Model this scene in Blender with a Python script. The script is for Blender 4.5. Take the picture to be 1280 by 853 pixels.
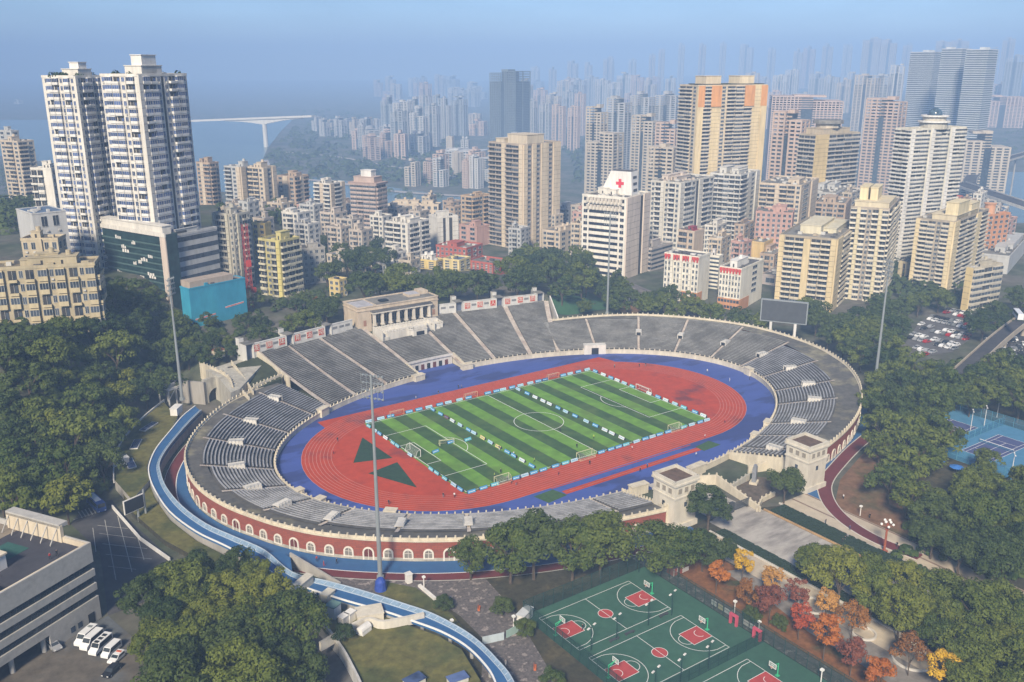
import bpy, math, random
from math import sin, cos, radians, pi, hypot, atan2, floor, ceil, sqrt, exp
from mathutils import Vector, Matrix
random.seed(7)
SC = bpy.context.scene
COL = SC.collection
for _o in list(bpy.data.objects): bpy.data.objects.remove(_o)

# ------------------------------------------------------------------ camera
YAW, PITCH = radians(-34.975), radians(16.843)
CX, CY, CZ = -187.9, -251.4, 125.9
FPX = 1144.6                                  # focal length in pixels of the 1280 px wide photograph
_cam = bpy.data.cameras.new('camera'); _cam.sensor_width = 36; _cam.lens = 36*FPX/1280
_cam.clip_start = 1; _cam.clip_end = 40000
CAM = bpy.data.objects.new('camera', _cam); COL.objects.link(CAM)
CAM.location = (CX, CY, CZ); CAM.rotation_euler = (pi/2-PITCH, 0, YAW); SC.camera = CAM
# ------------------------------------------------------------------ sky, sun, exposure
SUN_EL = radians(37); SUN_DIR = Vector((-0.74, -0.67, 0)).normalized()*cos(SUN_EL) + Vector((0, 0, sin(SUN_EL)))
W_ = bpy.data.worlds.new('World'); SC.world = W_; W_.use_nodes = True
_nt = W_.node_tree; _bg = _nt.nodes['Background']
_sky = _nt.nodes.new('ShaderNodeTexSky'); _sky.sky_type = 'NISHITA'; _sky.sun_disc = False
_sky.sun_elevation = SUN_EL; _sky.sun_rotation = atan2(SUN_DIR.x, SUN_DIR.y)
_sky.air_density = 1.0; _sky.dust_density = 0.8; _sky.ozone_density = 6; _sky.altitude = 2000
_tc = _nt.nodes.new('ShaderNodeTexCoord'); _mp = _nt.nodes.new('ShaderNodeMapping'); _mp.inputs['Scale'].default_value = (1, 1, 5)      # uneven smog
_ns = _nt.nodes.new('ShaderNodeTexNoise'); _ns.inputs['Scale'].default_value = 4.5; _ns.inputs['Detail'].default_value = 5
_mr = _nt.nodes.new('ShaderNodeMapRange'); _mr.inputs[1].default_value = .3; _mr.inputs[2].default_value = .7; _mr.inputs[3].default_value = .80; _mr.inputs[4].default_value = 1.12
_mm = _nt.nodes.new('ShaderNodeMix'); _mm.data_type = 'RGBA'; _mm.blend_type = 'MULTIPLY'; _mm.inputs[0].default_value = 1
_nt.links.new(_tc.outputs['Generated'], _mp.inputs[0]); _nt.links.new(_mp.outputs[0], _ns.inputs[0]); _nt.links.new(_ns.outputs[0], _mr.inputs[0])
_nt.links.new(_sky.outputs[0], _mm.inputs[6]); _nt.links.new(_mr.outputs[0], _mm.inputs[7]); _nt.links.new(_mm.outputs[2], _bg.inputs[0]); _bg.inputs[1].default_value = 0.07
_sl = bpy.data.lights.new('sun', 'SUN'); _sl.energy = 3.9; _sl.angle = radians(10.0); _sl.color = (1.0, 0.87, 0.68)
_so = bpy.data.objects.new('sun', _sl); COL.objects.link(_so)
_so.rotation_euler = SUN_DIR.to_track_quat('Z', 'Y').to_euler()
SC.view_settings.view_transform = 'Standard'; SC.view_settings.look = 'None'
SC.view_settings.exposure = 0.88; SC.view_settings.gamma = 1.0; SC.view_settings.use_curve_mapping = False
SC.render.engine = 'CYCLES'
cy = SC.cycles
cy.max_bounces = 5; cy.diffuse_bounces = 2; cy.glossy_bounces = 2; cy.transmission_bounces = 2
cy.volume_bounces = 1; cy.transparent_max_bounces = 8; cy.caustics_reflective = False; cy.caustics_refractive = False
cy.use_denoising = True; cy.use_adaptive_sampling = True; cy.adaptive_threshold = 0.015
cy.sample_clamp_indirect = 4
HAZE_DENSITY, HAZE_COLOR = 0.00036, (0.295, 0.46, 0.76)

# ------------------------------------------------------------------ picture <-> place
FW = Vector((-sin(YAW), cos(YAW), 0)); RT = Vector((cos(YAW), sin(YAW), 0))
_f3 = Vector((-sin(YAW)*cos(PITCH), cos(YAW)*cos(PITCH), -sin(PITCH))); _u3 = RT.cross(_f3)
CO = Vector((CX, CY, CZ))
def ray(u, v):
    return _f3 + RT*((u-640)/FPX) + _u3*((426.5-v)/FPX)
def at(u, v, z=0.0):
    d = ray(u, v); return CO + d*((z-CZ)/d.z)
def fd(u, v, D):                               # the point on that ray at horizontal forward distance D
    d = ray(u, v); return CO + d*(D/(d.x*FW.x+d.y*FW.y))
def cf(s, d, z=0.0): return Vector((CX+RT.x*s+FW.x*d, CY+RT.y*s+FW.y*d, z))
def sd(x, y):
    a, b = x-CX, y-CY
    return a*RT.x+b*RT.y, a*FW.x+b*FW.y
def depth(p): return (p-CO).dot(_f3)
def S(t):
    t = min(1.0, max(0.0, t)); return t*t*(3-2*t)
def lerp(a, b, t): return a+(b-a)*t
def gz(x, y):                                  # height of the land
    s, d = sd(x, y)
    h = 30*S((-s-132)/45)*S((d-245)/75)*(1-S((d-620)/250))
    p = 12.2*S((y-96)/18)*S((x+100)/18)*S((140-x)/50)*(1-S((d-480)/160))
    q = 4*S((x-60)/60)*S((y-40)/60)*(1-S((d-480)/160))
    z = max(h, p, q) if max(h, p, q) < 20 else max(h, p)
    z += -50*S((d-730)/270)
    if d > 1500: z += 45*S((s-250)/900)*S((d-1500)/1200)
    return z
def atg(u, v, off=0.0):                        # the point of the land (raised by off) under a pixel
    d = ray(u, v); z = 0.0
    n = 0.0; t = 120.0
    while t < 9000:
        p = CO+d*t
        if p.z <= gz(p.x, p.y)+off:
            lo, hi = t-4-t*.01, t
            for _ in range(14):
                m = (lo+hi)/2; p = CO+d*m
                if p.z <= gz(p.x, p.y)+off: hi = m
                else: lo = m
            p = CO+d*hi; return Vector((p.x, p.y, gz(p.x, p.y)))
        t += 4+t*.01
    return CO+d*9000
# ------------------------------------------------------------------ materials
MATS = {}
def _principled(name):
    m = bpy.data.materials.new(name); m.use_nodes = True
    return m, m.node_tree, m.node_tree.nodes['Principled BSDF']
def mat(name, col, rough=.8, var=.12, scale=.35, stretch=(1, 1, 1), col2=None, c2at=(.45, .7), scale2=.06, metal=0.0, bump=0.0, spec=.3):
    """a base colour with two sizes of procedural mottling; col2 shows through in patches"""
    key = name
    if key in MATS: return MATS[key]
    m, nt, b = _principled(name); N, L = nt.nodes, nt.links
    b.inputs['Roughness'].default_value = rough; b.inputs['Metallic'].default_value = metal
    b.inputs['Specular IOR Level'].default_value = spec
    geo = N.new('ShaderNodeNewGeometry'); mp = N.new('ShaderNodeMapping'); mp.inputs['Scale'].default_value = stretch
    L.new(geo.outputs['Position'], mp.inputs[0])
    n1 = N.new('ShaderNodeTexNoise'); n1.inputs['Scale'].default_value = scale; n1.inputs['Detail'].default_value = 5; n1.inputs['Roughness'].default_value = .65
    L.new(mp.outputs[0], n1.inputs[0])
    hs = N.new('ShaderNodeMapRange'); hs.inputs[1].default_value = .28; hs.inputs[2].default_value = .72
    hs.inputs[3].default_value = 1-var*1.3; hs.inputs[4].default_value = 1+var
    L.new(n1.outputs[0], hs.inputs[0])
    mul = N.new('ShaderNodeMix'); mul.data_type = 'RGBA'; mul.blend_type = 'MULTIPLY'; mul.inputs[0].default_value = 1
    if col2 is not None:
        n2 = N.new('ShaderNodeTexNoise'); n2.inputs['Scale'].default_value = scale2; n2.inputs['Detail'].default_value = 6; n2.inputs['Roughness'].default_value = .6
        L.new(mp.outputs[0], n2.inputs[0])
        r2 = N.new('ShaderNodeMapRange'); r2.inputs[1].default_value = c2at[0]; r2.inputs[2].default_value = c2at[1]; r2.clamp = True
        L.new(n2.outputs[0], r2.inputs[0])
        mx = N.new('ShaderNodeMix'); mx.data_type = 'RGBA'; mx.inputs[6].default_value = (*col, 1); mx.inputs[7].default_value = (*col2, 1)
        L.new(r2.outputs[0], mx.inputs[0]); L.new(mx.outputs[2], mul.inputs[6])
    else:
        mul.inputs[6].default_value = (*col, 1)
    L.new(hs.outputs[0], mul.inputs[7]); L.new(mul.outputs[2], b.inputs['Base Color'])
    if bump:
        bp = N.new('ShaderNodeBump'); bp.inputs['Strength'].default_value = bump; bp.inputs['Distance'].default_value = .3
        L.new(n1.outputs[0], bp.inputs['Height']); L.new(bp.outputs[0], b.inputs['Normal'])
    MATS[key] = m; return m
def paint(col, rough=.75, var=.14):            # a facade paint with rain streaks running down it
    c = tuple(round(x, 3) for x in col)
    return mat('wall_paint_%d_%d_%d' % tuple(int(x*255) for x in c), c, rough, var, .55, (1, 1, .16), tuple(x*.74 for x in c), (.5, .78), .16)
def glass(name='window_glass', col=(.035, .045, .06), rough=.18):
    if name in MATS: return MATS[name]
    m, nt, b = _principled(name); N, L = nt.nodes, nt.links
    b.inputs['Roughness'].default_value = rough; b.inputs['Specular IOR Level'].default_value = .4
    oi = N.new('ShaderNodeObjectInfo'); geo = N.new('ShaderNodeNewGeometry')
    wn = N.new('ShaderNodeTexNoise'); wn.inputs['Scale'].default_value = .42; wn.inputs['Detail'].default_value = 2
    L.new(geo.outputs['Position'], wn.inputs[0])
    ad = N.new('ShaderNodeMath'); ad.operation = 'MULTIPLY_ADD'; ad.inputs[1].default_value = .5
    L.new(oi.outputs['Random'], ad.inputs[0]); L.new(wn.outputs[0], ad.inputs[2])
    cr = N.new('ShaderNodeValToRGB'); e = cr.color_ramp.elements
    e[0].position = .35; e[0].color = (*[x*.4 for x in col], 1); e[1].position = 1.0; e[1].color = (*[min(1, x*2.0+.01) for x in col], 1)
    L.new(ad.outputs[0], cr.inputs[0]); L.new(cr.outputs[0], b.inputs['Base Color'])
    MATS[name] = m; return m
GLASS = glass(); GLASSB = glass('blue_glass', (.05, .075, .16), .2); GLASSG = glass('green_glass', (.02, .06, .055), .15)
WHITE = paint((.72, .70, .66)); CREAM = paint((.62, .56, .45)); CONC = paint((.36, .345, .32)); TAN = paint((.52, .43, .31))
DARKROOF = mat('roof_felt', (.085, .085, .09), .9, .3, .3, col2=(.16, .15, .14))
GREYROOF = mat('roof_screed', (.23, .22, .20), .9, .3, .25, col2=(.12, .12, .11))
STEEL = mat('galvanised_steel', (.34, .37, .38), .5, .08, metal=.4)
DARKSTEEL = mat('dark_steel', (.06, .065, .07), .5, .08)
BLACK = mat('black_panel', (.018, .02, .024), .45, .1)
REDP = mat('red_paint', (.45, .05, .035), .6, .1)
BARK = mat('bark', (.10, .075, .055), .95, .3, 2)
# ------------------------------------------------------------------ mesh building
class MB:
    def __init__(s): s.v, s.f, s.m = [], [], []
    def quad(s, pts, m=0):
        i = len(s.v); s.v += [tuple(p) for p in pts]; s.f.append(tuple(range(i, i+len(pts)))); s.m.append(m)
    def box(s, x0, x1, y0, y1, z0, z1, m=0, top=None, bottom=True):
        i = len(s.v)
        s.v += [(x0, y0, z0), (x1, y0, z0), (x1, y1, z0), (x0, y1, z0), (x0, y0, z1), (x1, y0, z1), (x1, y1, z1), (x0, y1, z1)]
        F = [(0, 1, 5, 4), (1, 2, 6, 5), (2, 3, 7, 6), (3, 0, 4, 7), (4, 5, 6, 7)]
        M = [m]*4+[m if top is None else top]
        if bottom: F.append((3, 2, 1, 0)); M.append(m)
        s.f += [tuple(i+k for k in q) for q in F]; s.m += M
    def obox(s, cx, cy, z0, z1, lx, ly, rot=0, m=0, top=None):
        c, n = cos(rot), sin(rot)
        P = [(cx+c*a-n*b, cy+n*a+c*b) for a, b in ((-lx/2, -ly/2), (lx/2, -ly/2), (lx/2, ly/2), (-lx/2, ly/2))]
        s.prism(P, z0, z1, m, top)
    def prism(s, poly, z0, z1, m=0, top=None, bottom=True):
        n = len(poly); i = len(s.v)
        s.v += [(p[0], p[1], z0) for p in poly]+[(p[0], p[1], z1) for p in poly]
        for k in range(n):
            j = (k+1) % n; s.f.append((i+k, i+j, i+n+j, i+n+k)); s.m.append(m)
        s.f.append(tuple(i+n+k for k in range(n))); s.m.append(m if top is None else top)
        if bottom: s.f.append(tuple(i+n-1-k for k in range(n))); s.m.append(m)
    def tube(s, p0, p1, r0, r1=None, n=8, m=0, caps=True):
        r1 = r0 if r1 is None else r1
        p0, p1 = Vector(p0), Vector(p1); d = (p1-p0).normalized()
        a = d.orthogonal().normalized(); b = d.cross(a); i = len(s.v)
        for p, r in ((p0, r0), (p1, r1)):
            s.v += [tuple(p+a*(r*cos(2*pi*k/n))+b*(r*sin(2*pi*k/n))) for k in range(n)]
        for k in range(n):
            j = (k+1) % n; s.f.append((i+k, i+j, i+n+j, i+n+k)); s.m.append(m)
        if caps:
            s.f.append(tuple(i+n-1-k for k in range(n))); s.m.append(m)
            s.f.append(tuple(i+n+k for k in range(n))); s.m.append(m)
    def bar(s, p0, p1, w, h, m=0):             # a horizontal-ish bar of width w, height h
        p0, p1 = Vector(p0), Vector(p1); d = (p1-p0); d.z = 0
        n = Vector((-d.y, d.x, 0)); n = n.normalized()*(w/2) if n.length > 1e-6 else Vector((w/2, 0, 0))
        i = len(s.v); u = Vector((0, 0, h))
        s.v += [tuple(q) for q in (p0-n, p0+n, p1+n, p1-n, p0-n+u, p0+n+u, p1+n+u, p1-n+u)]
        for q in ((0, 3, 7, 4), (2, 1, 5, 6), (1, 0, 4, 5), (3, 2, 6, 7), (4, 7, 6, 5), (0, 1, 2, 3)):
            s.f.append(tuple(i+k for k in q)); s.m.append(m)
    def ball(s, c, r, n=10, k=6, m=0, sq=(1, 1, 1)):
        i = len(s.v)
        for a in range(k+1):
            ph = pi*a/k
            for b in range(n):
                s.v.append((c[0]+r*sq[0]*sin(ph)*cos(2*pi*b/n), c[1]+r*sq[1]*sin(ph)*sin(2*pi*b/n), c[2]+r*sq[2]*cos(ph)))
        for a in range(k):
            for b in range(n):
                b2 = (b+1) % n; s.f.append((i+a*n+b, i+(a+1)*n+b, i+(a+1)*n+b2, i+a*n+b2)); s.m.append(m)
    def strip(s, A, B, m=0):                   # a ribbon between two polylines
        i = len(s.v); n = len(A)
        s.v += [tuple(p) for p in A]+[tuple(p) for p in B]
        for k in range(n-1): s.f.append((i+k, i+k+1, i+n+k+1, i+n+k)); s.m.append(m)
    def wallstrip(s, line, z0, z1, t, m=0, top=None):   # an upright wall of thickness t along a polyline (centre line)
        L_, R_ = offs(line, t/2), offs(line, -t/2)
        f = lambda Z, k: Z[k] if isinstance(Z, (list, tuple)) else Z
        n = len(line)
        a = [(p[0], p[1], f(z0, k)) for k, p in enumerate(L_)]; b = [(p[0], p[1], f(z1, k)) for k, p in enumerate(L_)]
        c = [(p[0], p[1], f(z1, k)) for k, p in enumerate(R_)]; d = [(p[0], p[1], f(z0, k)) for k, p in enumerate(R_)]
        s.strip(b, a, m); s.strip(c, b, m if top is None else top); s.strip(d, c, m)
        s.quad([a[0], b[0], c[0], d[0]], m); s.quad([d[-1], c[-1], b[-1], a[-1]], m)
    def add(s, o, M=None, mo=0):
        i = len(s.v)
        s.v += [tuple(M @ Vector(p)) for p in o.v] if M is not None else o.v
        s.f += [tuple(i+k for k in q) for q in o.f]; s.m += [k+mo for k in o.m]
    def mesh(s, name, mats):
        me = bpy.data.meshes.new(name); me.from_pydata(s.v, [], s.f)
        for q in (mats if isinstance(mats, (list, tuple)) else [mats]): me.materials.append(q)
        if any(s.m): me.polygons.foreach_set('material_index', s.m)
        me.update(); return me
    def build(s, name, mats, parent=None, loc=(0, 0, 0), rz=0, smooth=False):
        me = s.mesh(name, mats)
        if smooth: me.polygons.foreach_set('use_smooth', [True]*len(me.polygons))
        return link(name, me, parent, loc, rz)
def offs(line, t):
    out = []; n = len(line)
    for k in range(n):
        a, b = line[max(0, k-1)], line[min(n-1, k+1)]
        dx, dy = b[0]-a[0], b[1]-a[1]; l = hypot(dx, dy) or 1
        out.append((line[k][0]-dy/l*t, line[k][1]+dx/l*t))
    return out
def smooth_line(P, n=6):                       # Catmull-Rom through the points
    out = []
    for i in range(len(P)-1):
        p0, p1, p2, p3 = P[max(0, i-1)], P[i], P[i+1], P[min(len(P)-1, i+2)]
        for k in range(n):
            t = k/n
            out.append(tuple(.5*(2*p1[j]+(p2[j]-p0[j])*t+(2*p0[j]-5*p1[j]+4*p2[j]-p3[j])*t*t+(3*p1[j]-p0[j]-3*p2[j]+p3[j])*t**3) for j in range(len(p1))))
    out.append(tuple(P[-1])); return out
def link(name, data, parent=None, loc=(0, 0, 0), rz=0):
    o = bpy.data.objects.new(name, data); COL.objects.link(o)
    if parent is not None: o.parent = parent
    o.location = loc
    if rz: o.rotation_euler = (0, 0, rz)
    return o
def tag(o, label=None, cat=None, group=None, kind=None):
    if label: o['label'] = label
    if cat: o['category'] = cat
    if group: o['group'] = group
    if kind: o['kind'] = kind
    return o
def thing(name, label, cat, loc=(0, 0, 0), rz=0, group=None):
    return tag(link(name, None, None, loc, rz), label, cat, group)
def copy_tree(o, parent=None):
    c = o.copy(); COL.objects.link(c)
    if parent is not None: c.parent = parent
    for ch in CHILD.get(o.name, ()): copy_tree(ch, c)
    return c
CHILD = {}
def proto(o):                                  # remember the children of a thing that will be copied
    def walk(p):
        CHILD[p.name] = [q for q in bpy.data.objects if q.parent == p]
        for q in CHILD[p.name]: walk(q)
    walk(o); return o
def ground(name, mb, m, z=0.0, label=None):
    o = mb.build(name, m, None, (0, 0, z)); o['kind'] = 'structure'
    if label: o['label'] = label
    return o
def sheet(name, poly, m, z):                   # a flat ground sheet
    mb = MB(); mb.quad([(p[0], p[1], 0) for p in poly]); return ground(name, mb, m, z)
def px(*uv, z=0.0): return [tuple(at(u, v, z)[:2]) for u, v in uv]
def arc(cx, cy, r, a0, a1, n=48): return [(cx+r*cos(lerp(a0, a1, k/n)), cy+r*sin(lerp(a0, a1, k/n))) for k in range(n+1)]

# ------------------------------------------------------------------ the land
def land():
    def axis(segs):
        out = []
        for a, b, st in segs:
            n = max(1, int(round((b-a)/st))); out += [a+(b-a)*k/n for k in range(n)]
        return out+[segs[-1][1]]
    D = axis([(-500, 120, 155), (120, 620, 6), (620, 1100, 20), (1100, 3000, 100), (3000, 10400, 925)])
    Sx = axis([(-8000, -2000, 1000), (-2000, -420, 120), (-420, 420, 7), (420, 2000, 90), (2000, 8000, 1000)])
    mb = MB(); n = len(Sx)
    for d in D:
        for s in Sx:
            p = cf(s, d); mb.v.append((p.x, p.y, gz(p.x, p.y)-.06))
    for j in range(len(D)-1):
        for i in range(n-1):
            mb.f.append((j*n+i, j*n+i+1, (j+1)*n+i+1, (j+1)*n+i)); mb.m.append(0)
    ground('terrain', mb, mat('land_cover', (.060, .075, .040), .95, .35, .12, col2=(.13, .12, .10), c2at=(.42, .60), scale2=.022, bump=.3), 0).data.polygons.foreach_set('use_smooth', [True]*len(mb.f))
land()
WATER = mat('river_water', (.10, .16, .17), .25, .05, .02)
for poly in ([(240, 150), (366, 150), (352, 163), (335, 185), (326, 205), (330, 222), (352, 233), (378, 240), (240, 240), (150, 215), (0, 195), (0, 150)],
             [(330, 222), (352, 222), (400, 222), (480, 233), (575, 246), (620, 246), (622, 262), (560, 266), (470, 262), (400, 250), (352, 240)],
             [(1196, 238), (1215, 222), (1230, 205), (1262, 190), (1290, 186), (1290, 330), (1235, 330), (1200, 285)]):
    sheet('river', px(*poly, z=-49.6), WATER, -49.6)
# ================================================================== the stadium
EC, EA, EB = (4.0, 1.0), 101.0, 66.0
def E(t, d=0.0):                               # inner oval at parameter t (degrees), moved out by d
    a = radians(t); nx, ny = EB*cos(a), EA*sin(a); l = hypot(nx, ny)
    return (EC[0]+EA*cos(a)+nx/l*d, EC[1]+EB*sin(a)+ny/l*d)
_W = [(56, 30), (126, 27), (140, 28.5), (150, 28), (165, 27.5), (180, 26), (194, 23.6), (207, 23.7), (217, 22.7), (228, 22.4), (252, 21.4), (290, 26), (304, 28), (323, 30.7), (340, 34), (350, 35), (377, 34.2), (396, 34), (405, 32.5), (416, 30)]
def Wd(t):
    while t < 56: t += 360
    while t > 416: t -= 360
    for (a, x), (b, y) in zip(_W, _W[1:]):
        if a <= t <= b: return lerp(x, y, (t-a)/(b-a))
    return 28
WALK = lambda t: 3.2 if 126 <= t <= 150 else (lerp(3.2, 4.2, (t-150)/30) if t < 180 else 4.2 if t < 260 else 5.5 if t < 300 else lerp(5.5, 9.0, (t-300)/25) if t < 325 else (9.0 if t < 345 else max(2.5, 9-(t-345)*.26)))
SLOPE = .235
SZ = lambda d: 1.7+SLOPE*d
def rim(t): return SZ(Wd(t)-WALK(t))
GD = 48.5                                      # depth of the grandstand
SEATC = mat('stand_concrete', (.105, .10, .095), .9, .25, .8, col2=(.08, .078, .074), c2at=(.4, .7), scale2=.15)
BENCH = mat('bench_slats', (.34, .345, .365), .7, .15, 1.5, col2=(.22, .225, .235), c2at=(.45, .6), scale2=.2)
BENCHD = mat('bench_weathered', (.30, .295, .275), .8, .22, 1.2, col2=(.17, .165, .15), c2at=(.42, .62), scale2=.12)
WALKM = mat('rim_walkway', (.115, .11, .10), .9, .25, .4, col2=(.24, .22, .15), c2at=(.5, .62), scale2=.07)
TERR = mat('grand_walkway', (.36, .32, .19), .9, .2, .4)
AISLE = mat('aisle_concrete', (.52, .46, .40), .85, .2, .7, col2=(.40, .33, .28), c2at=(.45, .65), scale2=.2)
STONE = mat('cream_stone', (.60, .54, .42), .8, .15, .6, (1, 1, .3), (.44, .39, .31), (.5, .75), .2)
STONED = mat('weathered_stone', (.44, .42, .36), .85, .2, .6, (1, 1, .3), (.30, .28, .24), (.45, .7), .25)
def brick():
    m, nt, b = _principled('red_brick'); N, L = nt.nodes, nt.links
    geo = N.new('ShaderNodeNewGeometry'); sp = N.new('ShaderNodeSeparateXYZ'); L.new(geo.outputs['Position'], sp.inputs[0])
    at2 = N.new('ShaderNodeMath'); at2.operation = 'ARCTAN2'; L.new(sp.outputs[1], at2.inputs[0]); L.new(sp.outputs[0], at2.inputs[1])
    mu = N.new('ShaderNodeMath'); mu.operation = 'MULTIPLY'; mu.inputs[1].default_value = 105; L.new(at2.outputs[0], mu.inputs[0])
    cb = N.new('ShaderNodeCombineXYZ'); L.new(mu.outputs[0], cb.inputs[0]); L.new(sp.outputs[2], cb.inputs[1])
    br = N.new('ShaderNodeTexBrick'); br.inputs['Scale'].default_value = 1; br.inputs['Brick Width'].default_value = 1.5; br.inputs['Row Height'].default_value = .55
    br.inputs['Mortar Size'].default_value = .035; br.inputs['Color1'].default_value = (.30, .075, .045, 1); br.inputs['Color2'].default_value = (.235, .062, .04, 1); br.inputs['Mortar'].default_value = (.16, .06, .045, 1)
    L.new(cb.outputs[0], br.inputs[0]); L.new(br.outputs[0], b.inputs['Base Color']); b.inputs['Roughness'].default_value = .85
    return m
BRICK = brick()

stadium = thing('stadium', 'oval open air stadium with grey bench stands and red brick arcade around its track', 'stadium', (0, 0, 0))
# benches: one block between every two aisles
AISL = [128, 134.5, 147, 158.5, 171, 183, 194, 205.5, 218, 229, 240.5, 252, 258.5]
AISR = [286.5, 290, 298, 306, 320, 331, 344, 357, 370.5, 384, 396, 409, 420]
GR = [60, 68, 78, 87, 99, 109, 119, 128]
def seat_block(t0, t1, d0, d1, mb, gap=.75, step=1.0, edge=None, bw_=.52):
    """concrete steps (0) with a bench along each (1)"""
    n = max(3, int((t1-t0)/2)); rows = int((d1-d0)/step)
    def ln(d, z, g):
        ga = degs(g, t0, d); gb = degs(g, t1, d); out = []
        for k in range(n+1):
            t = lerp(t0+ga, t1-gb, k/n)
            p = edge(t, d, t0, t1) if edge else E(t, d); out.append((p[0], p[1], z))
        return out
    for r in range(rows):
        a = d0+r*step; b = a+step; z0, z1 = SZ(a), SZ(b)
        mb.strip(ln(a, z0, gap), ln(a, z1-.02, gap), 0)                 # riser
        mb.strip(ln(a, z1-.02, gap), ln(b, z1-.02, gap), 0)             # tread
        s0, s1 = a+.12*step, a+bw_*step
        mb.strip(ln(s0, z1+.12, gap+.15), ln(s0, z1+.36, gap+.15), 1)
        mb.strip(ln(s0, z1+.36, gap+.15), ln(s1, z1+.36, gap+.15), 1)
        mb.strip(ln(s1, z1+.36, gap+.15), ln(s1, z1+.12, gap+.15), 1)
def degs(m, t, d):
    a, b = E(t-.5, d), E(t+.5, d); return m/max(.2, hypot(b[0]-a[0], b[1]-a[1]))
def aisle(t, d0, d1, w, name='aisle', grand=False):
    mb = MB(); n = int((d1-d0)/.5)
    f = gedge if grand else (lambda tt, d: E(tt, d))
    for k in range(n):
        a, b = d0+k*(d1-d0)/n, d0+(k+1)*(d1-d0)/n
        dg = degs(w/2, t, a); p, q = f(t-dg, a), f(t+dg, a); r, s = f(t+dg, b), f(t-dg, b)
        z0, z = SZ(a)+.02, SZ(b)+.02
        mb.quad([(*p, z0), (*q, z0), (*q, z), (*p, z)]); mb.quad([(*p, z), (*q, z), (*r, z), (*s, z)])
    return mb.build(name, AISLE, stadium)
def gedge(t, d, *_):                           # the grandstand: its two end edges lean inwards a little
    sh = 0
    if t < 78: sh = -3.5*(78-t)/18*(d/GD)
    if t > 109: sh = -6*(t-109)/19*(d/GD)
    return E(t+sh, d)
for L_ in (AISL, AISR):
    for t0, t1 in zip(L_, L_[1:]):
        mid = (t0+t1)/2; d1 = min(Wd(t0)-WALK(t0), Wd(t1)-WALK(t1)); mb = MB()
        seat_block(t0, t1, 1.2, d1, mb, .55, step=1.12 if (t0 < 190 or mid > 300) else 1.6, bw_=.5 if (t0 < 190 or mid > 300) else .37)
        mb.build('seating_block', [SEATC, BENCH if (L_ is AISL or mid < 352) else BENCHD], stadium)
for t0, t1 in zip(GR, GR[1:]):
    mb = MB(); inner = 10.2 if t0 == 87 else 1.2
    seat_block(t0, t1, inner, GD if t0 != 87 else 31.5, mb, 1.0, edge=gedge, step=1.15)
    mb.build('seating_block', [SEATC, BENCHD], stadium)
for t in AISL[1:-1]+AISR[1:-1]: aisle(t, 1.0, Wd(t)-WALK(t), 1.0 if t > 300 or t < 250 else .9)
for t in GR: aisle(t, 10.2 if t == 99 else 1.0, GD, 2.0, grand=True)
aisle(93, 10.2, 31, 1.8, grand=True)
# walkway round the rim
def rimwalk(T, d0f, zf, m, name='rim_walkway'):
    A = [(*E(t, d0f(t)-2.2), zf(t)-.75) for t in T]; B = [(*E(t, Wd(t)), zf(t)) for t in T]
    mb = MB(); mb.strip(B, A); return mb.build(name, m, stadium)
TL = [128+k*(258.5-128)/70 for k in range(71)]; TR = [286.5+k*(418-286.5)/70 for k in range(71)]
for T in (TL, TR): rimwalk(T, lambda t: Wd(t)-WALK(t), rim, WALKM)
# outer wall: brick below, stone courses, balustrade
def ring_wall(T, dof, z0f, z1f, th, m, name, parent=stadium, top=None):
    line = [E(t, dof(t)) for t in T]; mb = MB()
    mb.wallstrip(line, [z0f(t) for t in T], [z1f(t) for t in T], th, 0, top)
    return mb.build(name, m, parent)
for T in (TL, TR):
    ring_wall(T, lambda t: Wd(t)-.25, lambda t: -.3, lambda t: rim(t)-.35, .5, BRICK, 'brick_wall')
    ring_wall(T, lambda t: Wd(t)-.2, lambda t: -.3, lambda t: .85, .62, STONED, 'stone_plinth')
    ring_wall(T, lambda t: Wd(t)-.05, lambda t: rim(t)-.35, lambda t: rim(t)+.12, .9, STONE, 'cornice')
    ring_wall(T, lambda t: Wd(t)-.02, lambda t: rim(t)+.12, lambda t: rim(t)+.75, .22, STONE, 'balustrade')
    mb = MB(); L_ = 0; last = None
    for k in range(1400):
        t = lerp(T[0], T[-1], k/1399); p = E(t, Wd(t)-.02)
        if last is None or hypot(p[0]-last[0], p[1]-last[1]) > 2.3:
            last = p; mb.obox(p[0], p[1], rim(t)+.1, rim(t)+1.35, .42, .42, radians(t))
    mb.build('balustrade_posts', STONE, stadium)['kind'] = 'stuff'
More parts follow.
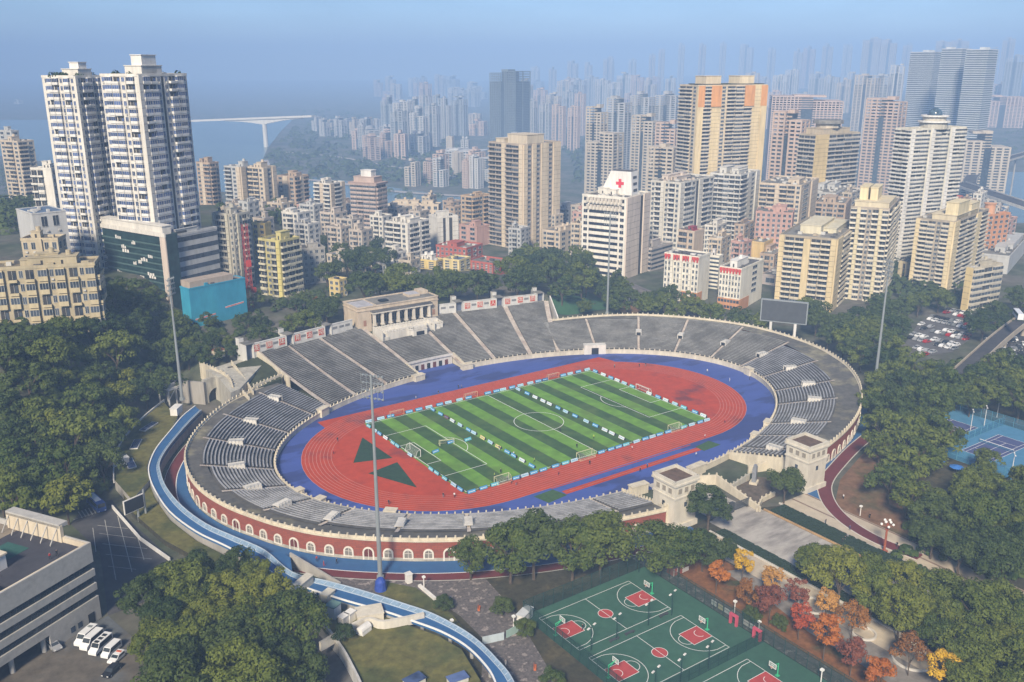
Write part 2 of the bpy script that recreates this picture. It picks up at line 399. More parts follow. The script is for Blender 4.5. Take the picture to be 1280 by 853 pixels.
# arched windows and doorways in the brick
def arch_unit(w, h, door):
    mb = MB(); n = 10; sp = h-w/2
    pts = [(-w/2, 0)]+[(-w/2*cos(pi*k/n), sp+w/2*sin(pi*k/n)) for k in range(n+1)]+[(w/2, 0)]
    o = .42; big = [(-w/2-o, 0)]+[(-(w/2+o)*cos(pi*k/n), sp+(w/2+o)*sin(pi*k/n)) for k in range(n+1)]+[(w/2+o, 0)]
    for k in range(len(pts)-1):                # stone surround standing 0.22 m proud
        a, b, c, d = pts[k], pts[k+1], big[k+1], big[k]
        mb.quad([(a[0], -.22, a[1]), (b[0], -.22, b[1]), (c[0], -.22, c[1]), (d[0], -.22, d[1])], 0)
        mb.quad([(d[0], -.22, d[1]), (c[0], -.22, c[1]), (c[0], .1, c[1]), (d[0], .1, d[1])], 0)
        mb.quad([(b[0], -.22, b[1]), (a[0], -.22, a[1]), (a[0], .1, a[1]), (b[0], .1, b[1])], 0)
    mb.quad([(p[0], -.035, p[1]) for p in reversed(pts)][::-1], 1)
    if not door:
        mb.box(-w/2-o, w/2+o, -.3, .05, -.25, 0, 0)
        mb.box(-.05, .05, -.09, -.03, 0, h-.05, 0); mb.box(-w/2, w/2, -.09, -.03, sp-.05, sp+.05, 0)
    else:
        mb.box(-.06, .06, -.1, -.03, 0, h-.1, 0)
    return mb
ARCHM = mat('arch_infill', (.20, .185, .165), .8, .25, 1.0); DOORM = mat('arch_door', (.13, .035, .03), .6, .2, 1.0)
win_mesh = arch_unit(1.95, 2.3, False).mesh('arched_window', [mat('arch_stone', (.68, .64, .56), .8, .1), ARCHM])
door_mesh = arch_unit(2.3, 3.3, True).mesh('arched_doorway', [MATS['arch_stone'], DOORM])
def arches(t0, t1, sp, phase):
    last = None; k = 0; N_ = 1600
    for i in range(N_):
        t = lerp(t0, t1, i/N_); p = E(t, Wd(t)+.02)
        if last is None or hypot(p[0]-last[0], p[1]-last[1]) >= sp:
            last = p; q = E(t+.2, Wd(t+.2)+.02); a = atan2(q[1]-p[1], q[0]-p[0])
            door = (k+phase) % 4 == 3
            link('arched_doorway' if door else 'arched_window', door_mesh if door else win_mesh, stadium, (p[0], p[1], .86 if not door else .0), a); k += 1
arches(150, 256.5, 5.3, 1); arches(290.5, 328, 5.0, 0)
# inner parapet
def parapet(T, doff=0.0, name='inner_parapet', m=STONE):
    line = [E(t, .3+doff) for t in T]; mb = MB()
    mb.wallstrip(line, -.1, 1.75, .55)
    mb.wallstrip([E(t, .3+doff) for t in T], 1.75, 1.98, .75)
    last = None
    for k in range(1200):
        t = lerp(T[0], T[-1], k/1199); p = E(t, .3+doff)
        if last is None or hypot(p[0]-last[0], p[1]-last[1]) > 2.2:
            last = p; mb.obox(p[0], p[1], 1.98, 2.75, .4, .4, radians(t))
    o = mb.build(name, m, stadium)
    return o
parapet([128+k*(262-128)/60 for k in range(61)]); parapet([275+k*(407.5-275)/60 for k in range(61)])
parapet([411.5+k*(447-411.5)/24 for k in range(25)]); parapet([99+k*29/20 for k in range(21)])
# the sunken centre of the grandstand: a wall of doors below the first row
mb = MB(); T = [87+k for k in range(13)]
line = [E(t, 9.9) for t in T]; mb.wallstrip(line, -.1, SZ(10)-.2, .4, 0); mb.wallstrip([E(t, 9.7) for t in T], SZ(10)-.2, SZ(10)+.5, 1.0, 0)
vip = mb.build('dugout_wall', paint((.58, .55, .52)), stadium)
for k, t in enumerate((88.6, 90.2, 91.8, 93.4, 95, 96.6, 98)):
    p, q = E(t, 9.68), E(t+.3, 9.68); d = MB(); d.box(-.8, .8, -.06, .06, 0, 2.4, 0)
    d.build('doorway', DOORM if k % 2 == 0 else BLACK, vip, (*p, 0), atan2(q[1]-p[1], q[0]-p[0]))
for t in (86.6, 99.4):                         # flank walls that run down with the rows
    mb = MB(); A, B = E(t, 0.0), E(t, 10.4)
    n = 6
    for k in range(n):
        a = (lerp(A[0], B[0], k/n), lerp(A[1], B[1], k/n)); b = (lerp(A[0], B[0], (k+1)/n), lerp(A[1], B[1], (k+1)/n))
        mb.bar((*a, -.1), (*b, -.1), .7, 2.2+SLOPE*10.4*(k+.5)/n+.4)
    mb.build('flank_wall', STONE, stadium)
for t in (86.2, 100.0):
    mb = MB(); p = E(t, -.3); mb.obox(p[0], p[1], -.1, 2.2, 5, 2.6, radians(t-90)); mb.obox(p[0], p[1], 2.2, 2.5, 5.4, 3, radians(t-90))
    mb.build('platform', STONE, stadium)
# entrance hatches half way up the stands, on the aisles
HATCH = paint((.66, .63, .57))
hm = MB(); hm.box(-1.25, 1.25, -2.5, 2.5, 0, .22, 0)          # roof slab, in local axes: y outwards
hm.box(-1.25, -1.0, -2.5, 2.5, -1.7, 0, 0); hm.box(1.0, 1.25, -2.5, 2.5, -1.7, 0, 0); hm.box(-1.0, 1.0, -2.2, -2.15, -1.7, 0, 1)
for k in range(5): hm.box(-1.35, -1.27, -2.4+k*1.15, -2.32+k*1.15, -.2, .8, 2); hm.box(1.27, 1.35, -2.4+k*1.15, -2.32+k*1.15, -.2, .8, 2)
hm.box(-1.35, -1.27, -2.4, 2.3, .76, .84, 2); hm.box(1.27, 1.35, -2.4, 2.3, .76, .84, 2)
hatch_mesh = hm.mesh('entrance_hatch', [HATCH, BLACK, STEEL])
for t, d in ((134.5, 17.5), (147, 14.5), (158.5, 13.5), (171, 12.2), (183, 12), (194, 12.6), (205.5, 13), (218, 12.5), (229, 11.5), (240.5, 11), (290, 13), (306, 11), (320, 13.8), (331, 13.4), (344, 13), (357, 13), (370.5, 14.5), (384, 15), (396, 15.5)):
    p = E(t, d); q = E(t, d+1); link('entrance_hatch', hatch_mesh, stadium, (*p, SZ(d)+1.15), atan2(q[1]-p[1], q[0]-p[0])-pi/2)
# ground-level tunnel mouth at the far bend
mb = MB(); p = E(49.5, 1.2); a = atan2(E(49.6, 1.2)[1]-p[1], E(49.6, 1.2)[0]-p[0])
mb.obox(0, 0, 0, 4.3, 10, 3.4, 0, 0); mb.box(-1.6, 1.6, 1.65, 1.75, 0, 3.0, 1); mb.box(-1.6, 1.6, -1.76, -1.65, 0, 3.0, 1)
mb.build('tunnel_mouth', [HATCH, BLACK], stadium, (*p, 0), a)
# smaller gate piers on the inner parapet
for t, l in ((131, 4.5), (352, 3.6), (188, 2.2), (196, 2.4), (214, 3.4), (306, 3.8), (297.5, 3.2), (262, 6.0), (276, 7.0)):
    p = E(t, .3); q = E(t+.3, .3); mb = MB(); mb.box(-l/2, l/2, -1.1, 1.1, -.1, 2.9); mb.box(-l/2-.2, l/2+.2, -1.3, 1.3, 2.9, 3.2)
    mb.build('parapet_pier', STONE, stadium, (*p, 0), atan2(q[1]-p[1], q[0]-p[0]))
# end walls of the stands at the main gate, and the sloping one at the grandstand's end
def slope_wall(A, B, z0a, z0b, za, zb, th, m=STONE, name='end_wall', posts=True):
    mb = MB(); n = 16
    P = [(lerp(A[0], B[0], k/n), lerp(A[1], B[1], k/n)) for k in range(n+1)]
    mb.wallstrip(P, [lerp(z0a, z0b, k/n) for k in range(n+1)], [lerp(za, zb, k/n) for k in range(n+1)], th)
    if posts:
        for k in range(0, n+1, 1): mb.obox(P[k][0], P[k][1], lerp(za, zb, k/n)-.02, lerp(za, zb, k/n)+.7, .4, .4)
    return mb.build(name, m, stadium)
slope_wall(E(258.7, 0), E(258.7, Wd(258)), -.1, -.1, 2.2, rim(258)+1, .6)
slope_wall(E(286.3, 0), E(286.3, Wd(286)), -.1, -.1, 2.2, rim(286)+1, .6)
slope_wall(gedge(59.2, GD+4), gedge(58.2, Wd(58)+1), 4, 4, SZ(GD)+1.6, rim(58)+1.0, .5, paint((.74, .71, .66)), posts=False)
slope_wall(gedge(128.7, 24), gedge(128.7, GD+1), 2, 4, rim(128)+1, SZ(GD)+1.0, .5, posts=False)
# grandstand: landing behind the top row and its back wall
T = [60+k*68/34 for k in range(35)]
mb = MB(); A = [(*gedge(t, GD), SZ(GD)) for t in T]; B = [(*gedge(t, GD+6), SZ(GD)) for t in T]
mb.strip(B, A); B2 = [(x, y, 2) for x, y, z in B]; mb.strip(B2, B); mb.build('grand_landing', TERR, stadium)
def gback(u, v): p = at(u, v, SZ(GD)); return (p.x, p.y)

# the pavilion with its colonnade
ZP = SZ(GD)
PF0, PF1 = Vector(gback(448, 410)), Vector(gback(547.5, 393))
pa = atan2(PF1.y-PF0.y, PF1.x-PF0.x); PL = (PF1-PF0).length; PD = 15.0
pav = thing('pavilion', 'cream stone pavilion with seven column bays above the centre of the far grandstand', 'pavilion', (PF0.x, PF0.y, ZP), pa)
PSTONE = mat('pavilion_stone', (.56, .47, .36), .8, .16, .5, (1, 1, .3), (.42, .34, .26), (.45, .75), .18)
mb = MB(); h = 8.6
mb.box(0, PL, 3.0, PD, -8, h, 0, top=1); 
mb.box(0, 6.6, 0, 3.0, -3, h, 0, top=1); mb.box(PL-4.5, PL, 0, 3.0, -3, h, 0, top=1)
mb.box(6.6, PL-4.5, 0, 3.0, 6.3, h-.002, 0, top=1)
for z0, z1, e in ((h-1.5, h-1.15, .3), (h, h+.5, .25)):
    mb.box(-e, PL+e, -e, -e+.5, z0, z1); mb.box(-e, -e+.5, -e+.5, PD+e, z0, z1); mb.box(PL+e-.5, PL+e, -e+.5, PD+e, z0, z1); mb.box(-e+.5, PL+e-.5, PD+e-.5, PD+e, z0, z1)
mb.build('wall', [PSTONE, GREYROOF], pav)
mb = MB(); mb.box(.6, 9, 2, 12, h+.02, h+.3, 0); mb.box(PL-12, PL-6, 6, 12, h+.02, h+1.2, 1, top=0); mb.box(PL-4.6, PL-.6, 8, PD-.6, h+.02, h+1.6, 1); mb.box(14, 18, 5, 8, h+.02, h+.8, 2); mb.box(9.2, 9.6, .4, PD-.6, h+.02, h+.5, 1)
mb.build('roof', [paint((.45, .44, .46)), PSTONE, BLACK], pav)
x0, x1 = 7.0, PL-4.9; n = 8
for k in range(n):
    x = lerp(x0+.5, x1-.5, k/(n-1)); c = MB(); c.box(-.55, .55, -1.6, -.4, 0, 5.6); c.box(-.75, .75, -1.8, -.2, 0, .5); c.box(-.75, .75, -1.8, -.2, 5.2, 5.6); c.build('column', paint((.60, .55, .47)), pav, (x, 0, 0))
c = MB(); c.box(x0-.7, x1+.7, -2.1, -.002, 5.6, 6.5); c.box(x0-1, x1+1, -2.4, -.002, 6.5, 6.75, 1); c.build('architrave', [paint((.60, .55, .47)), DARKROOF], pav)
for k in range(n-1):
    x = lerp(x0+.5, x1-.5, (k+.5)/(n-1)); c = MB(); c.box(-1.6, 1.6, 2.6, 2.9, .3, 5.2, 0)
    for g in (-.55, .55): c.box(g-.07, g+.07, 2.5, 2.62, .3, 5.2, 1)
    c.box(-1.6, 1.6, 2.5, 2.62, 3.6, 3.8, 1); c.build('bay_window', [GLASS, PSTONE], pav, (x, 0, 0))
for x in (3.3, PL-2.3):
    c = MB(); c.box(-.7, .7, -.14, .02, .2, 2.8, 0); c.build('door', PSTONE if 0 else mat('pavilion_door', (.30, .17, .12), .6), pav, (x, 0, 0))
# terraces, stairs and the rostrum before it
ter = thing('terrace', 'cream balustraded terrace with twin stairs and rostrum in front of the pavilion', 'terrace', (PF0.x, PF0.y, ZP), pa)
tw = paint((.62, .59, .53))
mb = MB(); mb.box(8, PL-3, -5.5, -2.6, -4, -.3, 0); mb.box(9, PL-3.5, -10.5, -5.5, -5, -1.5, 0); mb.build('platform', tw, ter)
def rail(A, B, z, name='balustrade'):
    m_ = MB(); l = hypot(B[0]-A[0], B[1]-A[1]); n_ = max(2, int(l/1.5))
    m_.bar((*A, z+.75), (*B, z+.75), .3, .2); m_.bar((*A, z), (*B, z), .35, .2)
    for k in range(n_+1): m_.obox(lerp(A[0], B[0], k/n_), lerp(A[1], B[1], k/n_), z, z+1.2, .32, .32)
    return m_.build(name, tw, ter)
rail((9, -5.3), (PL-9, -5.3), -.3); rail((9, -10.3), (20, -10.3), -1.5); rail((28, -10.3), (PL-3.5, -10.3), -1.5); rail((PL-3.6, -10.3), (PL-3.6, -2.8), -1.5)
mb = MB(); q = [(19, -10.5), (20.5, -13.4), (27.5, -13.4), (29, -10.5)]
mb.prism(q, -6, -1.4, 0); mb.prism([(p[0]+(p[0]-24)*.06, p[1]-.15) for p in q], -1.4, -1.1, 0); mb.build('rostrum', tw, ter)
rail((20.5, -13.3), (27.5, -13.3), -1.1); rail((19.1, -10.6), (20.5, -13.3), -1.1); rail((28.9, -10.6), (27.5, -13.3), -1.1)
mb = MB(); mb.box(22, 26, -13.5, -13.42, -4.0, -2.2); mb.build('opening', BLACK, ter)
for sx, w in ((6.2, 1), (PL-8.5, -1)):
    mb = MB()
    for k in range(14): mb.box(sx, sx+3.2, -3-k*.62, -2.38-k*.62, -6, -.2-k*.22)
    mb.box(sx-.5, sx, -12, -2.4, -6, .3-.0); mb.build('stair', tw, ter)
# slogan wall on either side of the pavilion: twelve red characters
SIGN = mat('sign_red', (.50, .07, .035), .6, .1); SIGNW = paint((.66, .62, .55))
def text_mesh(body, size, mats, depth=.03):
    c = bpy.data.curves.new('text', 'FONT'); c.body = body; c.size = size; c.align_x = 'CENTER'; c.align_y = 'CENTER'; c.extrude = depth
    o = bpy.data.objects.new('text', c); COL.objects.link(o); bpy.context.view_layer.update()
    me = bpy.data.meshes.new_from_object(o.evaluated_get(bpy.context.evaluated_depsgraph_get()))
    bpy.data.objects.remove(o); bpy.data.curves.remove(c)
    me.materials.clear(); me.materials.append(mats); return me
def slogan(P0, P1, chars, cpos, gates, label, plain):
    P0, P1 = Vector(P0), Vector(P1); a = atan2(P1.y-P0.y, P1.x-P0.x); L = (P1-P0).length; h = 3.9
    w = thing('slogan_wall', label, 'wall', (P0.x, P0.y, ZP), a)
    x = 0.0; wm = MB()
    for g in sorted(gates)+[L+3]:
        if g-1.7 > x: wm.box(x, min(L, g-1.7), 0, .6, -6, h); wm.box(x-.002, min(L, g-1.7), -.15, .75, h, h+.25)
        x = g+1.7
    wm.build('wall', paint((.58, .57, .54)), w)
    for g in gates:
        m_ = MB(); m_.box(-1.9, -1.6, -.3, 4.2, -6, h+.3, 0); m_.box(1.6, 1.9, -.3, 4.2, -6, h+.3, 0); m_.box(-1.9, 1.9, -.5, 4.4, h+.3, h+.6, 1); m_.box(-1.6, 1.6, 1.2, 1.3, -6, h+.2, 2); m_.box(-1.9, 0.2, 4.4, 7.0, -6, h+2.2, 0, top=1)
        m_.build('gatehouse', [paint((.58, .57, .54)), GREYROOF, mat('opening_shade_blue_grey', (.11, .13, .19), .6)], w, (g, 0, 0))  # blue-grey sheet paints the dark of the gate opening
    for ch, x in zip(chars, cpos):
        m_ = MB(); m_.box(-1.75, 1.75, -.12, -.003, .35, 3.6, 0); m_.box(-1.35, 1.35, -.2, -.122, .65, 3.35, 1)
        pn = m_.build('sign_panel', [SIGNW, SIGN], w, (x, 0, 0))
        t = link('lettering', text_mesh(ch, 2.6, SIGNW), pn, (0, -.235, 2.0)); t.rotation_euler = (pi/2, 0, 0)
    for x in plain:
        m_ = MB(); m_.box(-1.2, 1.2, -.1, -.003, 1.7, 2.7, 0); m_.build('plaque', mat('plaque_grey', (.2, .2, .2), .7), w, (x, 0, 0))
    return w
A0, A1 = gback(309, 444), gback(441, 410.5); LA = hypot(A1[0]-A0[0], A1[1]-A0[1])
fx = lambda u: (u-309)/(441-309)*LA
slogan(A0, A1, '发展体育运动', [fx(320), fx(335), fx(350), fx(369), fx(384), fx(399)], [fx(311.5)+.3, fx(359.5), fx(408)], 'grey slogan wall with six red characters left of the pavilion', [fx(327.5), fx(342.5), fx(376.5), fx(391.5), fx(417), fx(426), fx(434)])
B0, B1 = gback(548.5, 391.5), gback(680, 376.5); LB = hypot(B1[0]-B0[0], B1[1]-B0[1])
fx = lambda u: (u-548.5)/(680-548.5)*LB
slogan(B0, B1, '增强人民体质', [fx(583), fx(598.5), fx(614.5), fx(633), fx(649), fx(665)], [fx(573), fx(623), fx(675)], 'cream slogan wall with six red characters right of the pavilion', [fx(554), fx(564), fx(591), fx(606.5), fx(641), fx(657)])

# gate towers
def gate_tower(u, v, utop_v, label, rot):
    p = at(u, v, 0); t = thing('gate_tower', label, 'gate tower', (p.x, p.y, 0), rot)
    st = mat('tower_stone', (.60, .56, .47), .8, .12, .5, (1, 1, .3), (.47, .43, .36), (.5, .75), .2)
    w, h = 8.6, 13.6
    mb = MB(); mb.box(-w/2, w/2, -w/2, w/2, -.2, h, 0); mb.box(-w/2-.5, w/2+.5, -w/2-.5, w/2+.5, h, h+.6, 0)
    mb.box(-w/2-.25, w/2+.25, -w/2-.25, w/2+.25, 9.6, 10.1, 0); mb.box(-w/2-.5, w/2+.5, -w/2-.5, w/2+.5, -.2, 1.6, 0)
    for sx, sy, lx, ly in ((0, w/2, w+1, .5), (0, -w/2, w+1, .5), (w/2, 0, .5, w), (-w/2, 0, .5, w)): mb.obox(sx, sy, h+.6, h+1.6, lx, ly)
    mb.build('wall', st, t)
    mb = MB(); mb.box(-w/2+.26, w/2-.26, -w/2+.26, w/2-.26, h+.61, h+.7); mb.build('roof', mat('tower_roof', (.13, .085, .06), .9, .3, .6), t)
    for a in (0, pi/2, pi, -pi/2):
        for x in (-2.4, 0, 2.4):
            m_ = MB(); m_.box(-.65, .65, -w/2-.12, -w/2-.003, 11.1, 12.6, 0); m_.box(-.85, .85, -w/2-.06, -w/2-.002, 10.9, 12.8, 1)
            o = m_.build('window', [mat('louvre', (.28, .25, .20), .8), st], t); o.matrix_basis = Matrix.Rotation(a, 4, 'Z') @ Matrix.Translation((x, 0, 0))
        m_ = MB(); m_.box(-.5, .5, -w/2-.08, -w/2-.003, 6.6, 8.0, 0); o = m_.build('window', GLASS, t); o.matrix_basis = Matrix.Rotation(a, 4, 'Z')
    return t
gate_tower(841.5, 652, 0, 'square cream gate tower left of the main gate, behind the courts', 0)
gate_tower(1004, 606, 0, 'square cream gate tower right of the main gate, by the paved promenade', 0)

# ------------------------------------------------------------------ inside: deck, track, pitch
DECK = mat('blue_deck', (.058, .092, .32), .6, .10, .25, (.4, 1, 1), col2=(.040, .058, .20), c2at=(.505, .54), scale2=.055)
TRACK = mat('red_track', (.44, .050, .011), .8, .14, .3, col2=(.19, .034, .026), c2at=(.56, .66), scale2=.045)
LINEW = mat('line_white', (.80, .80, .78), .7, .05)
sheet('blue_deck', [E(t, .2) for t in range(0, 360, 3)], DECK, .0)
sheet('blue_deck', [E(87+k, -1) for k in range(13)]+[E(99-k, 9.8) for k in range(13)], DECK, .006)
def stadium_poly(r, hx=42.2, n=28): return arc(hx, 0, r, -pi/2, pi/2, n)+arc(-hx, 0, r, pi/2, 3*pi/2, n)
sheet('running_track', stadium_poly(46.4), TRACK, .012)
mb = MB()
for q in ([(-42, 46.3), (-42, 36.5), (-67, 38), (-67, 46)], [(40, 46.3), (68, 46.6), (70, 38), (42, 38)], ): mb.quad([(p[0], p[1], 0) for p in q][::-1])
ground('track_straight', mb, TRACK, .018)
mb = MB()
mb.quad([(-28.5, -52.6, 0), (30, -52.6, 0), (30, -50.2, 0), (-28.5, -50.2, 0)]); mb.quad([(-30, -47.2, 0), (30, -47.6, 0), (30, -47.1, 0), (-30, -46.6, 0)])
ground('jump_runway', mb, TRACK, .02)
TURFD = mat('dark_turf', (.022, .055, .025), .95, .25, .6)
for q in ([(-37.7, -48.1), (-36.5, -54.2), (-28.6, -53.2), (-30, -47.6)], [(30, -49.6), (30, -53.7), (38.8, -53.2), (37.8, -48.4)]):
    sheet('jump_pit', q[::1] if 0 else q, mat('pit_cover', (.045, .10, .03), .95, .25, .8), .024)
for q in ([(-59.8, 23.6), (-71.9, 5.7), (-59.4, 1.8)], [(-59.7, -2.0), (-71.5, -4.4), (-63.7, -22.5)]): sheet('turf_wedge', q, TURFD, .022)
mb = MB()
for k in range(9):
    r = 36.6+1.22*k
    o, i_ = stadium_poly(r+.08)+[stadium_poly(r+.08)[0]], stadium_poly(r-.08)+[stadium_poly(r-.08)[0]]
    mb.strip([(x, y, 0) for x, y in i_], [(x, y, 0) for x, y in o])
for y in (-51.4,): mb.strip([(-28, y-.06, 0), (30, y-.06, 0)], [(-28, y+.06, 0), (30, y+.06, 0)])
LANE = mat('lane_line', (.52, .22, .17), .8, .05)
for f in range(len(mb.f)): mb.f[f] = mb.f[f][::-1]
ground('lane_markings', mb, LANE, .026)
for a, b in (((-67, 38), (-44, 38)),): pass
def turf():
    m, nt, b = _principled('striped_turf'); N, L = nt.nodes, nt.links
    geo = N.new('ShaderNodeNewGeometry'); sp = N.new('ShaderNodeSeparateXYZ'); L.new(geo.outputs['Position'], sp.inputs[0])
    a = N.new('ShaderNodeMath'); a.operation = 'MULTIPLY_ADD'; a.inputs[1].default_value = 1/10.55; a.inputs[2].default_value = 20; L.new(sp.outputs[0], a.inputs[0])
    f = N.new('ShaderNodeMath'); f.operation = 'FRACT'; L.new(a.outputs[0], f.inputs[0])
    nn = N.new('ShaderNodeTexNoise'); nn.inputs['Scale'].default_value = .9; nn.inputs['Detail'].default_value = 3; L.new(geo.outputs['Position'], nn.inputs[0])
    wb = N.new('ShaderNodeMath'); wb.operation = 'MULTIPLY_ADD'; wb.inputs[1].default_value = .05; L.new(nn.outputs[0], wb.inputs[0]); L.new(f.outputs[0], wb.inputs[2])
    g = N.new('ShaderNodeMapRange'); g.inputs[1].default_value = .505; g.inputs[2].default_value = .545; L.new(wb.outputs[0], g.inputs[0])
    n = N.new('ShaderNodeTexNoise'); n.inputs['Scale'].default_value = .25; n.inputs['Detail'].default_value = 6; L.new(geo.outputs['Position'], n.inputs[0])
    mr = N.new('ShaderNodeMapRange'); mr.inputs[1].default_value = .3; mr.inputs[2].default_value = .7; mr.inputs[3].default_value = .78; mr.inputs[4].default_value = 1.2; L.new(n.outputs[0], mr.inputs[0])
    mx = N.new('ShaderNodeMix'); mx.data_type = 'RGBA'; mx.inputs[6].default_value = (.046, .098, .026, 1); mx.inputs[7].default_value = (.135, .285, .034, 1); L.new(g.outputs[0], mx.inputs[0])
    mu = N.new('ShaderNodeMix'); mu.data_type = 'RGBA'; mu.blend_type = 'MULTIPLY'; mu.inputs[0].default_value = 1; L.new(mx.outputs[2], mu.inputs[6]); L.new(mr.outputs[0], mu.inputs[7])
    wn = N.new('ShaderNodeTexNoise'); wn.inputs['Scale'].default_value = .07; wn.inputs['Detail'].default_value = 7; wn.inputs['Roughness'].default_value = .7; L.new(geo.outputs['Position'], wn.inputs[0])
    wr = N.new('ShaderNodeMapRange'); wr.inputs[1].default_value = .48; wr.inputs[2].default_value = .72; wr.inputs[4].default_value = .75; L.new(wn.outputs[0], wr.inputs[0])
    w2 = N.new('ShaderNodeMix'); w2.data_type = 'RGBA'; w2.inputs[7].default_value = (.115, .165, .040, 1); L.new(wr.outputs[0], w2.inputs[0]); L.new(mu.outputs[2], w2.inputs[6])
    L.new(w2.outputs[2], b.inputs['Base Color']); b.inputs['Roughness'].default_value = .9; b.inputs['Specular IOR Level'].default_value = .15
    return m
sheet('football_pitch', [(-53.6, -34.8), (53.6, -34.8), (53.6, 34.8), (-53.6, 34.8)], turf(), .03)
mb = MB()
def ln(x0, y0, x1, y1, w=.2):
    d = Vector((x1-x0, y1-y0, 0)).normalized(); n = Vector((-d.y, d.x, 0))*(w/2); a, b = Vector((x0, y0, 0)), Vector((x1, y1, 0))
    mb.quad([a-n, b-n, b+n, a+n])
def circ(cx, cy, r, a0=0, a1=2*pi, w=.2, n=40, m_=None):
    I, O = arc(cx, cy, r-w/2, a0, a1, n), arc(cx, cy, r+w/2, a0, a1, n)
    (m_ or mb).strip([(x, y, 0) for x, y in O][::-1], [(x, y, 0) for x, y in I][::-1])
ln(-52.7, -34, 52.7, -34); ln(-52.7, 34, 52.7, 34); ln(-52.7, -34, -52.7, 34); ln(52.7, -34, 52.7, 34); ln(0, -34, 0, 34); circ(0, 0, 9.15)
for s in (-1, 1):
    ln(s*52.7, -20.16, s*36.2, -20.16); ln(s*52.7, 20.16, s*36.2, 20.16); ln(s*36.2, -20.16, s*36.2, 20.16)
    ln(s*52.7, -9.16, s*47.2, -9.16); ln(s*52.7, 9.16, s*47.2, 9.16); ln(s*47.2, -9.16, s*47.2, 9.16)
    c = (pi if s > 0 else 0); circ(s*41.7, 0, 9.15, c-.925, c+.925, n=20)
ground('pitch_markings', mb, LINEW, .036)
# advertising boards, one by one
BOARDC = [mat('board_blue', (.07, .30, .55), .5, .1, 1.2), mat('board_cyan', (.10, .42, .52), .5, .1, 1.2), mat('board_pale', (.42, .58, .66), .5, .15, 1.2), mat('board_white', (.66, .70, .70), .5, .1, 1.2), mat('board_deep', (.03, .11, .30), .5, .1), mat('board_yellow', (.66, .58, .22), .5, .1), mat('board_maroon', (.16, .05, .05), .5, .1)]
BACK = mat('board_back', (.03, .035, .05), .7)
def board_mesh(k, w=2.9):
    m_ = MB()
    m_.quad([(-w/2, -.5, .08), (w/2, -.5, .08), (w/2, -.08, 1.05), (-w/2, -.08, 1.05)], 0); m_.quad([(w/2, .5, .08), (-w/2, .5, .08), (-w/2, .08, 1.05), (w/2, .08, 1.05)], 0)
    m_.quad([(-w/2, -.08, 1.05), (w/2, -.08, 1.05), (w/2, .08, 1.05), (-w/2, .08, 1.05)], 1)
    for s in (-1, 1): m_.quad([(s*w/2, -.5, .08), (s*w/2, .5, .08), (s*w/2, .08, 1.05), (s*w/2, -.08, 1.05)][::s], 1)
    j = [3, 3, 0, 0, 2, 4, 0][k]
    for x, l in ((-.75, .8), (.1, .6), (.85, .5)):                     # a printed band of pale blocks
        a, b = .36, .58; y0, y1 = -.5+.42*(a+.1), -.5+.42*(b+.1)
        m_.quad([(x-l/2, -.5+.42*a-.012, .08+.97*a), (x+l/2, -.5+.42*a-.012, .08+.97*a), (x+l/2, -.5+.42*b-.012, .08+.97*b), (x-l/2, -.5+.42*b-.012, .08+.97*b)], 2)
        m_.quad([(x+l/2, .5-.42*a+.012, .08+.97*a), (x-l/2, .5-.42*a+.012, .08+.97*a), (x-l/2, .5-.42*b+.012, .08+.97*b), (x+l/2, .5-.42*b+.012, .08+.97*b)], 2)
    return m_.mesh('advertising_board', [BOARDC[k], BACK, BOARDC[j]])
BM = [board_mesh(k) for k in range(7)]
BN = ['blue', 'cyan', 'pale blue', 'white', 'deep blue', 'yellow', 'maroon']
_seen = {}
def boards(A, B, n, ks, where, skip=()):
    a = atan2(B[1]-A[1], B[0]-A[0])
    for i in range(n):
        if i in skip: continue
        f = (i+.5+random.uniform(-.18, .18))/n; k = ks[i % len(ks)]
        o = link('advertising_board', BM[k], None, (lerp(A[0], B[0], f), lerp(A[1], B[1], f), .036), a+random.uniform(-.04, .04))
        tag(o, f'{BN[k]} folding advertising board {where}', 'advertising board', f'{BN[k]} boards {where}')
boards((-53.4, 35.2), (53.4, 35.2), 25, [2, 2, 0, 4, 0, 0, 2, 0], 'along the far touchline of the pitch', (3, 11, 20))
boards((-53.4, -35.0), (53.4, -35.0), 27, [0, 0, 1, 2, 0, 2, 0], 'along the near touchline of the pitch', (3, 11, 12, 22))
boards((-53.6, 33), (-53.6, -34), 15, [1, 2, 0, 3, 1, 1], 'behind the left goal line', (6, 8, 9))
boards((53.4, 34), (53.4, -34), 14, [0, 3, 0, 3, 2, 1], 'behind the right goal line', (6,))
boards((-26.2, 34), (-25.4, -33), 14, [0, 0, 6, 3, 2, 0, 2, 5, 2, 5, 0, 0, 3], 'in the left row across the pitch')
boards((13.4, 34), (14.2, -33), 13, [2, 0, 3, 3, 3, 0, 2, 0], 'in the right row across the pitch')
for (x, y, k, a) in ((-45.5, -2.5, 0, .2), (-37, 1.5, 0, .1), (-31, 0, 1, .1)): tag(link('advertising_board', BM[k], None, (x, y, .036), a), {0: 'blue', 1: 'cyan'}[k]+' folding advertising board lying loose inside the left penalty area', 'advertising board', 'loose boards in the left penalty area')
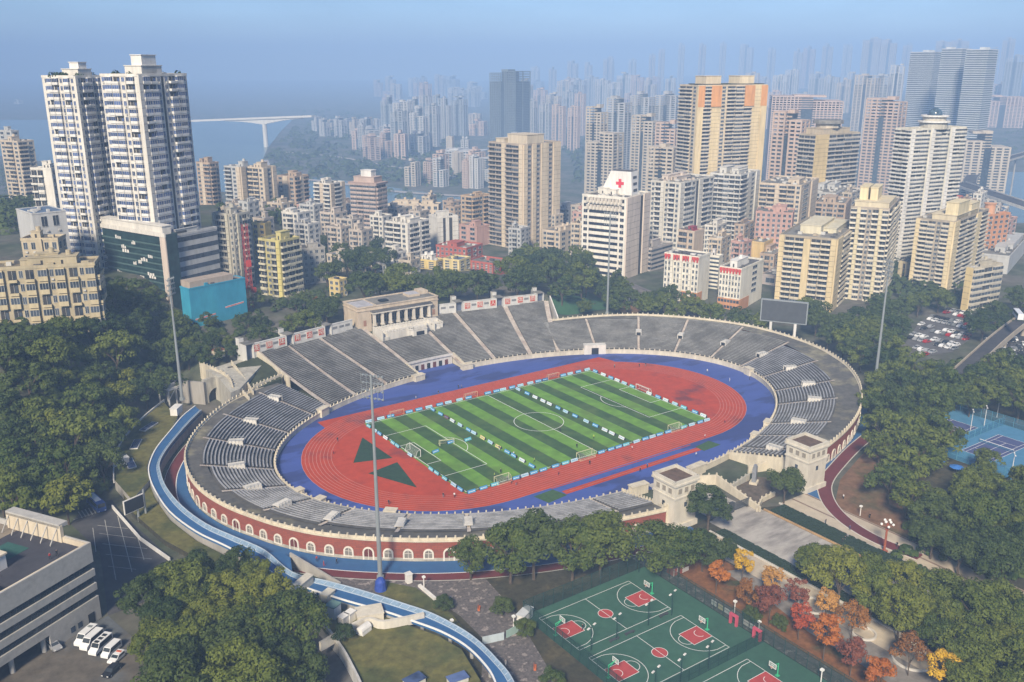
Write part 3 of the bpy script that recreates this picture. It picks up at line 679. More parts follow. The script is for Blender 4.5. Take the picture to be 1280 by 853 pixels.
# goals
def goal_mesh(w, h, dp, col):
    m_ = MB(); r = .09
    for x in (-w/2, w/2): m_.tube((x, 0, 0), (x, 0, h), r, n=6); m_.tube((x, 0, h), (x, dp*.6, h*.9), .05, n=5); m_.tube((x, dp*.6, h*.9), (x, dp, 0), .05, n=5); m_.tube((x, 0, .05), (x, dp, .05), .05, n=5)
    m_.tube((-w/2-r, 0, h), (w/2+r, 0, h), r, n=6); m_.tube((-w/2, dp, .05), (w/2, dp, .05), .05, n=5)
    return m_.mesh('goal_frame', col)
def net_mesh(w, h, dp):
    m_ = MB(); t = .02
    for k in range(int(w/.35)+1):
        x = -w/2+k*w/int(w/.35); m_.tube((x, dp*.6, h*.9), (x, dp, .05), t, n=3, caps=False); m_.tube((x, 0, h), (x, dp*.6, h*.9), t, n=3, caps=False)
    for k in range(6):
        f = k/5; m_.tube((-w/2, lerp(dp*.6, dp, f), lerp(h*.9, .05, f)), (w/2, lerp(dp*.6, dp, f), lerp(h*.9, .05, f)), t, n=3, caps=False)
    return m_.mesh('net', mat('net_cord', (.5, .55, .5), .9))
GW = mat('goal_white', (.78, .78, .74), .5, .05); GY = mat('goal_cream', (.62, .60, .38), .5, .05); GO = mat('goal_orange', (.62, .36, .2), .5, .05)
def goal(x, y, a, w, h, m_, label):
    t = thing('football_goal', label, 'goal', (x, y, .036), a); link('goal_frame', goal_mesh(w, h, 2.0, m_), t); link('net', net_mesh(w, h, 2.0), t)
goal(-51.2, 1, pi/2, 7.32, 2.44, GW, 'large white football goal on the left goal line')
goal(52.6, 1.5, -pi/2, 7.32, 2.44, GW, 'large white football goal on the right goal line')
goal(-40, 34.6, 0, 5.5, 2.2, GO, 'small orange goal on the far touchline nearest the left corner')
goal(-7, 34.9, 0, 5.5, 2.2, GO, 'small orange goal on the far touchline near the halfway line')
goal(33.6, 34.8, 0, 5.5, 2.2, GO, 'small orange goal on the far touchline in the right third')
goal(-39.6, -33.6, pi, 5.5, 2.2, GY, 'small pale goal on the near touchline close to the near corner')
goal(-6.5, -34.2, pi, 6.6, 2.3, GY, 'small pale goal on the near touchline below the centre circle')
goal(35.2, -33.8, pi, 5.5, 2.2, GY, 'small pale goal on the near touchline in the right third')
goal(-39, .5, -.3, 5.0, 2.0, GY, 'small pale goal standing loose inside the left penalty area')
# football masts
def mast(x, y, z, h, label):
    rot = atan2(-x, y)
    t = thing('floodlight_mast', label, 'floodlight', (x, y, z), rot)
    m_ = MB(); m_.tube((0, 0, 0), (0, 0, h), .62, .26, 10); m_.tube((0, 0, 0), (0, 0, 1), 1.0, .9, 10); m_.build('pole', STEEL, t, smooth=False)
    m_ = MB()
    for k in range(4): m_.tube((-3.0, -.3, h-6+1.9*k), (3.0, -.3, h-6+1.9*k), .07, n=4)
    for x_ in (-3, -1.5, 1.5, 3): m_.tube((x_, -.3, h-6.3), (x_, -.3, h+.2), .06, n=4)
    for z_ in (h-5, h-1.5): m_.tube((0, 0, z_), (0, -.3, z_), .15, n=4)
    m_.build('lamp_frame', STEEL, t)
    lm = MB(); lm.tube((0, -.15, 0), (0, -.5, -.13), .22, .33, 10, 0); lm.tube((0, -.51, -.135), (0, -.53, -.14), .29, .29, 10, 1)
    me = lm.mesh('floodlight_lamp', [STEEL, mat('lamp_lens', (.30, .33, .35), .2)])
    for k in range(4):
        for j in range(6): link('floodlight_lamp', me, t, (-2.6+1.04*j, -.3, h-6.1+1.9*k))
    return t
mast(-97.2, -63.1, 0, 55, 'tall floodlight mast rising from the near side of the stadium')
mast(-103.3, 88.5, 3.5, 47.5, 'tall floodlight mast beside the sky track on the left')
mast(129, -51.5, 3, 51, 'tall floodlight mast among the trees right of the stadium')
mast(110.2, 90.1, 4, 52, 'tall floodlight mast in front of the white hospital block')
# ================================================================== around the stadium
BLUE = mat('blue_track', (.035, .115, .27), .6, .12, .4, col2=(.035, .10, .25), c2at=(.5, .65), scale2=.1)
MAROON = mat('maroon_track', (.145, .030, .030), .8, .12, .5, col2=(.10, .025, .027))
ASPH = mat('asphalt', (.055, .055, .062), .9, .2, .4, col2=(.085, .083, .085))
PAVE = mat('pale_paving', (.42, .39, .35), .85, .15, .5, (.35, 1, 1), (.24, .22, .20), (.45, .65), .2)
PAVEC = mat('cream_paving', (.50, .43, .33), .85, .12, .4, col2=(.42, .35, .27))
SETTS = mat('stone_setts', (.13, .115, .11), .9, .4, 1.2, col2=(.30, .26, .24), c2at=(.55, .62), scale2=.5)
LAWN = mat('rough_lawn', (.135, .125, .035), .95, .3, .5, col2=(.075, .085, .025), c2at=(.45, .6), scale2=.09, bump=.4)
HEDGE = mat('clipped_hedge', (.022, .042, .018), .95, .4, 1.6, bump=.8)
LEAFLIT = mat('leaf_litter_ground', (.20, .085, .028), .95, .35, .7, col2=(.055, .06, .022), c2at=(.5, .62), scale2=.07, bump=.3)
EARTH = mat('brown_earth', (.19, .105, .055), .95, .3, .4, col2=(.11, .085, .04), c2at=(.5, .62), scale2=.08)
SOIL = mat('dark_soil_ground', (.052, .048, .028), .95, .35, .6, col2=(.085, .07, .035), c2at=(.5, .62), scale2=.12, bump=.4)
KERB = mat('pale_kerb', (.55, .52, .47), .8, .1)
def bandpoly(T, d0, d1): return [(*E(t, d1(t)), 0) for t in T], [(*E(t, d0(t)), 0) for t in T]
def ring(name, T, d0, d1, m, z):
    mb = MB(); a, b = bandpoly(T, d0, d1); mb.strip(a, b); ground(name, mb, m, z)
bw = lambda t: lerp(3.0, 6.3, S((t-158)/45)) if t < 230 else 6.2
TN = [138+k*(262-138)/60 for k in range(61)]
ring('blue_ring_path', TN, lambda t: Wd(t)+.3, lambda t: Wd(t)+bw(t), BLUE, .02)
ring('red_ring_path', TN, lambda t: Wd(t)+bw(t), lambda t: Wd(t)+bw(t)+(3.2 if t > 185 else 3.6), MAROON, .03)
ring('ring_edge_line', TN, lambda t: Wd(t)+bw(t)-.12, lambda t: Wd(t)+bw(t)+.12, LINEW, .036)
ring('ring_edge_line', TN, lambda t: Wd(t)+bw(t)+3.4, lambda t: Wd(t)+bw(t)+3.65, KERB, .036)
TR2 = [287+k*(350-287)/40 for k in range(41)]
ring('blue_ring_path', TR2, lambda t: Wd(t)+.3, lambda t: Wd(t)+lerp(6.6, 2.8, S((t-288)/16)), BLUE, .02)
P = smooth_line(px((1086, 545), (1067, 561), (1048, 581), (1034, 599), (1031, 614), (1040, 634), (1062, 655), (1098, 676), (1150, 697)))
mb = MB(); mb.strip([(x, y, 0) for x, y in offs(P, -2.0)], [(x, y, 0) for x, y in offs(P, 2.0)]); ground('red_ring_path', mb, MAROON, .046)
for s in (-2.1, 2.1):
    mb = MB(); mb.wallstrip(offs(P, s), 0, .12, .28); ground('path_kerb', mb, KERB, .0)
mb = MB(); q = px((1020, 585), (1065, 545), (1062, 562), (1045, 580), (1032, 598), (1028, 614), (1036, 634), (1062, 660), (1000, 632)); mb.quad([(x, y, 0) for x, y in q][::-1]); ground('blue_ring_path', mb, BLUE, .016)
# general grounds
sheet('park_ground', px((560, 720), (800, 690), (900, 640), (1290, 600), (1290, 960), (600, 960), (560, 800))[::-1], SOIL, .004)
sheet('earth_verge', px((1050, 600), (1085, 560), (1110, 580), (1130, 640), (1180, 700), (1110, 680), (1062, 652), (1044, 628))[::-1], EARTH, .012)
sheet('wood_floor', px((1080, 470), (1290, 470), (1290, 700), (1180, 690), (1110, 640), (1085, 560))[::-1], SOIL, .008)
# plaza before the main gate
sheet('plaza_paving', [(-6, -90), (-6, -165), (12.5, -165), (12.5, -90)], PAVE, .03)
sheet('plaza_paving', [(-4, -62), (-4, -90.05), (10, -90.05), (10, -62)], PAVE, .03)
sheet('promenade_paving', [(20, -94), (20, -170), (32, -170), (32, -94)], PAVEC, .03)
for x in (20.4, 25.5, 31.5):
    mb = MB(); mb.box(x-.35, x+.35, -170, -94.1, 0, .01, bottom=False); ground('promenade_strip', mb, mat('brown_paving', (.24, .17, .13), .85, .15, .6), .034)
sheet('side_paving', [(-18, -97), (-18, -165), (-10, -165), (-10, -97)], PAVEC, .03)
for a, b, lab in ((-9.6, -6.2, 'clipped dark green hedge strip on the left edge of the grey plaza'), (13.6, 19.4, 'clipped dark green hedge strip between the grey plaza and the promenade')):
    mb = MB(); n = 60; rnd = random.Random(int(a*9))
    for k in range(n):
        y0, y1 = lerp(-96, -150, k/n), lerp(-96, -150, (k+1)/n)
        for j in range(4):
            x0, x1 = lerp(a, b, j/4), lerp(a, b, (j+1)/4); mb.box(x0, x1, y1, y0, -.1, .75+rnd.uniform(-.14, .14))
    tag(mb.build('hedge', HEDGE), lab, 'hedge')
for x in (-10, 12.9, 19.75):
    mb = MB(); mb.box(x-.25, x+.25, -160, -94, 0, .42); ground('planter_kerb', mb, KERB if x != 12.9 else mat('ochre_kerb', (.42, .27, .13), .8, .2), 0)
# gate, its wall and the obelisk court
ft = thing('gate_fence', 'dark iron railing gate across the grey plaza at the main gate', 'gate', (0, -89.5, 0))
for x0, x1 in ((-6, 3.2), (4.6, 12)):
    m_ = MB(); m_.box(x0, x1, -.05, .05, 2.5, 2.6); m_.box(x0, x1, -.05, .05, .25, .35)
    n = int((x1-x0)/.28)
    for k in range(n+1): x = lerp(x0, x1, k/n); m_.box(x-.045, x+.045, -.045, .045, .1, 2.75)
    m_.build('railing', DARKSTEEL, ft)
m_ = MB(); m_.box(3.2, 4.6, -.5, .5, 0, 3.2); m_.build('gate_pier', DARKSTEEL, ft)
def freewall(name, label, pts, z0, z1, th, m, posts=0, cap=.0):
    t = thing(name, label, 'wall', (pts[0][0], pts[0][1], 0)); o = pts[0]
    Q = [(p[0]-o[0], p[1]-o[1]) for p in pts]; mb = MB(); mb.wallstrip(Q, z0, z1, th); mb.build('wall', m, t)
    if posts:
        mb = MB(); last = None
        zz = (lambda k: z1[k] if isinstance(z1, (list, tuple)) else z1)
        for k in range(len(Q)-1):
            l = hypot(Q[k+1][0]-Q[k][0], Q[k+1][1]-Q[k][1]); n = max(1, int(l/posts))
            for j in range(n): f = j/n; z = lerp(zz(k), zz(k+1), f); mb.obox(lerp(Q[k][0], Q[k+1][0], f), lerp(Q[k][1], Q[k+1][1], f), z-.1, z+.65, .4, .4)
        mb.build('coping', m, t)
    return t
freewall('parapet_wall', 'cream ramp wall with posts running from the main gate toward the track', px((866, 606), (895, 606), (950, 640)), 0, [3.0, 3.4, 1.6], .6, STONE, 2.2)
freewall('parapet_wall', 'cream curved wall with posts behind the grey obelisk', px((935, 592), (960, 588), (985, 590)), 0, [2.5, 3.2, 3.4], .6, STONE, 2.2)
freewall('parapet_wall', 'weathered low wall with posts between obelisk court and stand', px((912, 612), (936, 600)), 0, [1.2, 2.2], .5, STONED, 2.0)
freewall('parapet_wall', 'short cream wall with posts at the plaza corner beside the round tree', px((946, 640), (952, 628), (968, 620)), 0, 1.4, .5, STONE, 2.0)
sheet('court_earth', px((915, 612), (945, 596), (985, 600), (985, 615), (948, 632))[::-1], mat('bare_earth', (.12, .095, .07), .95, .3, .6), .02)
ob = at(942.5, 604, 0); o_ = thing('obelisk', 'grey stone obelisk on a pale plinth beside the main gate', 'obelisk', (ob.x, ob.y, 0), .5)
m_ = MB(); m_.box(-1.6, 1.6, -1.2, 1.2, -.1, .7); m_.build('plinth', STONE, o_); m_ = MB(); i = 0
m_.prism([(-1.0, -.6), (1.0, -.6), (1.0, .6), (-1.0, .6)], .7, 5.6); m_.prism([(-.8, -.45), (.8, -.45), (.8, .45), (-.8, .45)], 5.6, 6.1); m_.build('shaft', mat('obelisk_grey', (.22, .23, .25), .5, .15, .8), o_)
# promenade lamp
p = at(1105, 690, 0); lm = thing('street_lamp', 'tall rust red lamp post with a cluster of white globes on the promenade', 'street lamp', (p.x, p.y, 0))
m_ = MB(); m_.box(-.7, .7, -.7, .7, 0, .5); m_.tube((0, 0, .5), (0, 0, 8.6), .34, .26, 8); m_.tube((0, 0, 6.6), (0, 0, 6.9), .5, .5, 8); m_.build('pole', mat('rust_red_post', (.34, .10, .05), .6, .15), lm)
GLOBE = mat('opal_globe', (.80, .80, .76), .3, .03)
for k in range(8):
    a = k*pi/4; r = 1.5 if k % 2 else .9; z = 8.2 if k % 2 else 9.2
    g = MB(); g.tube((0, 0, 7.6), (r*cos(a), r*sin(a), z-.3), .06, n=4, m=1); g.ball((r*cos(a), r*sin(a), z), .36, 8, 6); g.build('lamp_globe', [GLOBE, MATS['rust_red_post']], lm)
# stone path, setts and lawns at the near side
sheet('stone_path', px((425, 722), (475, 724), (560, 722), (600, 716), (640, 760), (700, 860), (600, 870), (605, 800), (575, 770), (520, 735), (480, 745), (400, 728)), SETTS, .016)
sheet('verge', px((480, 727), (520, 735), (565, 768), (590, 800), (560, 790), (505, 755), (470, 740)), LAWN, .022)
# the sky track: a raised blue path with pale inner rail
LO = px((244, 508), (228, 521), (213, 539), (196, 560), (187.5, 578), (186, 592), (193, 612), (212, 640), (245, 665), (280, 682), (320, 703), (354, 725), (387, 737), (434, 752), (481, 765), (516, 777), (551, 790), (581, 807), (605, 830), (619, 853), (632, 900), z=3.4)
HI = px((252, 515), (238, 529), (222, 547), (208, 565), (200, 580), (200.5, 592), (208, 612), (228, 636), (258, 658), (293, 674), (331, 691), (366, 719), (410, 730), (457, 743), (504, 758), (539, 770), (574, 788), (598, 805), (621, 828), (640, 852), (660, 900), z=3.4)
LO, HI = smooth_line(LO, 4), smooth_line(HI, 4)
sky = thing('sky_track', 'raised blue running path with pale rail curving round the left of the stadium', 'elevated path', (0, 0, 0))
mb = MB(); mb.strip([(x, y, 3.4) for x, y in LO], [(x, y, 3.4) for x, y in HI]); mb.strip([(x, y, 2.7) for x, y in HI], [(x, y, 2.7) for x, y in LO])
mb.strip([(x, y, 2.7) for x, y in LO], [(x, y, 3.4) for x, y in LO]); mb.strip([(x, y, 3.4) for x, y in HI], [(x, y, 2.7) for x, y in HI]); mb.build('deck', BLUE, sky)
mb = MB(); mb.wallstrip(LO, 3.4, 3.7, .35); mb.build('kerb', LINEW, sky)
RAILP = mat('pale_blue_panel', (.20, .29, .40), .5, .2, 1.0)
mb = MB(); I2 = [(lerp(h[0], l[0], .26), lerp(h[1], l[1], .26)) for h, l in zip(HI, LO)]
mb.strip([(x, y, 3.42) for x, y in I2], [(x, y, 4.15) for x, y in HI]); mb.strip([(x, y, 4.15) for x, y in HI], [(x, y, 3.0) for x, y in HI]); mb.build('inner_rail', RAILP, sky)
mb = MB(); mb.wallstrip(I2, 3.41, 3.62, .12); mb.wallstrip(HI, 4.11, 4.27, .2)
for k in range(0, len(HI)): 
    a, b = Vector((*I2[k], 3.46)), Vector((*HI[k], 4.19)); mb.bar(a, b, .12, .08)
mb.build('rail_posts', mat('rail_grey_blue', (.42, .50, .58), .5, .1), sky)
mb = MB(); mb.wallstrip([p for p in LO[:60]], -.2, 2.7, .4); mb.wallstrip(HI[:46], -.2, 2.7, .4); mb.build('retaining_wall', CONC, sky)
for k in range(48, len(HI)-2, 4):
    c = MB(); x, y = (LO[k][0]+HI[k][0])/2, (LO[k][1]+HI[k][1])/2; c.tube((x, y, -.2), (x, y, 2.7), .45, n=8); c.build('pillar', CONC, sky)
# flared blue apron with its concrete side wall
mb = MB(); q = px((331, 691), (350, 690), (363, 697), (366, 719), z=3.38); mb.prism(q[::-1], -.2, 3.38, 1, top=0); mb.build('apron', [BLUE, CONC], sky)
A, B = px((363, 696), (425, 718), z=3.0); freewall('ramp_wall', 'pale concrete ramp wall beside the ring path under the mast', [A, B], -.1, [4.2, .6], .5, CONC)
# roof lawn left of the sky track
q = px((187, 600), (183, 585), (187, 572), (196, 558), (212, 540), (222, 522), (203, 501), (175, 525), (152, 552), (143, 578), (143, 600), (165, 625), z=3.3)
mb = MB(); mb.prism(q[::-1], -2, 3.3, 1, top=0); g = ground('lawn_terrace', mb, [LAWN, CONC])
W0 = px((205, 500), (176, 524), (152, 551), (143, 577), (142, 600), z=3.7); freewall('parapet_wall', 'thin white wall curving along the outer edge of the roof lawn', smooth_line(W0, 4), 2.6, 3.9, .35, WHITE)
q = px((600, 850), (577, 812), (548, 795), (512, 782), (478, 770), (450, 763), (430, 762), (395, 750), (362, 735), (352, 737), (368, 757), (400, 784), (420, 805), (440, 830), (462, 870), (480, 960), (660, 960), z=2.6)
mb = MB(); mb.prism(q, -1, 2.6, 1, top=0); ground('lawn_terrace', mb, [LAWN, CONC])
q = px((186, 602), (193, 622), (212, 650), (245, 676), (280, 694), (318, 714), (340, 728), (330, 740), (260, 705), (205, 675), (165, 640), (150, 610), z=1.6)
mb = MB(); mb.prism(q[::1], -1, 1.6, 1, top=0); ground('grass_bank', mb, [LAWN, SOIL])
RW = smooth_line(px((362, 741), (400, 775), (425, 806), (441, 834), (455, 866), (470, 930), z=3.3), 4); freewall('retaining_wall', 'long pale concrete retaining wall between lawn and sunken road', RW, -.5, 3.5, .5, paint((.50, .49, .47)))
rd = smooth_line(px((372, 780), (398, 800), (420, 830), (436, 870), (450, 930)), 4)
mb = MB(); mb.strip([(x, y, 0) for x, y in offs(rd, -5)], [(x, y, 0) for x, y in offs(rd, 5)]); ground('road', mb, mat('road_grey', (.13, .125, .12), .9, .2, .4), .02)
for s in (-3.6, 3.9):
    mb = MB(); mb.strip([(x, y, 0) for x, y in offs(rd, s-.1)], [(x, y, 0) for x, y in offs(rd, s+.1)]); ground('road_marking', mb, mat('ochre_line', (.45, .36, .2), .8), .028)
mb = MB(); q = px((400, 805), (455, 775), (480, 778), (530, 768), z=4.2); mb.wallstrip(smooth_line(q, 4), 2.4, 4.6, .7); tag(mb.build('garden_wall', paint((.62, .58, .5))), 'cream garden wall across the lawn beside the sky track', 'wall')
m_ = MB(); q = px((455, 790), z=2.6)[0]; m_.tube((-1.6, 0, .9), (1.6, 0, .9), 1.0, n=12); m_.box(-1.5, 1.5, -1, 1, 0, .5); tag(m_.build('water_tank', WHITE, None, (*q, 2.6), .4), 'white round tank lying against the cream garden wall', 'tank')
def plant_box(u, v, z, lx, ly, h, rot, m, label, name, cat, top=None, extra=None):
    p = at(u, v, z); t = thing(name, label, cat, (p.x, p.y, z), rot)
    b = MB(); b.box(-lx/2, lx/2, -ly/2, ly/2, 0, h, 0); b.build('body', m, t)
    b = MB(); b.box(-lx/2-.15, lx/2+.15, -ly/2-.15, ly/2+.15, h, h+.2, 0); b.build('lid' if not top else 'roof', top or m, t)
    if extra: extra(t)
    return t
plant_box(376, 742, 2.6, 8, 2, 3, .55, paint((.60, .56, .47)), 'long cream ventilation block at the top of the lawn', 'vent_block', 'vent')
plant_box(386, 753, 2.6, 5, 1.2, 1.2, .6, paint((.60, .56, .47)), 'low cream vent beam below the long ventilation block', 'vent_block', 'vent')
plant_box(410, 748, 2.6, 3, 2, 1.6, .5, paint((.55, .52, .44)), 'small cream vent box next to the sky track', 'vent_block', 'vent')
plant_box(462, 772, 2.6, 6, 4, 1.8, -.3, paint((.62, .57, .47)), 'cream open topped shaft above the garden wall', 'vent_block', 'vent')
plant_box(417, 770, 2.6, 2.6, 2.6, 3.0, .5, WHITE, 'little white kiosk with a green pyramid roof on the lawn', 'kiosk', 'kiosk', mat('green_tile', (.13, .22, .20), .6))
for k, (u, v) in enumerate(((430, 781), (438, 776))): plant_box(u, v, 2.6, 2.0, 1.6, 2.3, .4, WHITE, ['white louvred air unit nearer the garden wall', 'white louvred air unit nearer the cream shaft'][k], 'air_unit', 'air unit', WHITE)
plant_box(518, 855, 2.6, 4, 2.5, 1.2, .1, paint((.6, .58, .5)), 'low white skylight box at the bottom of the big lawn', 'skylight', 'skylight', GLASSB)
plant_box(572, 852, 2.6, 4, 2.2, 1.0, -.1, paint((.6, .58, .5)), 'glass topped skylight box at the lower right of the big lawn', 'skylight', 'skylight', GLASSB)
for k, (u, v, r) in enumerate(((186, 534, .75), (170, 556, 1.15), (163, 580, 1.5))):
    p = at(u, v, 3.3); t = thing('skylight', ['upper flat glass skylight on the curved roof lawn', 'middle flat glass skylight on the curved roof lawn', 'lowest flat glass skylight on the curved roof lawn'][k], 'skylight', (p.x, p.y, 3.3), r)
    b = MB(); b.box(-4, 4, -1.3, 1.3, 0, .35); b.build('frame', WHITE, t)
    b = MB()
    for j in range(6): b.box(-3.8+j*1.28, -2.65+j*1.28, -1.1, 1.1, .352, .40)
    b.build('pane', GLASSB, t)
plant_box(150, 580, 3.3, 5, 3, 2, .1, paint((.6, .6, .58)), 'small white block with a dark hatch at the edge of the roof lawn', 'vent_block', 'vent')
p = at(215, 494, 3.5); t = thing('stair_kiosk', 'white open framed stair house at the upper end of the sky track', 'kiosk', (p.x, p.y, 3.4), .5)
b = MB(); b.box(-4, 4, -2.6, -2.3, 3.2, 3.6); b.box(-4, 4, 2.3, 2.6, 3.2, 3.6); b.box(-4, 4, -2.6, 2.6, 3.6, 3.85)
b.build('roof', WHITE, t)
for x in (-3.8, 0, 3.8):
    for y in (-2.4, 2.4): b = MB(); b.box(x-.2, x+.2, y-.2, y+.2, -3, 3.2); b.build('post', WHITE, t)
b = MB(); b.tube((-3.6, -2.5, 0), (-.2, -2.5, 3.2), .14, n=4); b.tube((.2, -2.5, 3.2), (3.6, -2.5, 0), .14, n=4); b.build('brace', WHITE, t)
plant_box(221, 517, 3.4, 5, 2.6, 2.6, .9, WHITE, 'white boxed stair entry beside the upper end of the sky track', 'stair_kiosk', 'kiosk', WHITE)
# dark retaining wall, arch tunnel and garden stairs left of the grandstand
def vplane(P0, P1, z0, z1, th, m, name, label, cat='wall', arch=None):
    a = atan2(P1[1]-P0[1], P1[0]-P0[0]); L = hypot(P1[0]-P0[0], P1[1]-P0[1]); t = thing(name, label, cat, (P0[0], P0[1], 0), a)
    mb = MB()
    if not arch: mb.box(0, L, 0, th, z0, z1)
    else:
        c, w, h = arch; n = 12; sp = h-w/2; xs = [c-w/2*cos(pi*k/n) for k in range(n+1)]; zs = [sp+w/2*sin(pi*k/n) for k in range(n+1)]
        mb.box(0, c-w/2, 0, th, z0, z1); mb.box(c+w/2, L, 0, th, z0, z1)
        for k in range(n):
            for y in (0, th): q = [(xs[k], y, zs[k]), (xs[k+1], y, zs[k+1]), (xs[k+1], y, z1), (xs[k], y, z1)]; mb.quad(q if y == 0 else q[::-1])
            mb.quad([(xs[k], 0, zs[k]), (xs[k], th, zs[k]), (xs[k+1], th, zs[k+1]), (xs[k+1], 0, zs[k+1])]); mb.quad([(xs[k], 0, z1), (xs[k+1], 0, z1), (xs[k+1], th, z1), (xs[k], th, z1)])
    mb.build('wall', m, t)
    if arch:
        b = MB(); b.box(c-w/2-.3, c+w/2+.3, th+.02, th+.3, -.2, h+.3); b.build('tunnel_dark_sheet', BLACK, t)  # black sheet paints the tunnel's darkness just behind the arch
    return t
p0, p1 = px((221, 503), (257, 506)); vplane(p0, p1, -.2, 9.0, 1.0, paint((.33, .31, .28)), 'retaining_wall', 'tall stained concrete retaining wall behind the left floodlight mast')
p0, p1 = px((257, 505), (292, 494)); vplane(p0, p1, -.2, 9.6, 1.2, STONED, 'tunnel_wall', 'cream wall with a dark arched tunnel mouth behind the left stand', 'wall', (5.2, 7.0, 5.2))
def zpx(l, z): return [(p[0], p[1]) for p in px(*l, z=z)]
q = zpx([(257, 462), (305, 447), (335, 447), (300, 485), (288, 490), (272, 470)], 10.5); mb = MB(); mb.prism(q[::-1], -1, 10.2, 0); ground('upper_plaza', mb, STONED)
q = zpx([(294, 459), (328, 449), (352, 470), (316, 482)], 9.5)
mb = MB(); zz = [10.6, 11.4, 8.4, 7.8]; mb.quad([(p[0], p[1], z) for p, z in zip(q, zz)][::-1]); 
for k in range(4): j = (k+1) % 4; mb.quad([(*q[k], 0), (*q[k], zz[k]), (*q[j], zz[j]), (*q[j], 0)])
ground('grass_slope', mb, mat('dark_grass', (.045, .055, .025), .95, .3, .5))
freewall('parapet_wall', 'pale balustrade stepping down beside the garden stair', zpx([(290, 457), (303, 470), (316, 485)], 10), 4, [11.5, 10.2, 8.6], .5, STONE, 1.6)
freewall('parapet_wall', 'cream balustrade posts along the lower edge of the grass slope', zpx([(317, 483), (352, 470)], 8.6), 4, [9.0, 9.4], .45, STONE, 1.6)
freewall('parapet_wall', 'cream balustrade on the left side of the garden stair', zpx([(276, 468), (296, 482), (311, 493)], 9.4), 3, [11, 9.6, 8.2], .5, STONE, 1.6)
freewall('parapet_wall', 'cream parapet curving over the arched tunnel', smooth_line(zpx([(250, 455), (270, 463), (285, 472), (291, 484)], 10.4), 3), 3, 11.0, .5, STONE, 2.0)
mb = MB(); A = [Vector((*p, 10.2)) for p in zpx([(284, 459), (291, 458)], 10.2)]; B = [Vector((*p, 8.0)) for p in zpx([(302, 486), (313, 484)], 8.0)]
for k in range(16):
    f, g = k/16, (k+1)/16; z = lerp(10.2, 8.0, f)
    mb.prism([tuple(A[0].lerp(B[0], f))[:2], tuple(A[0].lerp(B[0], g))[:2], tuple(A[1].lerp(B[1], g))[:2], tuple(A[1].lerp(B[1], f))[:2]], 3, z)
tag(mb.build('garden_stair', STONE), 'cream garden stair dropping from the upper plaza to the left stand', 'stair')
plant_box(273, 446, 11.5, 4.2, 3.4, 3.0, .2, paint((.6, .52, .4)), 'small cream hut with a terracotta roof above the tunnel wall', 'kiosk', 'kiosk', mat('terracotta', (.33, .14, .08), .8))

# ------------------------------------------------------------------ office block, car park, bus, billboard
rz = radians(31.2)
OFF = thing('office_building', 'grey tiled office block with three ribbon windows and flat dark roof', 'building', (-159.3, -40.5, 0), rz)
TILE = mat('grey_tile_cladding', (.44, .425, .395), .7, .10, .9, col2=(.36, .35, .33), c2at=(.5, .7), scale2=.3)
HO, LO_, DO = 18.6, 62, 33
mb = MB()
bands = [(3.9, 6.0), (7.7, 9.5), (11.4, 13.2), (15.0, HO+1.4)]
for z0, z1 in bands: mb.box(-LO_, 0, 0, .4, z0, z1); mb.box(-.4, 0, .4, DO, z0, z1)
mb.box(-14, 0, 0, .4, 0, 3.9); mb.box(-.4, 0, .4, DO, 0, 3.9); mb.box(-LO_, -.4, DO-.4, DO, 0, HO+1.4); mb.box(-LO_, -LO_+.4, .4, DO-.4, 0, HO+1.4)
mb.box(-LO_, -14, 8, 8.4, 0, 3.9)
mb.build('wall', TILE, OFF)
mb = MB()
for z0, z1 in ((6.0, 7.7), (9.5, 11.4), (13.2, 15.0)): mb.box(-LO_+.4, -.4, .45, DO-.5, z0, z1)
mb.build('ribbon_window', glass('office_glass', (.012, .022, .03), .2), OFF)
mb = MB()
for z0, z1 in ((6.0, 7.7), (9.5, 11.4), (13.2, 15.0)):
    for k in range(40): x = -.8-k*1.5; mb.box(x-.04, x+.04, .36, .44, z0, z1)
    mb.box(-LO_, 0, .36, .44, (z0+z1)/2-.03, (z0+z1)/2+.03)
mb.build('mullions', DARKSTEEL, OFF)
mb = MB(); mb.box(-LO_+.4, -.4, .4, DO-.4, HO-.2, HO)
ro = mb.build('roof', mat('blue_grey_felt', (.050, .050, .062), .85, .15, .3, col2=(.07, .07, .08)), OFF)
mb = MB(); mb.box(-24, -.5, 23, DO-.5, HO+.003, HO+.06); mb.build('roof_patch', mat('gravel_roof', (.26, .22, .17), .9, .3, .4, col2=(.13, .11, .09)), ro)
mb = MB(); mb.box(-13, -6, 13, 20, HO+.003, HO+.05); mb.build('green_mat', mat('green_court_mat', (.03, .10, .085), .9), ro)
SUNW = mat('sun_tinted_render', (.66, .58, .44), .8, .12, .6, (1, 1, .3), (.52, .44, .33))  # white render with the warm sunlight put into its colour
mb = MB(); mb.box(-1.2, -.4, 8, 26, HO, HO+4.2, 0); mb.box(-1.2, 1.2, 8.2, 26, HO+3.6, HO+4.6, 1)
for k in range(6): mb.bar((-1.25, 9+k*3.2, HO+3.4), (-3.6, 9+k*3.2, HO+.1), .22, .3, 1)
mb.build('sign_backing', [SUNW, TILE], ro)
mb = MB(); mb.box(-LO_+.5, -.5, .4, .9, HO, HO+1.3); mb.box(-.9, -.402, .9, 8, HO, HO+1.3); mb.build('parapet_lining', SUNW, ro)
mb = MB(); mb.box(-22, -14, 10, 17, HO, HO+3.4, 0); mb.box(-22.3, -13.7, 9.7, 17.3, HO+3.4, HO+3.8, 1); mb.build('roof_house', [WHITE, SUNW], ro)
mb = MB(); mb.box(-30, -22, 2, 6.5, HO, HO+1.6, 0); mb.build('roof_house', SUNW, ro)
mb = MB(); mb.box(-3.6, -1.8, -.06, .02, .1, 2.8); mb.build('door', BLACK, OFF)
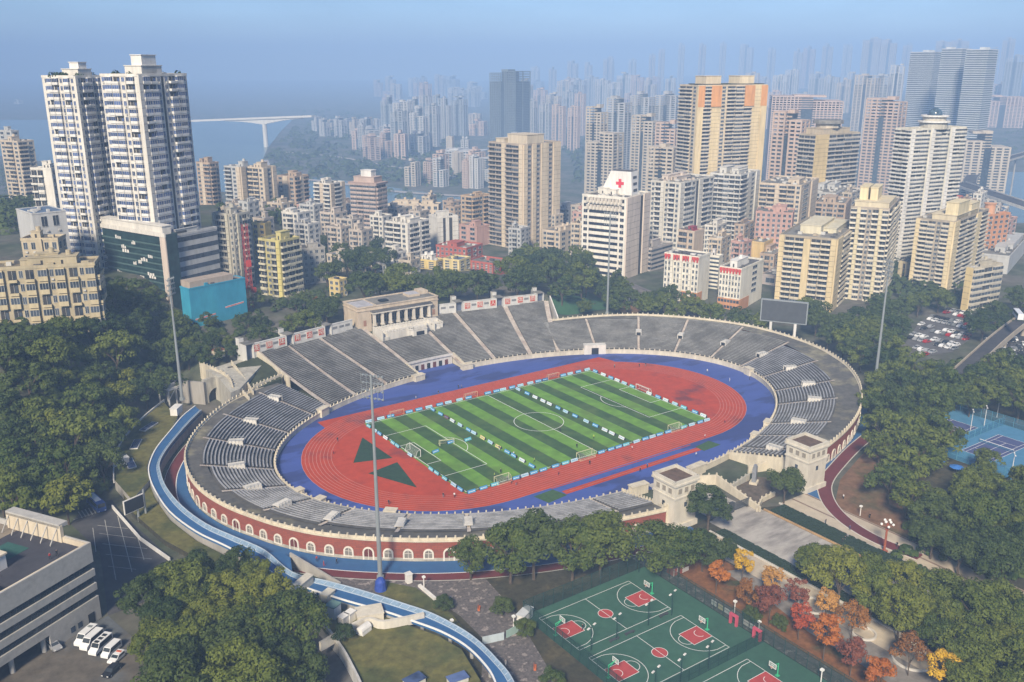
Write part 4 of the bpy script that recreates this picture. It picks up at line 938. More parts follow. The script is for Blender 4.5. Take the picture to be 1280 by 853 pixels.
for x in (-8, -6): mb = MB(); mb.box(x-.6, x+.6, -.05, .02, 1, 2.4); mb.build('window', GLASS, OFF)
for k in range(6): mb = MB(); mb.tube((-15-k*8, 1.2, 0), (-15-k*8, 1.2, 3.9), .55, n=10); mb.build('column', TILE, OFF)
mb = MB(); mb.box(-LO_, 0, .41, DO-.41, 3.6, 3.85); mb.build('soffit', CONC, OFF)
sheet('forecourt', px((-60, 860), (0, 830), (135, 770), (170, 800), (180, 870), (60, 900)), mat('forecourt_paving', (.12, .105, .085), .9, .3, .25, col2=(.10, .11, .12), c2at=(.45, .6), scale2=.06), .02)
sheet('car_park', px((88, 655), (108, 630), (140, 625), (150, 640), (210, 695), (200, 745), (135, 770), (125, 690)), ASPH, .02)
mb = MB()
def pl(a, b, w=.16): 
    A, B = at(*a), at(*b); d = (B-A).normalized(); n = Vector((-d.y, d.x, 0))*w/2; mb.quad([A-n, B-n, B+n, A+n])
for a, b in (((116, 660), (120, 690)), ((131, 650), (145, 725)), ((147, 645), (165, 715)), ((171, 668), (180, 700)), ((92, 650), (123, 640)), ((122, 657), (160, 661)), ((124, 667), (170, 673)), ((128, 680), (184, 686)), ((132, 693), (190, 699)), ((135, 708), (170, 712))): pl(a, b)
for k in range(5): pl((98+k*4.2, 640-k*1.5), (103+k*4.2, 648-k*1.5), .3)
ground('parking_markings', mb, mat('faded_line', (.42, .41, .38), .8, .2), .026)
A = zpx([(140, 632), (175, 672), (212, 698)], .9); freewall('boundary_wall', 'low white wall along the car park edge', A, 0, 1.1, .35, WHITE)
p = at(184, 650, 0); t = thing('billboard', 'small dark billboard screen on a steel post by the car park', 'billboard', (p.x-2, p.y, 0), radians(22))
b = MB(); b.tube((0, .3, 0), (0, .3, 4), .35, n=8); b.tube((2.4, .3, 0), (2.4, .3, 9.2), .3, n=8); b.build('post', STEEL, t)
b = MB(); b.box(-4.4, 2.0, -.2, .2, 4, 8.2); b.build('frame', WHITE, t); b = MB(); b.box(-4.2, 1.8, -.26, -.202, 4.2, 8.0); b.build('screen', BLACK, t)
# big screen over the far right rim
p = at(977, 424, 3); t = thing('scoreboard', 'large grey scoreboard on two posts above the right rim of the stadium', 'scoreboard', (p.x, p.y, 3), radians(-58))
b = MB(); b.box(-10.5, 10.5, -.6, .6, 8, 18.6); b.build('frame', STEEL, t); b = MB(); b.box(-10, 10, -.72, -.602, 8.5, 18.1); b.build('screen', mat('screen_grey', (.075, .08, .085), .5), t)
for x in (-5.5, 5.5): b = MB(); b.tube((x, 0, -3), (x, 0, 8), .7, n=10); b.build('post', WHITE, t)

# ------------------------------------------------------------------ basketball courts
GREEN = mat('court_green', (.038, .105, .070), .75, .12, .5, col2=(.046, .125, .08))
COURTR = mat('court_red', (.42, .062, .055), .75, .12, .6)
sheet('court_surface', [(-77, -161), (-38, -161), (-38, -97.5), (-77, -97.5)], GREEN, .03)
mbl, mbr = MB(), MB()
for yc in (-107.9, -126.4, -146.8):
    xm = -60.2; mb = mbl
    x0, x1, y0, y1 = xm-14.2, xm+14.2, yc-7.6, yc+7.6; w = .12
    ln(x0, y0, x1, y0, w); ln(x0, y1, x1, y1, w); ln(x0, y0, x0, y1, w); ln(x1, y0, x1, y1, w); ln(xm, y0, xm, y1, w); circ(xm, yc, 1.8, w=w)
    mbr.quad([(p[0], p[1], 0) for p in arc(xm, yc, 1.74, 0, 2*pi, 28)[:-1]])
    for s in (-1, 1):
        bx = xm+s*14.2; mbr.quad([(p[0], p[1], 0) for p in ([(bx-5.8, yc-2.45), (bx, yc-2.45), (bx, yc+2.45), (bx-5.8, yc+2.45)] if s > 0 else [(bx, yc-2.45), (bx+5.8, yc-2.45), (bx+5.8, yc+2.45), (bx, yc+2.45)])])
        ln(bx, yc-2.45, bx-s*5.8, yc-2.45, w); ln(bx, yc+2.45, bx-s*5.8, yc+2.45, w); ln(bx-s*5.8, yc-2.45, bx-s*5.8, yc+2.45, w)
        c = 0 if s < 0 else pi; circ(bx-s*5.8, yc, 1.8, c-pi/2, c+pi/2, w=w, n=16); circ(bx-s*1.6, yc, 1.25, c-pi/2, c+pi/2, w=w, n=12)
        circ(bx-s*1.6, yc, 6.7, c-1.36, c+1.36, w=w, n=30); ln(bx, yc-6.6, bx-s*3, yc-6.6, w); ln(bx, yc+6.6, bx-s*3, yc+6.6, w)
ground('court_key', mbr, COURTR, .036); ground('court_markings', mbl, LINEW, .042)
HG = mat('hoop_green', (.05, .42, .20), .5, .08)
HL = {(-107.9, -1): 'at the left end of the upper court', (-107.9, 1): 'at the right end of the upper court', (-126.4, -1): 'at the left end of the middle court', (-126.4, 1): 'at the right end of the middle court', (-146.8, 1): 'at the right end of the lowest court', (-146.8, -1): 'at the left end of the lowest court'}
for (yc, s), lab in HL.items():
    t = thing('basketball_hoop', 'green basketball stand with clear board '+lab, 'basketball hoop', (-60.2+s*15.1, yc, .03), 0 if s > 0 else pi)
    b = MB(); b.tube((0, 0, 0), (0, 0, 3.1), .13, n=8); b.tube((0, 0, 3.0), (-1.9, 0, 3.4), .11, n=6); b.tube((0, 0, 2.2), (-1.5, 0, 3.25), .07, n=6); b.box(-.4, .4, -.4, .4, 0, .12); b.build('post', HG, t)
    b = MB(); b.box(-1.98, -1.92, -.9, .9, 2.9, 3.95, 0); m = mat('board_clear', (.55, .62, .58), .3); m.node_tree.nodes['Principled BSDF'].inputs['Alpha'].default_value = .35; b.build('backboard', m, t)
    b = MB()
    for y0, y1, z0, z1 in ((-.95, .95, 2.85, 2.93), (-.95, .95, 3.92, 4.0), (-.95, -.87, 2.93, 3.92), (.87, .95, 2.93, 3.92), (-.32, .32, 3.1, 3.14), (-.32, .32, 3.5, 3.54)): b.box(-2.0, -1.9, y0, y1, z0, z1)
    b.build('board_frame', LINEW, t)
    b = MB(); pts = [Vector((-2.25+.24*cos(k*pi/5), .24*sin(k*pi/5), 3.05)) for k in range(10)]
    for k in range(10): b.tube(pts[k], pts[(k+1) % 10], .03, n=4)
    b.build('rim', mat('rim_orange', (.6, .18, .05), .5), t)
    b = MB()
    for k in range(10): b.tube(pts[k], Vector((-2.25+.12*cos(k*pi/5+.5), .12*sin(k*pi/5+.5), 2.65)), .015, n=3, caps=False)
    b.build('net', LINEW, t)
FENCE = mat('green_mesh', (.012, .045, .04), .7, .1)
def meshy(name, col, alpha, scale=9):
    m, nt, b = _principled(name); b.inputs['Base Color'].default_value = (*col, 1); b.inputs['Roughness'].default_value = .7; b.inputs['Alpha'].default_value = alpha; return m
FMESH = meshy('fence_netting', (.015, .055, .045), .42); FBLUE = meshy('blue_netting', (.05, .22, .36), .35)
def fence(label, pts, h, m, post, name='court_fence', step=3.0):
    o = pts[0]; t = thing(name, label, 'fence', (o[0], o[1], 0))
    Q = [(p[0]-o[0], p[1]-o[1]) for p in pts]
    for k in range(len(Q)-1):
        a, b = Q[k], Q[k+1]; l = hypot(b[0]-a[0], b[1]-a[1]); n = max(1, round(l/step))
        mb = MB(); mb.quad([(*a, .1), (*b, .1), (*b, h), (*a, h)]); mb.build('netting', m, t)
        mb = MB(); mb.bar((*a, h), (*b, h), .07, .07); mb.bar((*a, .1), (*b, .1), .06, .06); mb.bar((*a, h/2), (*b, h/2), .05, .05); mb.build('rail', post, t)
        for j in range(n): mb = MB(); f = j/n; mb.tube((0, 0, 0), (0, 0, h+.1), .07, n=5); mb.build('post', post, t, (lerp(a[0], b[0], f), lerp(a[1], b[1], f), 0))
    return t
fence('tall green mesh fence round the outside of the basketball courts', [(-38, -161), (-38, -97.5), (-77, -97.5), (-77, -161)], 4.2, FMESH, FENCE)
fence('lower green mesh fence dividing the middle and lowest basketball courts', [(-77, -137.2), (-68, -137.2), (-38, -137.2)], 3.0, FMESH, FENCE)
def lamp_post(x, y, z, h, label, group=None, arms=2, rot=0, m=STEEL, name='lamp_post'):
    t = thing(name, label, 'lamp post', (x, y, z), rot, group)
    b = MB(); b.tube((0, 0, 0), (0, 0, h), .13, .09, 6); b.build('pole', m, t)
    for s in ((-1, 1) if arms == 2 else (1,)):
        b = MB(); b.tube((0, 0, h-.2), (s*.9, 0, h), .04, n=4, m=1); b.box(s*1.2-.42, s*1.2+.42, -.2, .2, h-.08, h+.08, 0); b.build('lamp_head', [WHITE, m], t)
    return t
for x, y, w in ((-65, -117.3, 'second from left between upper and middle courts'), (-72.3, -117, 'leftmost between upper and middle courts'), (-55.2, -117.3, 'third from left between upper and middle courts'), (-47.8, -117.5, 'rightmost between upper and middle courts'),
                (-55.5, -136.6, 'third from left beside the dividing fence'), (-63.7, -136.4, 'second from left beside the dividing fence'), (-71, -136.2, 'leftmost beside the dividing fence'), (-41, -98.6, 'in the far corner of the courts')):
    lamp_post(x, y, .03, 6.2, 'slim court lamp with two white heads '+w, 'court lamps', rot=.3, m=FENCE)
for k, (x, y, w) in enumerate(((-61, -117.3, 'left of centre'), (-65.6, -117.2, 'farther left'), (-49.5, -116.6, 'at the right'))):
    t = thing('bench', 'dark bench between the upper and middle courts '+w, 'bench', (x, y, .03)); b = MB(); b.box(-1.4, 1.4, -.35, .35, .4, .48); b.build('seat', DARKSTEEL, t)
    for s in (-1.1, 1.1): b = MB(); b.box(s-.06, s+.06, -.3, .3, 0, .4); b.build('leg', DARKSTEEL, t)
t = thing('guard_hut', 'small white timber hut with dark roof beside the courts', 'hut', (-33.5, -104, 0), 0)
b = MB(); b.box(-1.6, 1.6, -1.3, 1.3, 0, 2.4, 0)
for x in (-1.6, 0, 1.6): b.box(x-.12, x+.12, -1.36, -1.302, 0, 2.4, 1)
b.build('wall', [paint((.42, .12, .08)), WHITE], t); b = MB(); b.prism([(-1.9, -1.6), (1.9, -1.6), (1.9, 1.6), (-1.9, 1.6)], 2.4, 2.8); b.build('roof', DARKROOF, t); b = MB(); b.box(-.5, .5, -1.37, -1.31, .9, 2.0); b.build('window', WHITE, t); b = MB(); b.box(1.8, 3.8, -1.3, -1.2, 0, 1.2); b.build('side_panel', WHITE, t)
p = at(656, 775, 0); plant_box(656, 775, 0, 4.5, 2, 2.3, .45, WHITE, 'white kiosk with a blue front beside the fence gate', 'kiosk', 'kiosk', mat('pale_roof', (.55, .57, .58), .6))
sheet('court_path', [(-37.7, -161), (-33.8, -161), (-33.8, -92), (-37.7, -92)], SETTS, .022)
sheet('maple_garden', [(-33.5, -175), (-18.5, -175), (-18.5, -97), (-33.5, -97)], LEAFLIT, .022)
for k, (y, c, n) in enumerate(((-121, (.60, .62, .60), 'white'), (-123.2, (.55, .50, .3), 'cream'), (-125.2, (.6, .62, .62), 'pale grey'), (-131, (.62, .62, .6), 'narrow white'), (-133, (.62, .62, .6), 'small white'))):
    t = thing('notice_board', n+' notice board standing along the court path', 'notice board', (-37.2, y, 0), pi/2)
    b = MB(); b.box(-.8, .8, -.06, .06, .7, 2.0); b.build('panel', paint(c), t)
    for s in (-.7, .7): b = MB(); b.tube((s, 0, 0), (s, 0, 2.3), .05, n=4); b.build('post', DARKSTEEL, t)
PINK = mat('pink_plastic', (.55, .09, .14), .5)
for k, y in enumerate((-128.5, -135.5)):
    t = thing('gate_arch', ['pink fence gate surround nearer the guard hut', 'pink fence gate surround nearer the lowest court'][k], 'gate', (-38.6, y, 0), pi/2); b = MB()
    for s in (-.9, .9): b.box(s-.25, s+.25, -.3, .3, 0, 2.3)
    b.build('post', PINK, t); b = MB(); b.box(-1.15, 1.15, -.3, .3, 2.3, 2.8); b.build('lintel', PINK, t)

# ------------------------------------------------------------------ tennis courts
TB = mat('tennis_blue', (.07, .21, .36), .7, .1, .4); TP = mat('tennis_court', (.07, .085, .20), .7, .1, .4)
sheet('tennis_ground', [(93, -127), (137, -127), (137, -79), (93, -79)], TB, .03)
mb2 = MB(); mb = MB()
for yc in (-90.5, -109):
    mb2.quad([(102.5, yc-5.5, 0), (126.3, yc-5.5, 0), (126.3, yc+5.5, 0), (102.5, yc+5.5, 0)])
    for a in ((102.5, yc-5.5, 126.3, yc-5.5), (102.5, yc+5.5, 126.3, yc+5.5), (102.5, yc-5.5, 102.5, yc+5.5), (126.3, yc-5.5, 126.3, yc+5.5), (102.5, yc-4.1, 126.3, yc-4.1), (102.5, yc+4.1, 126.3, yc+4.1), (108, yc-4.1, 108, yc+4.1), (120.8, yc-4.1, 120.8, yc+4.1), (108, yc, 120.8, yc)): ln(*a, .14)
ground('tennis_court', mb2, TP, .036); ground('tennis_markings', mb, LINEW, .042)
for k, yc in enumerate((-90.5, -109)):
    t = thing('tennis_net', ['tennis net on the court half hidden by trees', 'tennis net on the nearer open blue court'][k], 'net', (114.4, yc, .036))
    b = MB(); b.quad([(0, -6, .05), (0, 6, .05), (0, 6, 1), (0, -6, 1)]); b.build('netting', FBLUE, t); b = MB(); b.box(-.05, .05, -6, 6, 1.0, 1.12); b.build('tape', LINEW, t)
    for s in (-6, 6): b = MB(); b.tube((0, s, 0), (0, s, 1.15), .06, n=5); b.build('post', DARKSTEEL, t)
TF = mat('tennis_post', (.09, .25, .33), .6)
fence('pale blue mesh fence round the two tennis courts', [(93, -79), (137, -79), (137, -127), (93, -127), (93, -79)], 3.6, FBLUE, TF, 'tennis_fence', 4)
fence('blue mesh fence between the two tennis courts', [(93, -99.8), (137, -99.8)], 3.2, FBLUE, TF, 'tennis_fence', 4)
for k, (u, v) in enumerate(((1188, 515), (1213, 538), (1230, 533), (1246, 522), (1177, 498), (1264, 595))):
    p = at(u, v, 0); lamp_post(p.x, p.y, 0, 7.5, 'pale sports lamp with two white heads '+['at the corner of the farther tennis court', 'between the two tennis courts, left one', 'between the two tennis courts, right one', 'on the far side of the tennis courts', 'among the trees behind the tennis courts', 'at the near corner of the tennis courts'][k], 'tennis court lamps', rot=.6, m=WHITE)
for k, (u, v) in enumerate(((1172, 582), (1195, 591))):
    p = at(u, v, 0); t = thing('parasol', ['blue parasol at the left under the park trees', 'bright blue parasol at the right under the park trees'][k], 'parasol', (p.x, p.y, 0)); b = MB(); b.tube((0, 0, 0), (0, 0, 2.6), .05, n=5); b.build('pole', STEEL, t); b = MB(); b.tube((0, 0, 2.0), (0, 0, 2.7), 2.3, .08, 8); b.build('canopy', mat('parasol_blue', (.04, .16, .5), .6), t)
# small park lamps near the courts and paths
for k, (u, v, w) in enumerate(((565, 790, 'beside the stone path below the sky track'), (642, 785, 'by the white kiosk at the fence gate'), (918, 766, 'among the orange maples beside the court path'), (948, 792, 'at the pink gate by the courts'), (1075, 645, 'on the brown earth by the red ring path'), (1026, 853, 'at the bottom edge beside the lowest court'), (530, 735, 'at the top of the dark verge'))):
    p = at(u, v, 0); t = thing('park_lamp', 'short white pillar lamp '+w, 'lamp', (p.x, p.y, 0)); b = MB(); b.tube((0, 0, 0), (0, 0, 2.9), .14, .12, 6); b.build('pole', WHITE, t); b = MB(); b.box(-.35, .35, -.35, .35, 2.9, 3.3); b.build('lamp_head', GLOBE, t)
for k, (u, v, w) in enumerate(((599, 762, 'halfway along the stone path'), (669, 836, 'at the lower end of the stone path'))):
    p = at(u, v, 0); t = thing('bench', 'orange park bench '+w, 'bench', (p.x, p.y, 0), .9); OR = mat('orange_timber', (.5, .14, .05), .7)
    b = MB(); b.box(-.9, .9, -.25, .25, .42, .5); b.build('seat', OR, t); b = MB(); b.box(-.9, .9, .25, .33, .5, .95); b.build('backrest', OR, t)
    for s in (-.7, .7): b = MB(); b.box(s-.05, s+.05, -.22, .3, 0, .42); b.build('leg', OR, t)
A = zpx([(603, 806), (630, 800)], 0); freewall('hoarding', 'pale grey panel hoarding across the stone path', A, 0, 2.0, .12, paint((.45, .52, .55)))
A = zpx([(633, 798), (648, 790)], 0); freewall('hoarding', 'pale green panel hoarding next to the white kiosk', A, 0, 2.0, .12, paint((.30, .42, .38)))
p = at(476, 737, 0); b = MB(); b.tube((0, 0, 0), (0, 0, 2.4), 1.6, 1.3, 10); b.tube((0, 0, 2.4), (0, 0, 3.2), 1.3, .7, 10); tag(b.build('tarpaulin', mat('blue_tarp', (.03, .07, .35), .6, .25, 1.5), None, (p.x, p.y, 0)), 'blue tarpaulin bundled round the foot of the near floodlight mast', 'tarpaulin')
A = zpx([(524, 731), (544, 748)], .5); freewall('long_bench', 'long white slab bench on the edge of the dark verge', A, 0, .6, .8, WHITE)
p = at(511, 728, 0); plant_box(511, 728, 0, 1.4, 1.4, 2.4, 0, WHITE, 'small white electric cabinet beside the red ring path', 'cabinet', 'cabinet')
for k, (u, v, w) in enumerate(((598, 836, 'upper'), (606, 843, 'lower'))): pass
# kerbed planting beds in the autumn garden
for k, (u, v, r) in enumerate(((1016, 758, 3.4), (1080, 793, 2.6), (1140, 825, 4.2))):
    p = at(u, v, 0); o, i_ = arc(0, 0, r, 0, 2*pi, 24), arc(0, 0, r-.35, 0, 2*pi, 24); mb = MB(); mb.wallstrip(arc(0, 0, r, 0, 2*pi, 24), 0, .5, .4); t = tag(mb.build('planter_kerb', KERB, None, (p.x, p.y, 0)), ['pale kerbed planting bed beside the red maples', 'pale kerbed planting bed under the brown maple', 'pale kerbed planting bed round the yellow tree'][k], 'planter')
sheet('garden_path', px((905, 715), (960, 750), (1010, 790), (1060, 820), (1120, 860), (1200, 870), (1120, 800), (1040, 770), (1000, 735), (960, 705)), mat('garden_paving', (.22, .20, .18), .9, .2, .5), .026)
# ================================================================== the city
UNITS = {}; BLD = []
ACM = mat('air_conditioner', (.52, .51, .48), .7, .1)
SHADE = mat('painted_recess_shade', (.05, .048, .046), .9, .2)  # near-black painting the shade of openings and slots; also floor joints, hut doors
FRAME = mat('window_frame', (.50, .50, .48), .6, .08)
def unit(kind, cw, fh, wm, gm):
    key = (kind, round(cw, 1), round(fh, 1), wm.name, gm.name)
    if key in UNITS: return UNITS[key]
    b = MB()
    if kind in 'wWa':                          # window standing in the facade with its sill; a: with an air conditioner
        w, h = (cw*(.5 if kind != 'W' else .82)), fh*.52; z = fh*.30
        b.box(-w/2, w/2, -.05, .1, z, z+h, 0, bottom=False)
        for x in (-w/2-.06, w/2): b.box(x, x+.06, -.10, 0, z, z+h, 1, bottom=False)
        b.box(-w/2-.1, w/2+.1, -.22, 0, z-.1, z, 1); b.box(-w/2-.06, w/2+.06, -.12, 0, z+h, z+h+.08, 1)
        for k in range(1, 3 if kind == 'W' else 2): x = -w/2+w*k/(3 if kind == 'W' else 2); b.box(x-.04, x+.04, -.09, -.051, z, z+h, 1, bottom=False)
        if kind == 'a': b.box(w/2-.9, w/2, -.55, -.1, .1, .75, 2)
        mats = [gm, FRAME, ACM]
    elif kind == 'b':                          # open balcony: slab and parapet before a flat panel coloured as the room's shade
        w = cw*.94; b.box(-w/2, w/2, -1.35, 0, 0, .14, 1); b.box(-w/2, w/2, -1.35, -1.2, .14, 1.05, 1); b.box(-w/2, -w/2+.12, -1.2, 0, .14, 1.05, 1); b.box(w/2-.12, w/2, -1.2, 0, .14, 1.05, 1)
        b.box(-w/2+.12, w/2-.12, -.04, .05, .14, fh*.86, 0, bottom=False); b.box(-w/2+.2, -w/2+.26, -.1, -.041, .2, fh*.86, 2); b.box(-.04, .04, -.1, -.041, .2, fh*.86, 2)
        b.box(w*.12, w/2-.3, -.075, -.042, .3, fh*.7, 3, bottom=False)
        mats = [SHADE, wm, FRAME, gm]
    elif kind == 'B':                          # glazed balcony: parapet, band of glass, slab
        w = cw*.94; b.box(-w/2, w/2, -1.2, 0, 0, fh*.36, 1); b.box(-w/2+.06, w/2-.06, -1.12, 0, fh*.36, fh*.84, 0); b.box(-w/2, w/2, -1.2, 0, fh*.84, fh*.93, 1)
        n = 3
        for k in range(n+1): x = -w/2+.08+(w-.16)*k/n; b.box(x-.05, x+.05, -1.17, -1.1, fh*.36, fh*.84, 2)
        mats = [gm, wm, FRAME]
    elif kind == 'r':                          # ribbon window
        b.box(-cw/2, cw/2, -.06, .1, fh*.34, fh*.80, 0, bottom=False)
        n = max(2, int(cw/1.6))
        for k in range(n+1): x = -cw/2+cw*k/n; b.box(x-.04, x+.04, -.1, -.061, fh*.34, fh*.8, 1, bottom=False)
        mats = [gm, DARKSTEEL, FRAME]
    UNITS[key] = (b, b.mesh({'b': 'balcony', 'B': 'glazed_balcony'}.get(kind, 'window'), mats), mats); return UNITS[key]
CELL = {'w': 1, 'W': 1.3, 'a': 1, 'b': 1.35, 'B': 1.35, 'p': .45, 'P': .7, 'd': .4, 'r': 1, 'x': 1, 'C': .9}
def block(name, label, cat, u, v, L, R, phi, D=None, vb=None, fl=None, front='wwbww', side='ww', wall=CREAM, bal=None, gl=None, roof=GREYROOF, acc=None, cap=100, fh=3.1, huts=2, group=None, hutm=None, skip=0, par=.9, zb=None, deep=None):
    """a storeyed building: u,v is the top of the nearest corner in the photograph, L and R its two faces in pixels there"""
    f = radians(phi); rnd = random.Random(hash((u, v, L, R)) & 0xffff)
    if vb is not None:
        b_ = atg(u, vb); D = sd(b_.x, b_.y)[1]
    T = fd(u, v, D); dep = depth(T); zg = gz(T.x, T.y) if zb is None else zb
    cp_ = cos(PITCH); WL = L*dep/max(240, FPX*cos(f)+(u-L-640)*sin(f)*cp_); WR = R*dep/max(180, FPX*sin(f)-(u+R-640)*cos(f)*cp_)
    if deep: WR = min(WR, deep)
    WR = max(WR, 6); H = T.z-zg
    n = fl or max(1, round((H-1)/fh)); fh = H/n
    t = thing(name, label, cat, (T.x, T.y, zg), YAW-f, group); ob = dict(t=t, WL=WL, WR=WR, H=H, fh=fh)
    BLD.append((T.x, T.y)); bal = bal or wall; gl = gl or GLASS; acc = acc or wall
    mb = MB(); mb.box(-WL, 0, 0, WR, -12, H, 0, bottom=False)
    q = .35
    for x0, x1, y0, y1 in ((-WL-.15, .15, -.15, q), (-WL-.15, .15, WR-q, WR+.15), (-WL-.15, -WL+q, q, WR-q), (.15-q-.15, .15, q, WR-q)): mb.box(x0, x1, y0, y1, H-.25, H+par, 0)
    for k in range(1, n): mb.box(-WL-.05, .05, -.05, .2, k*fh-.12, k*fh+.06, 0)       # floor lines
    insts = []
    for face, pat, Wf in ((0, front, WL), (1, side, WR)):
        if not pat: continue
        tot = sum(CELL[c] for c in pat); x = -Wf if face == 0 else 0.0
        for c in pat:
            cw = CELL[c]/tot*Wf; xc = x+cw/2; x += cw
            if c == 'p': continue
            if c in 'PCd':
                o = {'P': .9, 'C': 1.5, 'd': .03}[c]; mi = {'P': 1, 'C': 1, 'd': 2}[c]
                if face == 0: mb.box(xc-cw/2, xc+cw/2, -o, .0, -2, H+(.5 if c == 'P' else -.4), mi)
                else: mb.box(0, o, xc-cw/2, xc+cw/2, -2, H+(.5 if c == 'P' else -.4), mi)
                if c == 'P':
                    for k in range(1, n):
                        if face == 0: mb.box(xc-cw/2+.02, xc+cw/2-.02, -o-.02, -o, k*fh-.06, k*fh+.06, 2, bottom=False)
                        else: mb.box(o, o+.02, xc-cw/2+.02, xc+cw/2-.02, k*fh-.06, k*fh+.06, 2, bottom=False)
                continue
            for k in range(skip, n):
                kk = c
                if c == 'x': kk = 'w'
                if kk == 'w' and rnd.random() < .35: kk = 'a'
                elif kk in 'bB' and rnd.random() < .22: kk = 'B' if kk == 'b' else 'b'
                insts.append((face, kk, cw, xc, k))
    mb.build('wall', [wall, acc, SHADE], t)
    # roof and what stands on it
    mb = MB(); mb.box(-WL+q, -q, q, WR-q, H-.2, H+.02)
    rf = mb.build('roof', roof, t)
    hm_ = hutm or wall
    for k in range(huts):
        w, d_, h = rnd.uniform(.18, .34)*WL, rnd.uniform(.3, .55)*WR, rnd.uniform(2.2, 4.2); xx, yy = -rnd.uniform(.2, .8)*WL, rnd.uniform(.35, .65)*WR
        m_ = MB(); m_.box(-w/2, w/2, -d_/2, d_/2, 0, h); m_.box(-w/2-.25, w/2+.25, -d_/2-.25, d_/2+.25, h, h+.25); m_.box(-.4, .4, -d_/2-.03, 0, .1, 2, 1)
        if rnd.random() < .5: m_.tube((w*.2, 0, h+.25), (w*.2, 0, h+2.0), 1.0, n=10)
        m_.build('roof_house', [hm_, SHADE], rf, (xx, yy, H+.02))
    mb = MB()
    for k in range(int(WL*WR/45)+2):           # clutter: tanks, ducts, sheds
        xx, yy = -rnd.uniform(.08, .92)*WL, rnd.uniform(.12, .88)*WR; s_ = rnd.uniform(.5, 1.4); mb.box(xx-s_, xx+s_, yy-s_*.7, yy+s_*.7, H, H+rnd.uniform(.5, 1.5), rnd.randrange(3))
    mb.build('roof_clutter', [ACM, hm_, DARKROOF], rf)['kind'] = 'stuff'
    insts.sort(key=lambda q: (q[0] if L > R else -q[0], -q[4]))
    cnt = {}; rest = {}
    for face, kk, cw, xc, k in insts:
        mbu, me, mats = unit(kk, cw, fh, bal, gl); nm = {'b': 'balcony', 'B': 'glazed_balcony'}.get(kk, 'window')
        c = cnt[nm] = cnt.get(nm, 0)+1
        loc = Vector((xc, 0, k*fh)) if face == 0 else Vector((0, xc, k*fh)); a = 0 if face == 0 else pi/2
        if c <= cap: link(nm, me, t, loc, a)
        else:
            M = Matrix.Translation(loc) @ Matrix.Rotation(a, 4, 'Z')
            r = rest.setdefault((nm, tuple(m.name for m in mats)), (MB(), mats)); r[0].add(mbu, M)
    for (nm, _), (m_, mats) in rest.items(): m_.build(nm, mats, t)['kind'] = 'stuff'
    return ob
def crown(ob, x0, x1, y0, y1, h, m=None, name='roof_house', z=0.0):          # extra volume on a roof, in fractions of the plan
    mb = MB(); mb.box(-ob['WL']*(1-x0), -ob['WL']*(1-x1), ob['WR']*y0, ob['WR']*y1, ob['H']+z-.1, ob['H']+z+h); mb.box(-ob['WL']*(1-x0)-.3, -ob['WL']*(1-x1)+.3, ob['WR']*y0-.3, ob['WR']*y1+.3, ob['H']+z+h, ob['H']+z+h+.35)
    return mb.build(name, m or CREAM, ob['t'])
YEL = paint((.64, .47, .17)); YEL2 = paint((.62, .54, .33)); PINKW = paint((.50, .31, .26)); BRN = paint((.42, .32, .24)); ORG = paint((.55, .26, .13)); REDW = paint((.42, .115, .085)); LGREY = paint((.46, .46, .45)); BEIGE = paint((.56, .47, .36)); WARM = paint((.70, .55, .33)); GREYD = paint((.27, .27, .27)); OFFW = paint((.66, .63, .57)); ROOFB = mat('blue_metal_roof', (.10, .15, .24), .6, .15, .5); YROOF = DARKROOF
A = 'apartment tower'
def roof_plants(ob, n):
    b = MB(); rnd = random.Random(n)
    for k in range(n):
        c = Vector((-rnd.uniform(.05, .95)*ob['WL'], rnd.uniform(.05, .95)*ob['WR'], ob['H']+.6)); r = rnd.uniform(.8, 2.2)
        for j in range(40):
            nv = Vector((rnd.gauss(0, 1), rnd.gauss(0, 1), rnd.gauss(.3, 1))).normalized(); p = c+nv*r*rnd.uniform(.6, 1); a = nv.orthogonal().normalized()*.45; bb = nv.cross(a); b.quad([p-a, p-bb, p+a, p+bb])
    b.build('roof_plants', mat('roof_leaves', (.03, .055, .02), .9, .4), ob['t'])['kind'] = 'stuff'
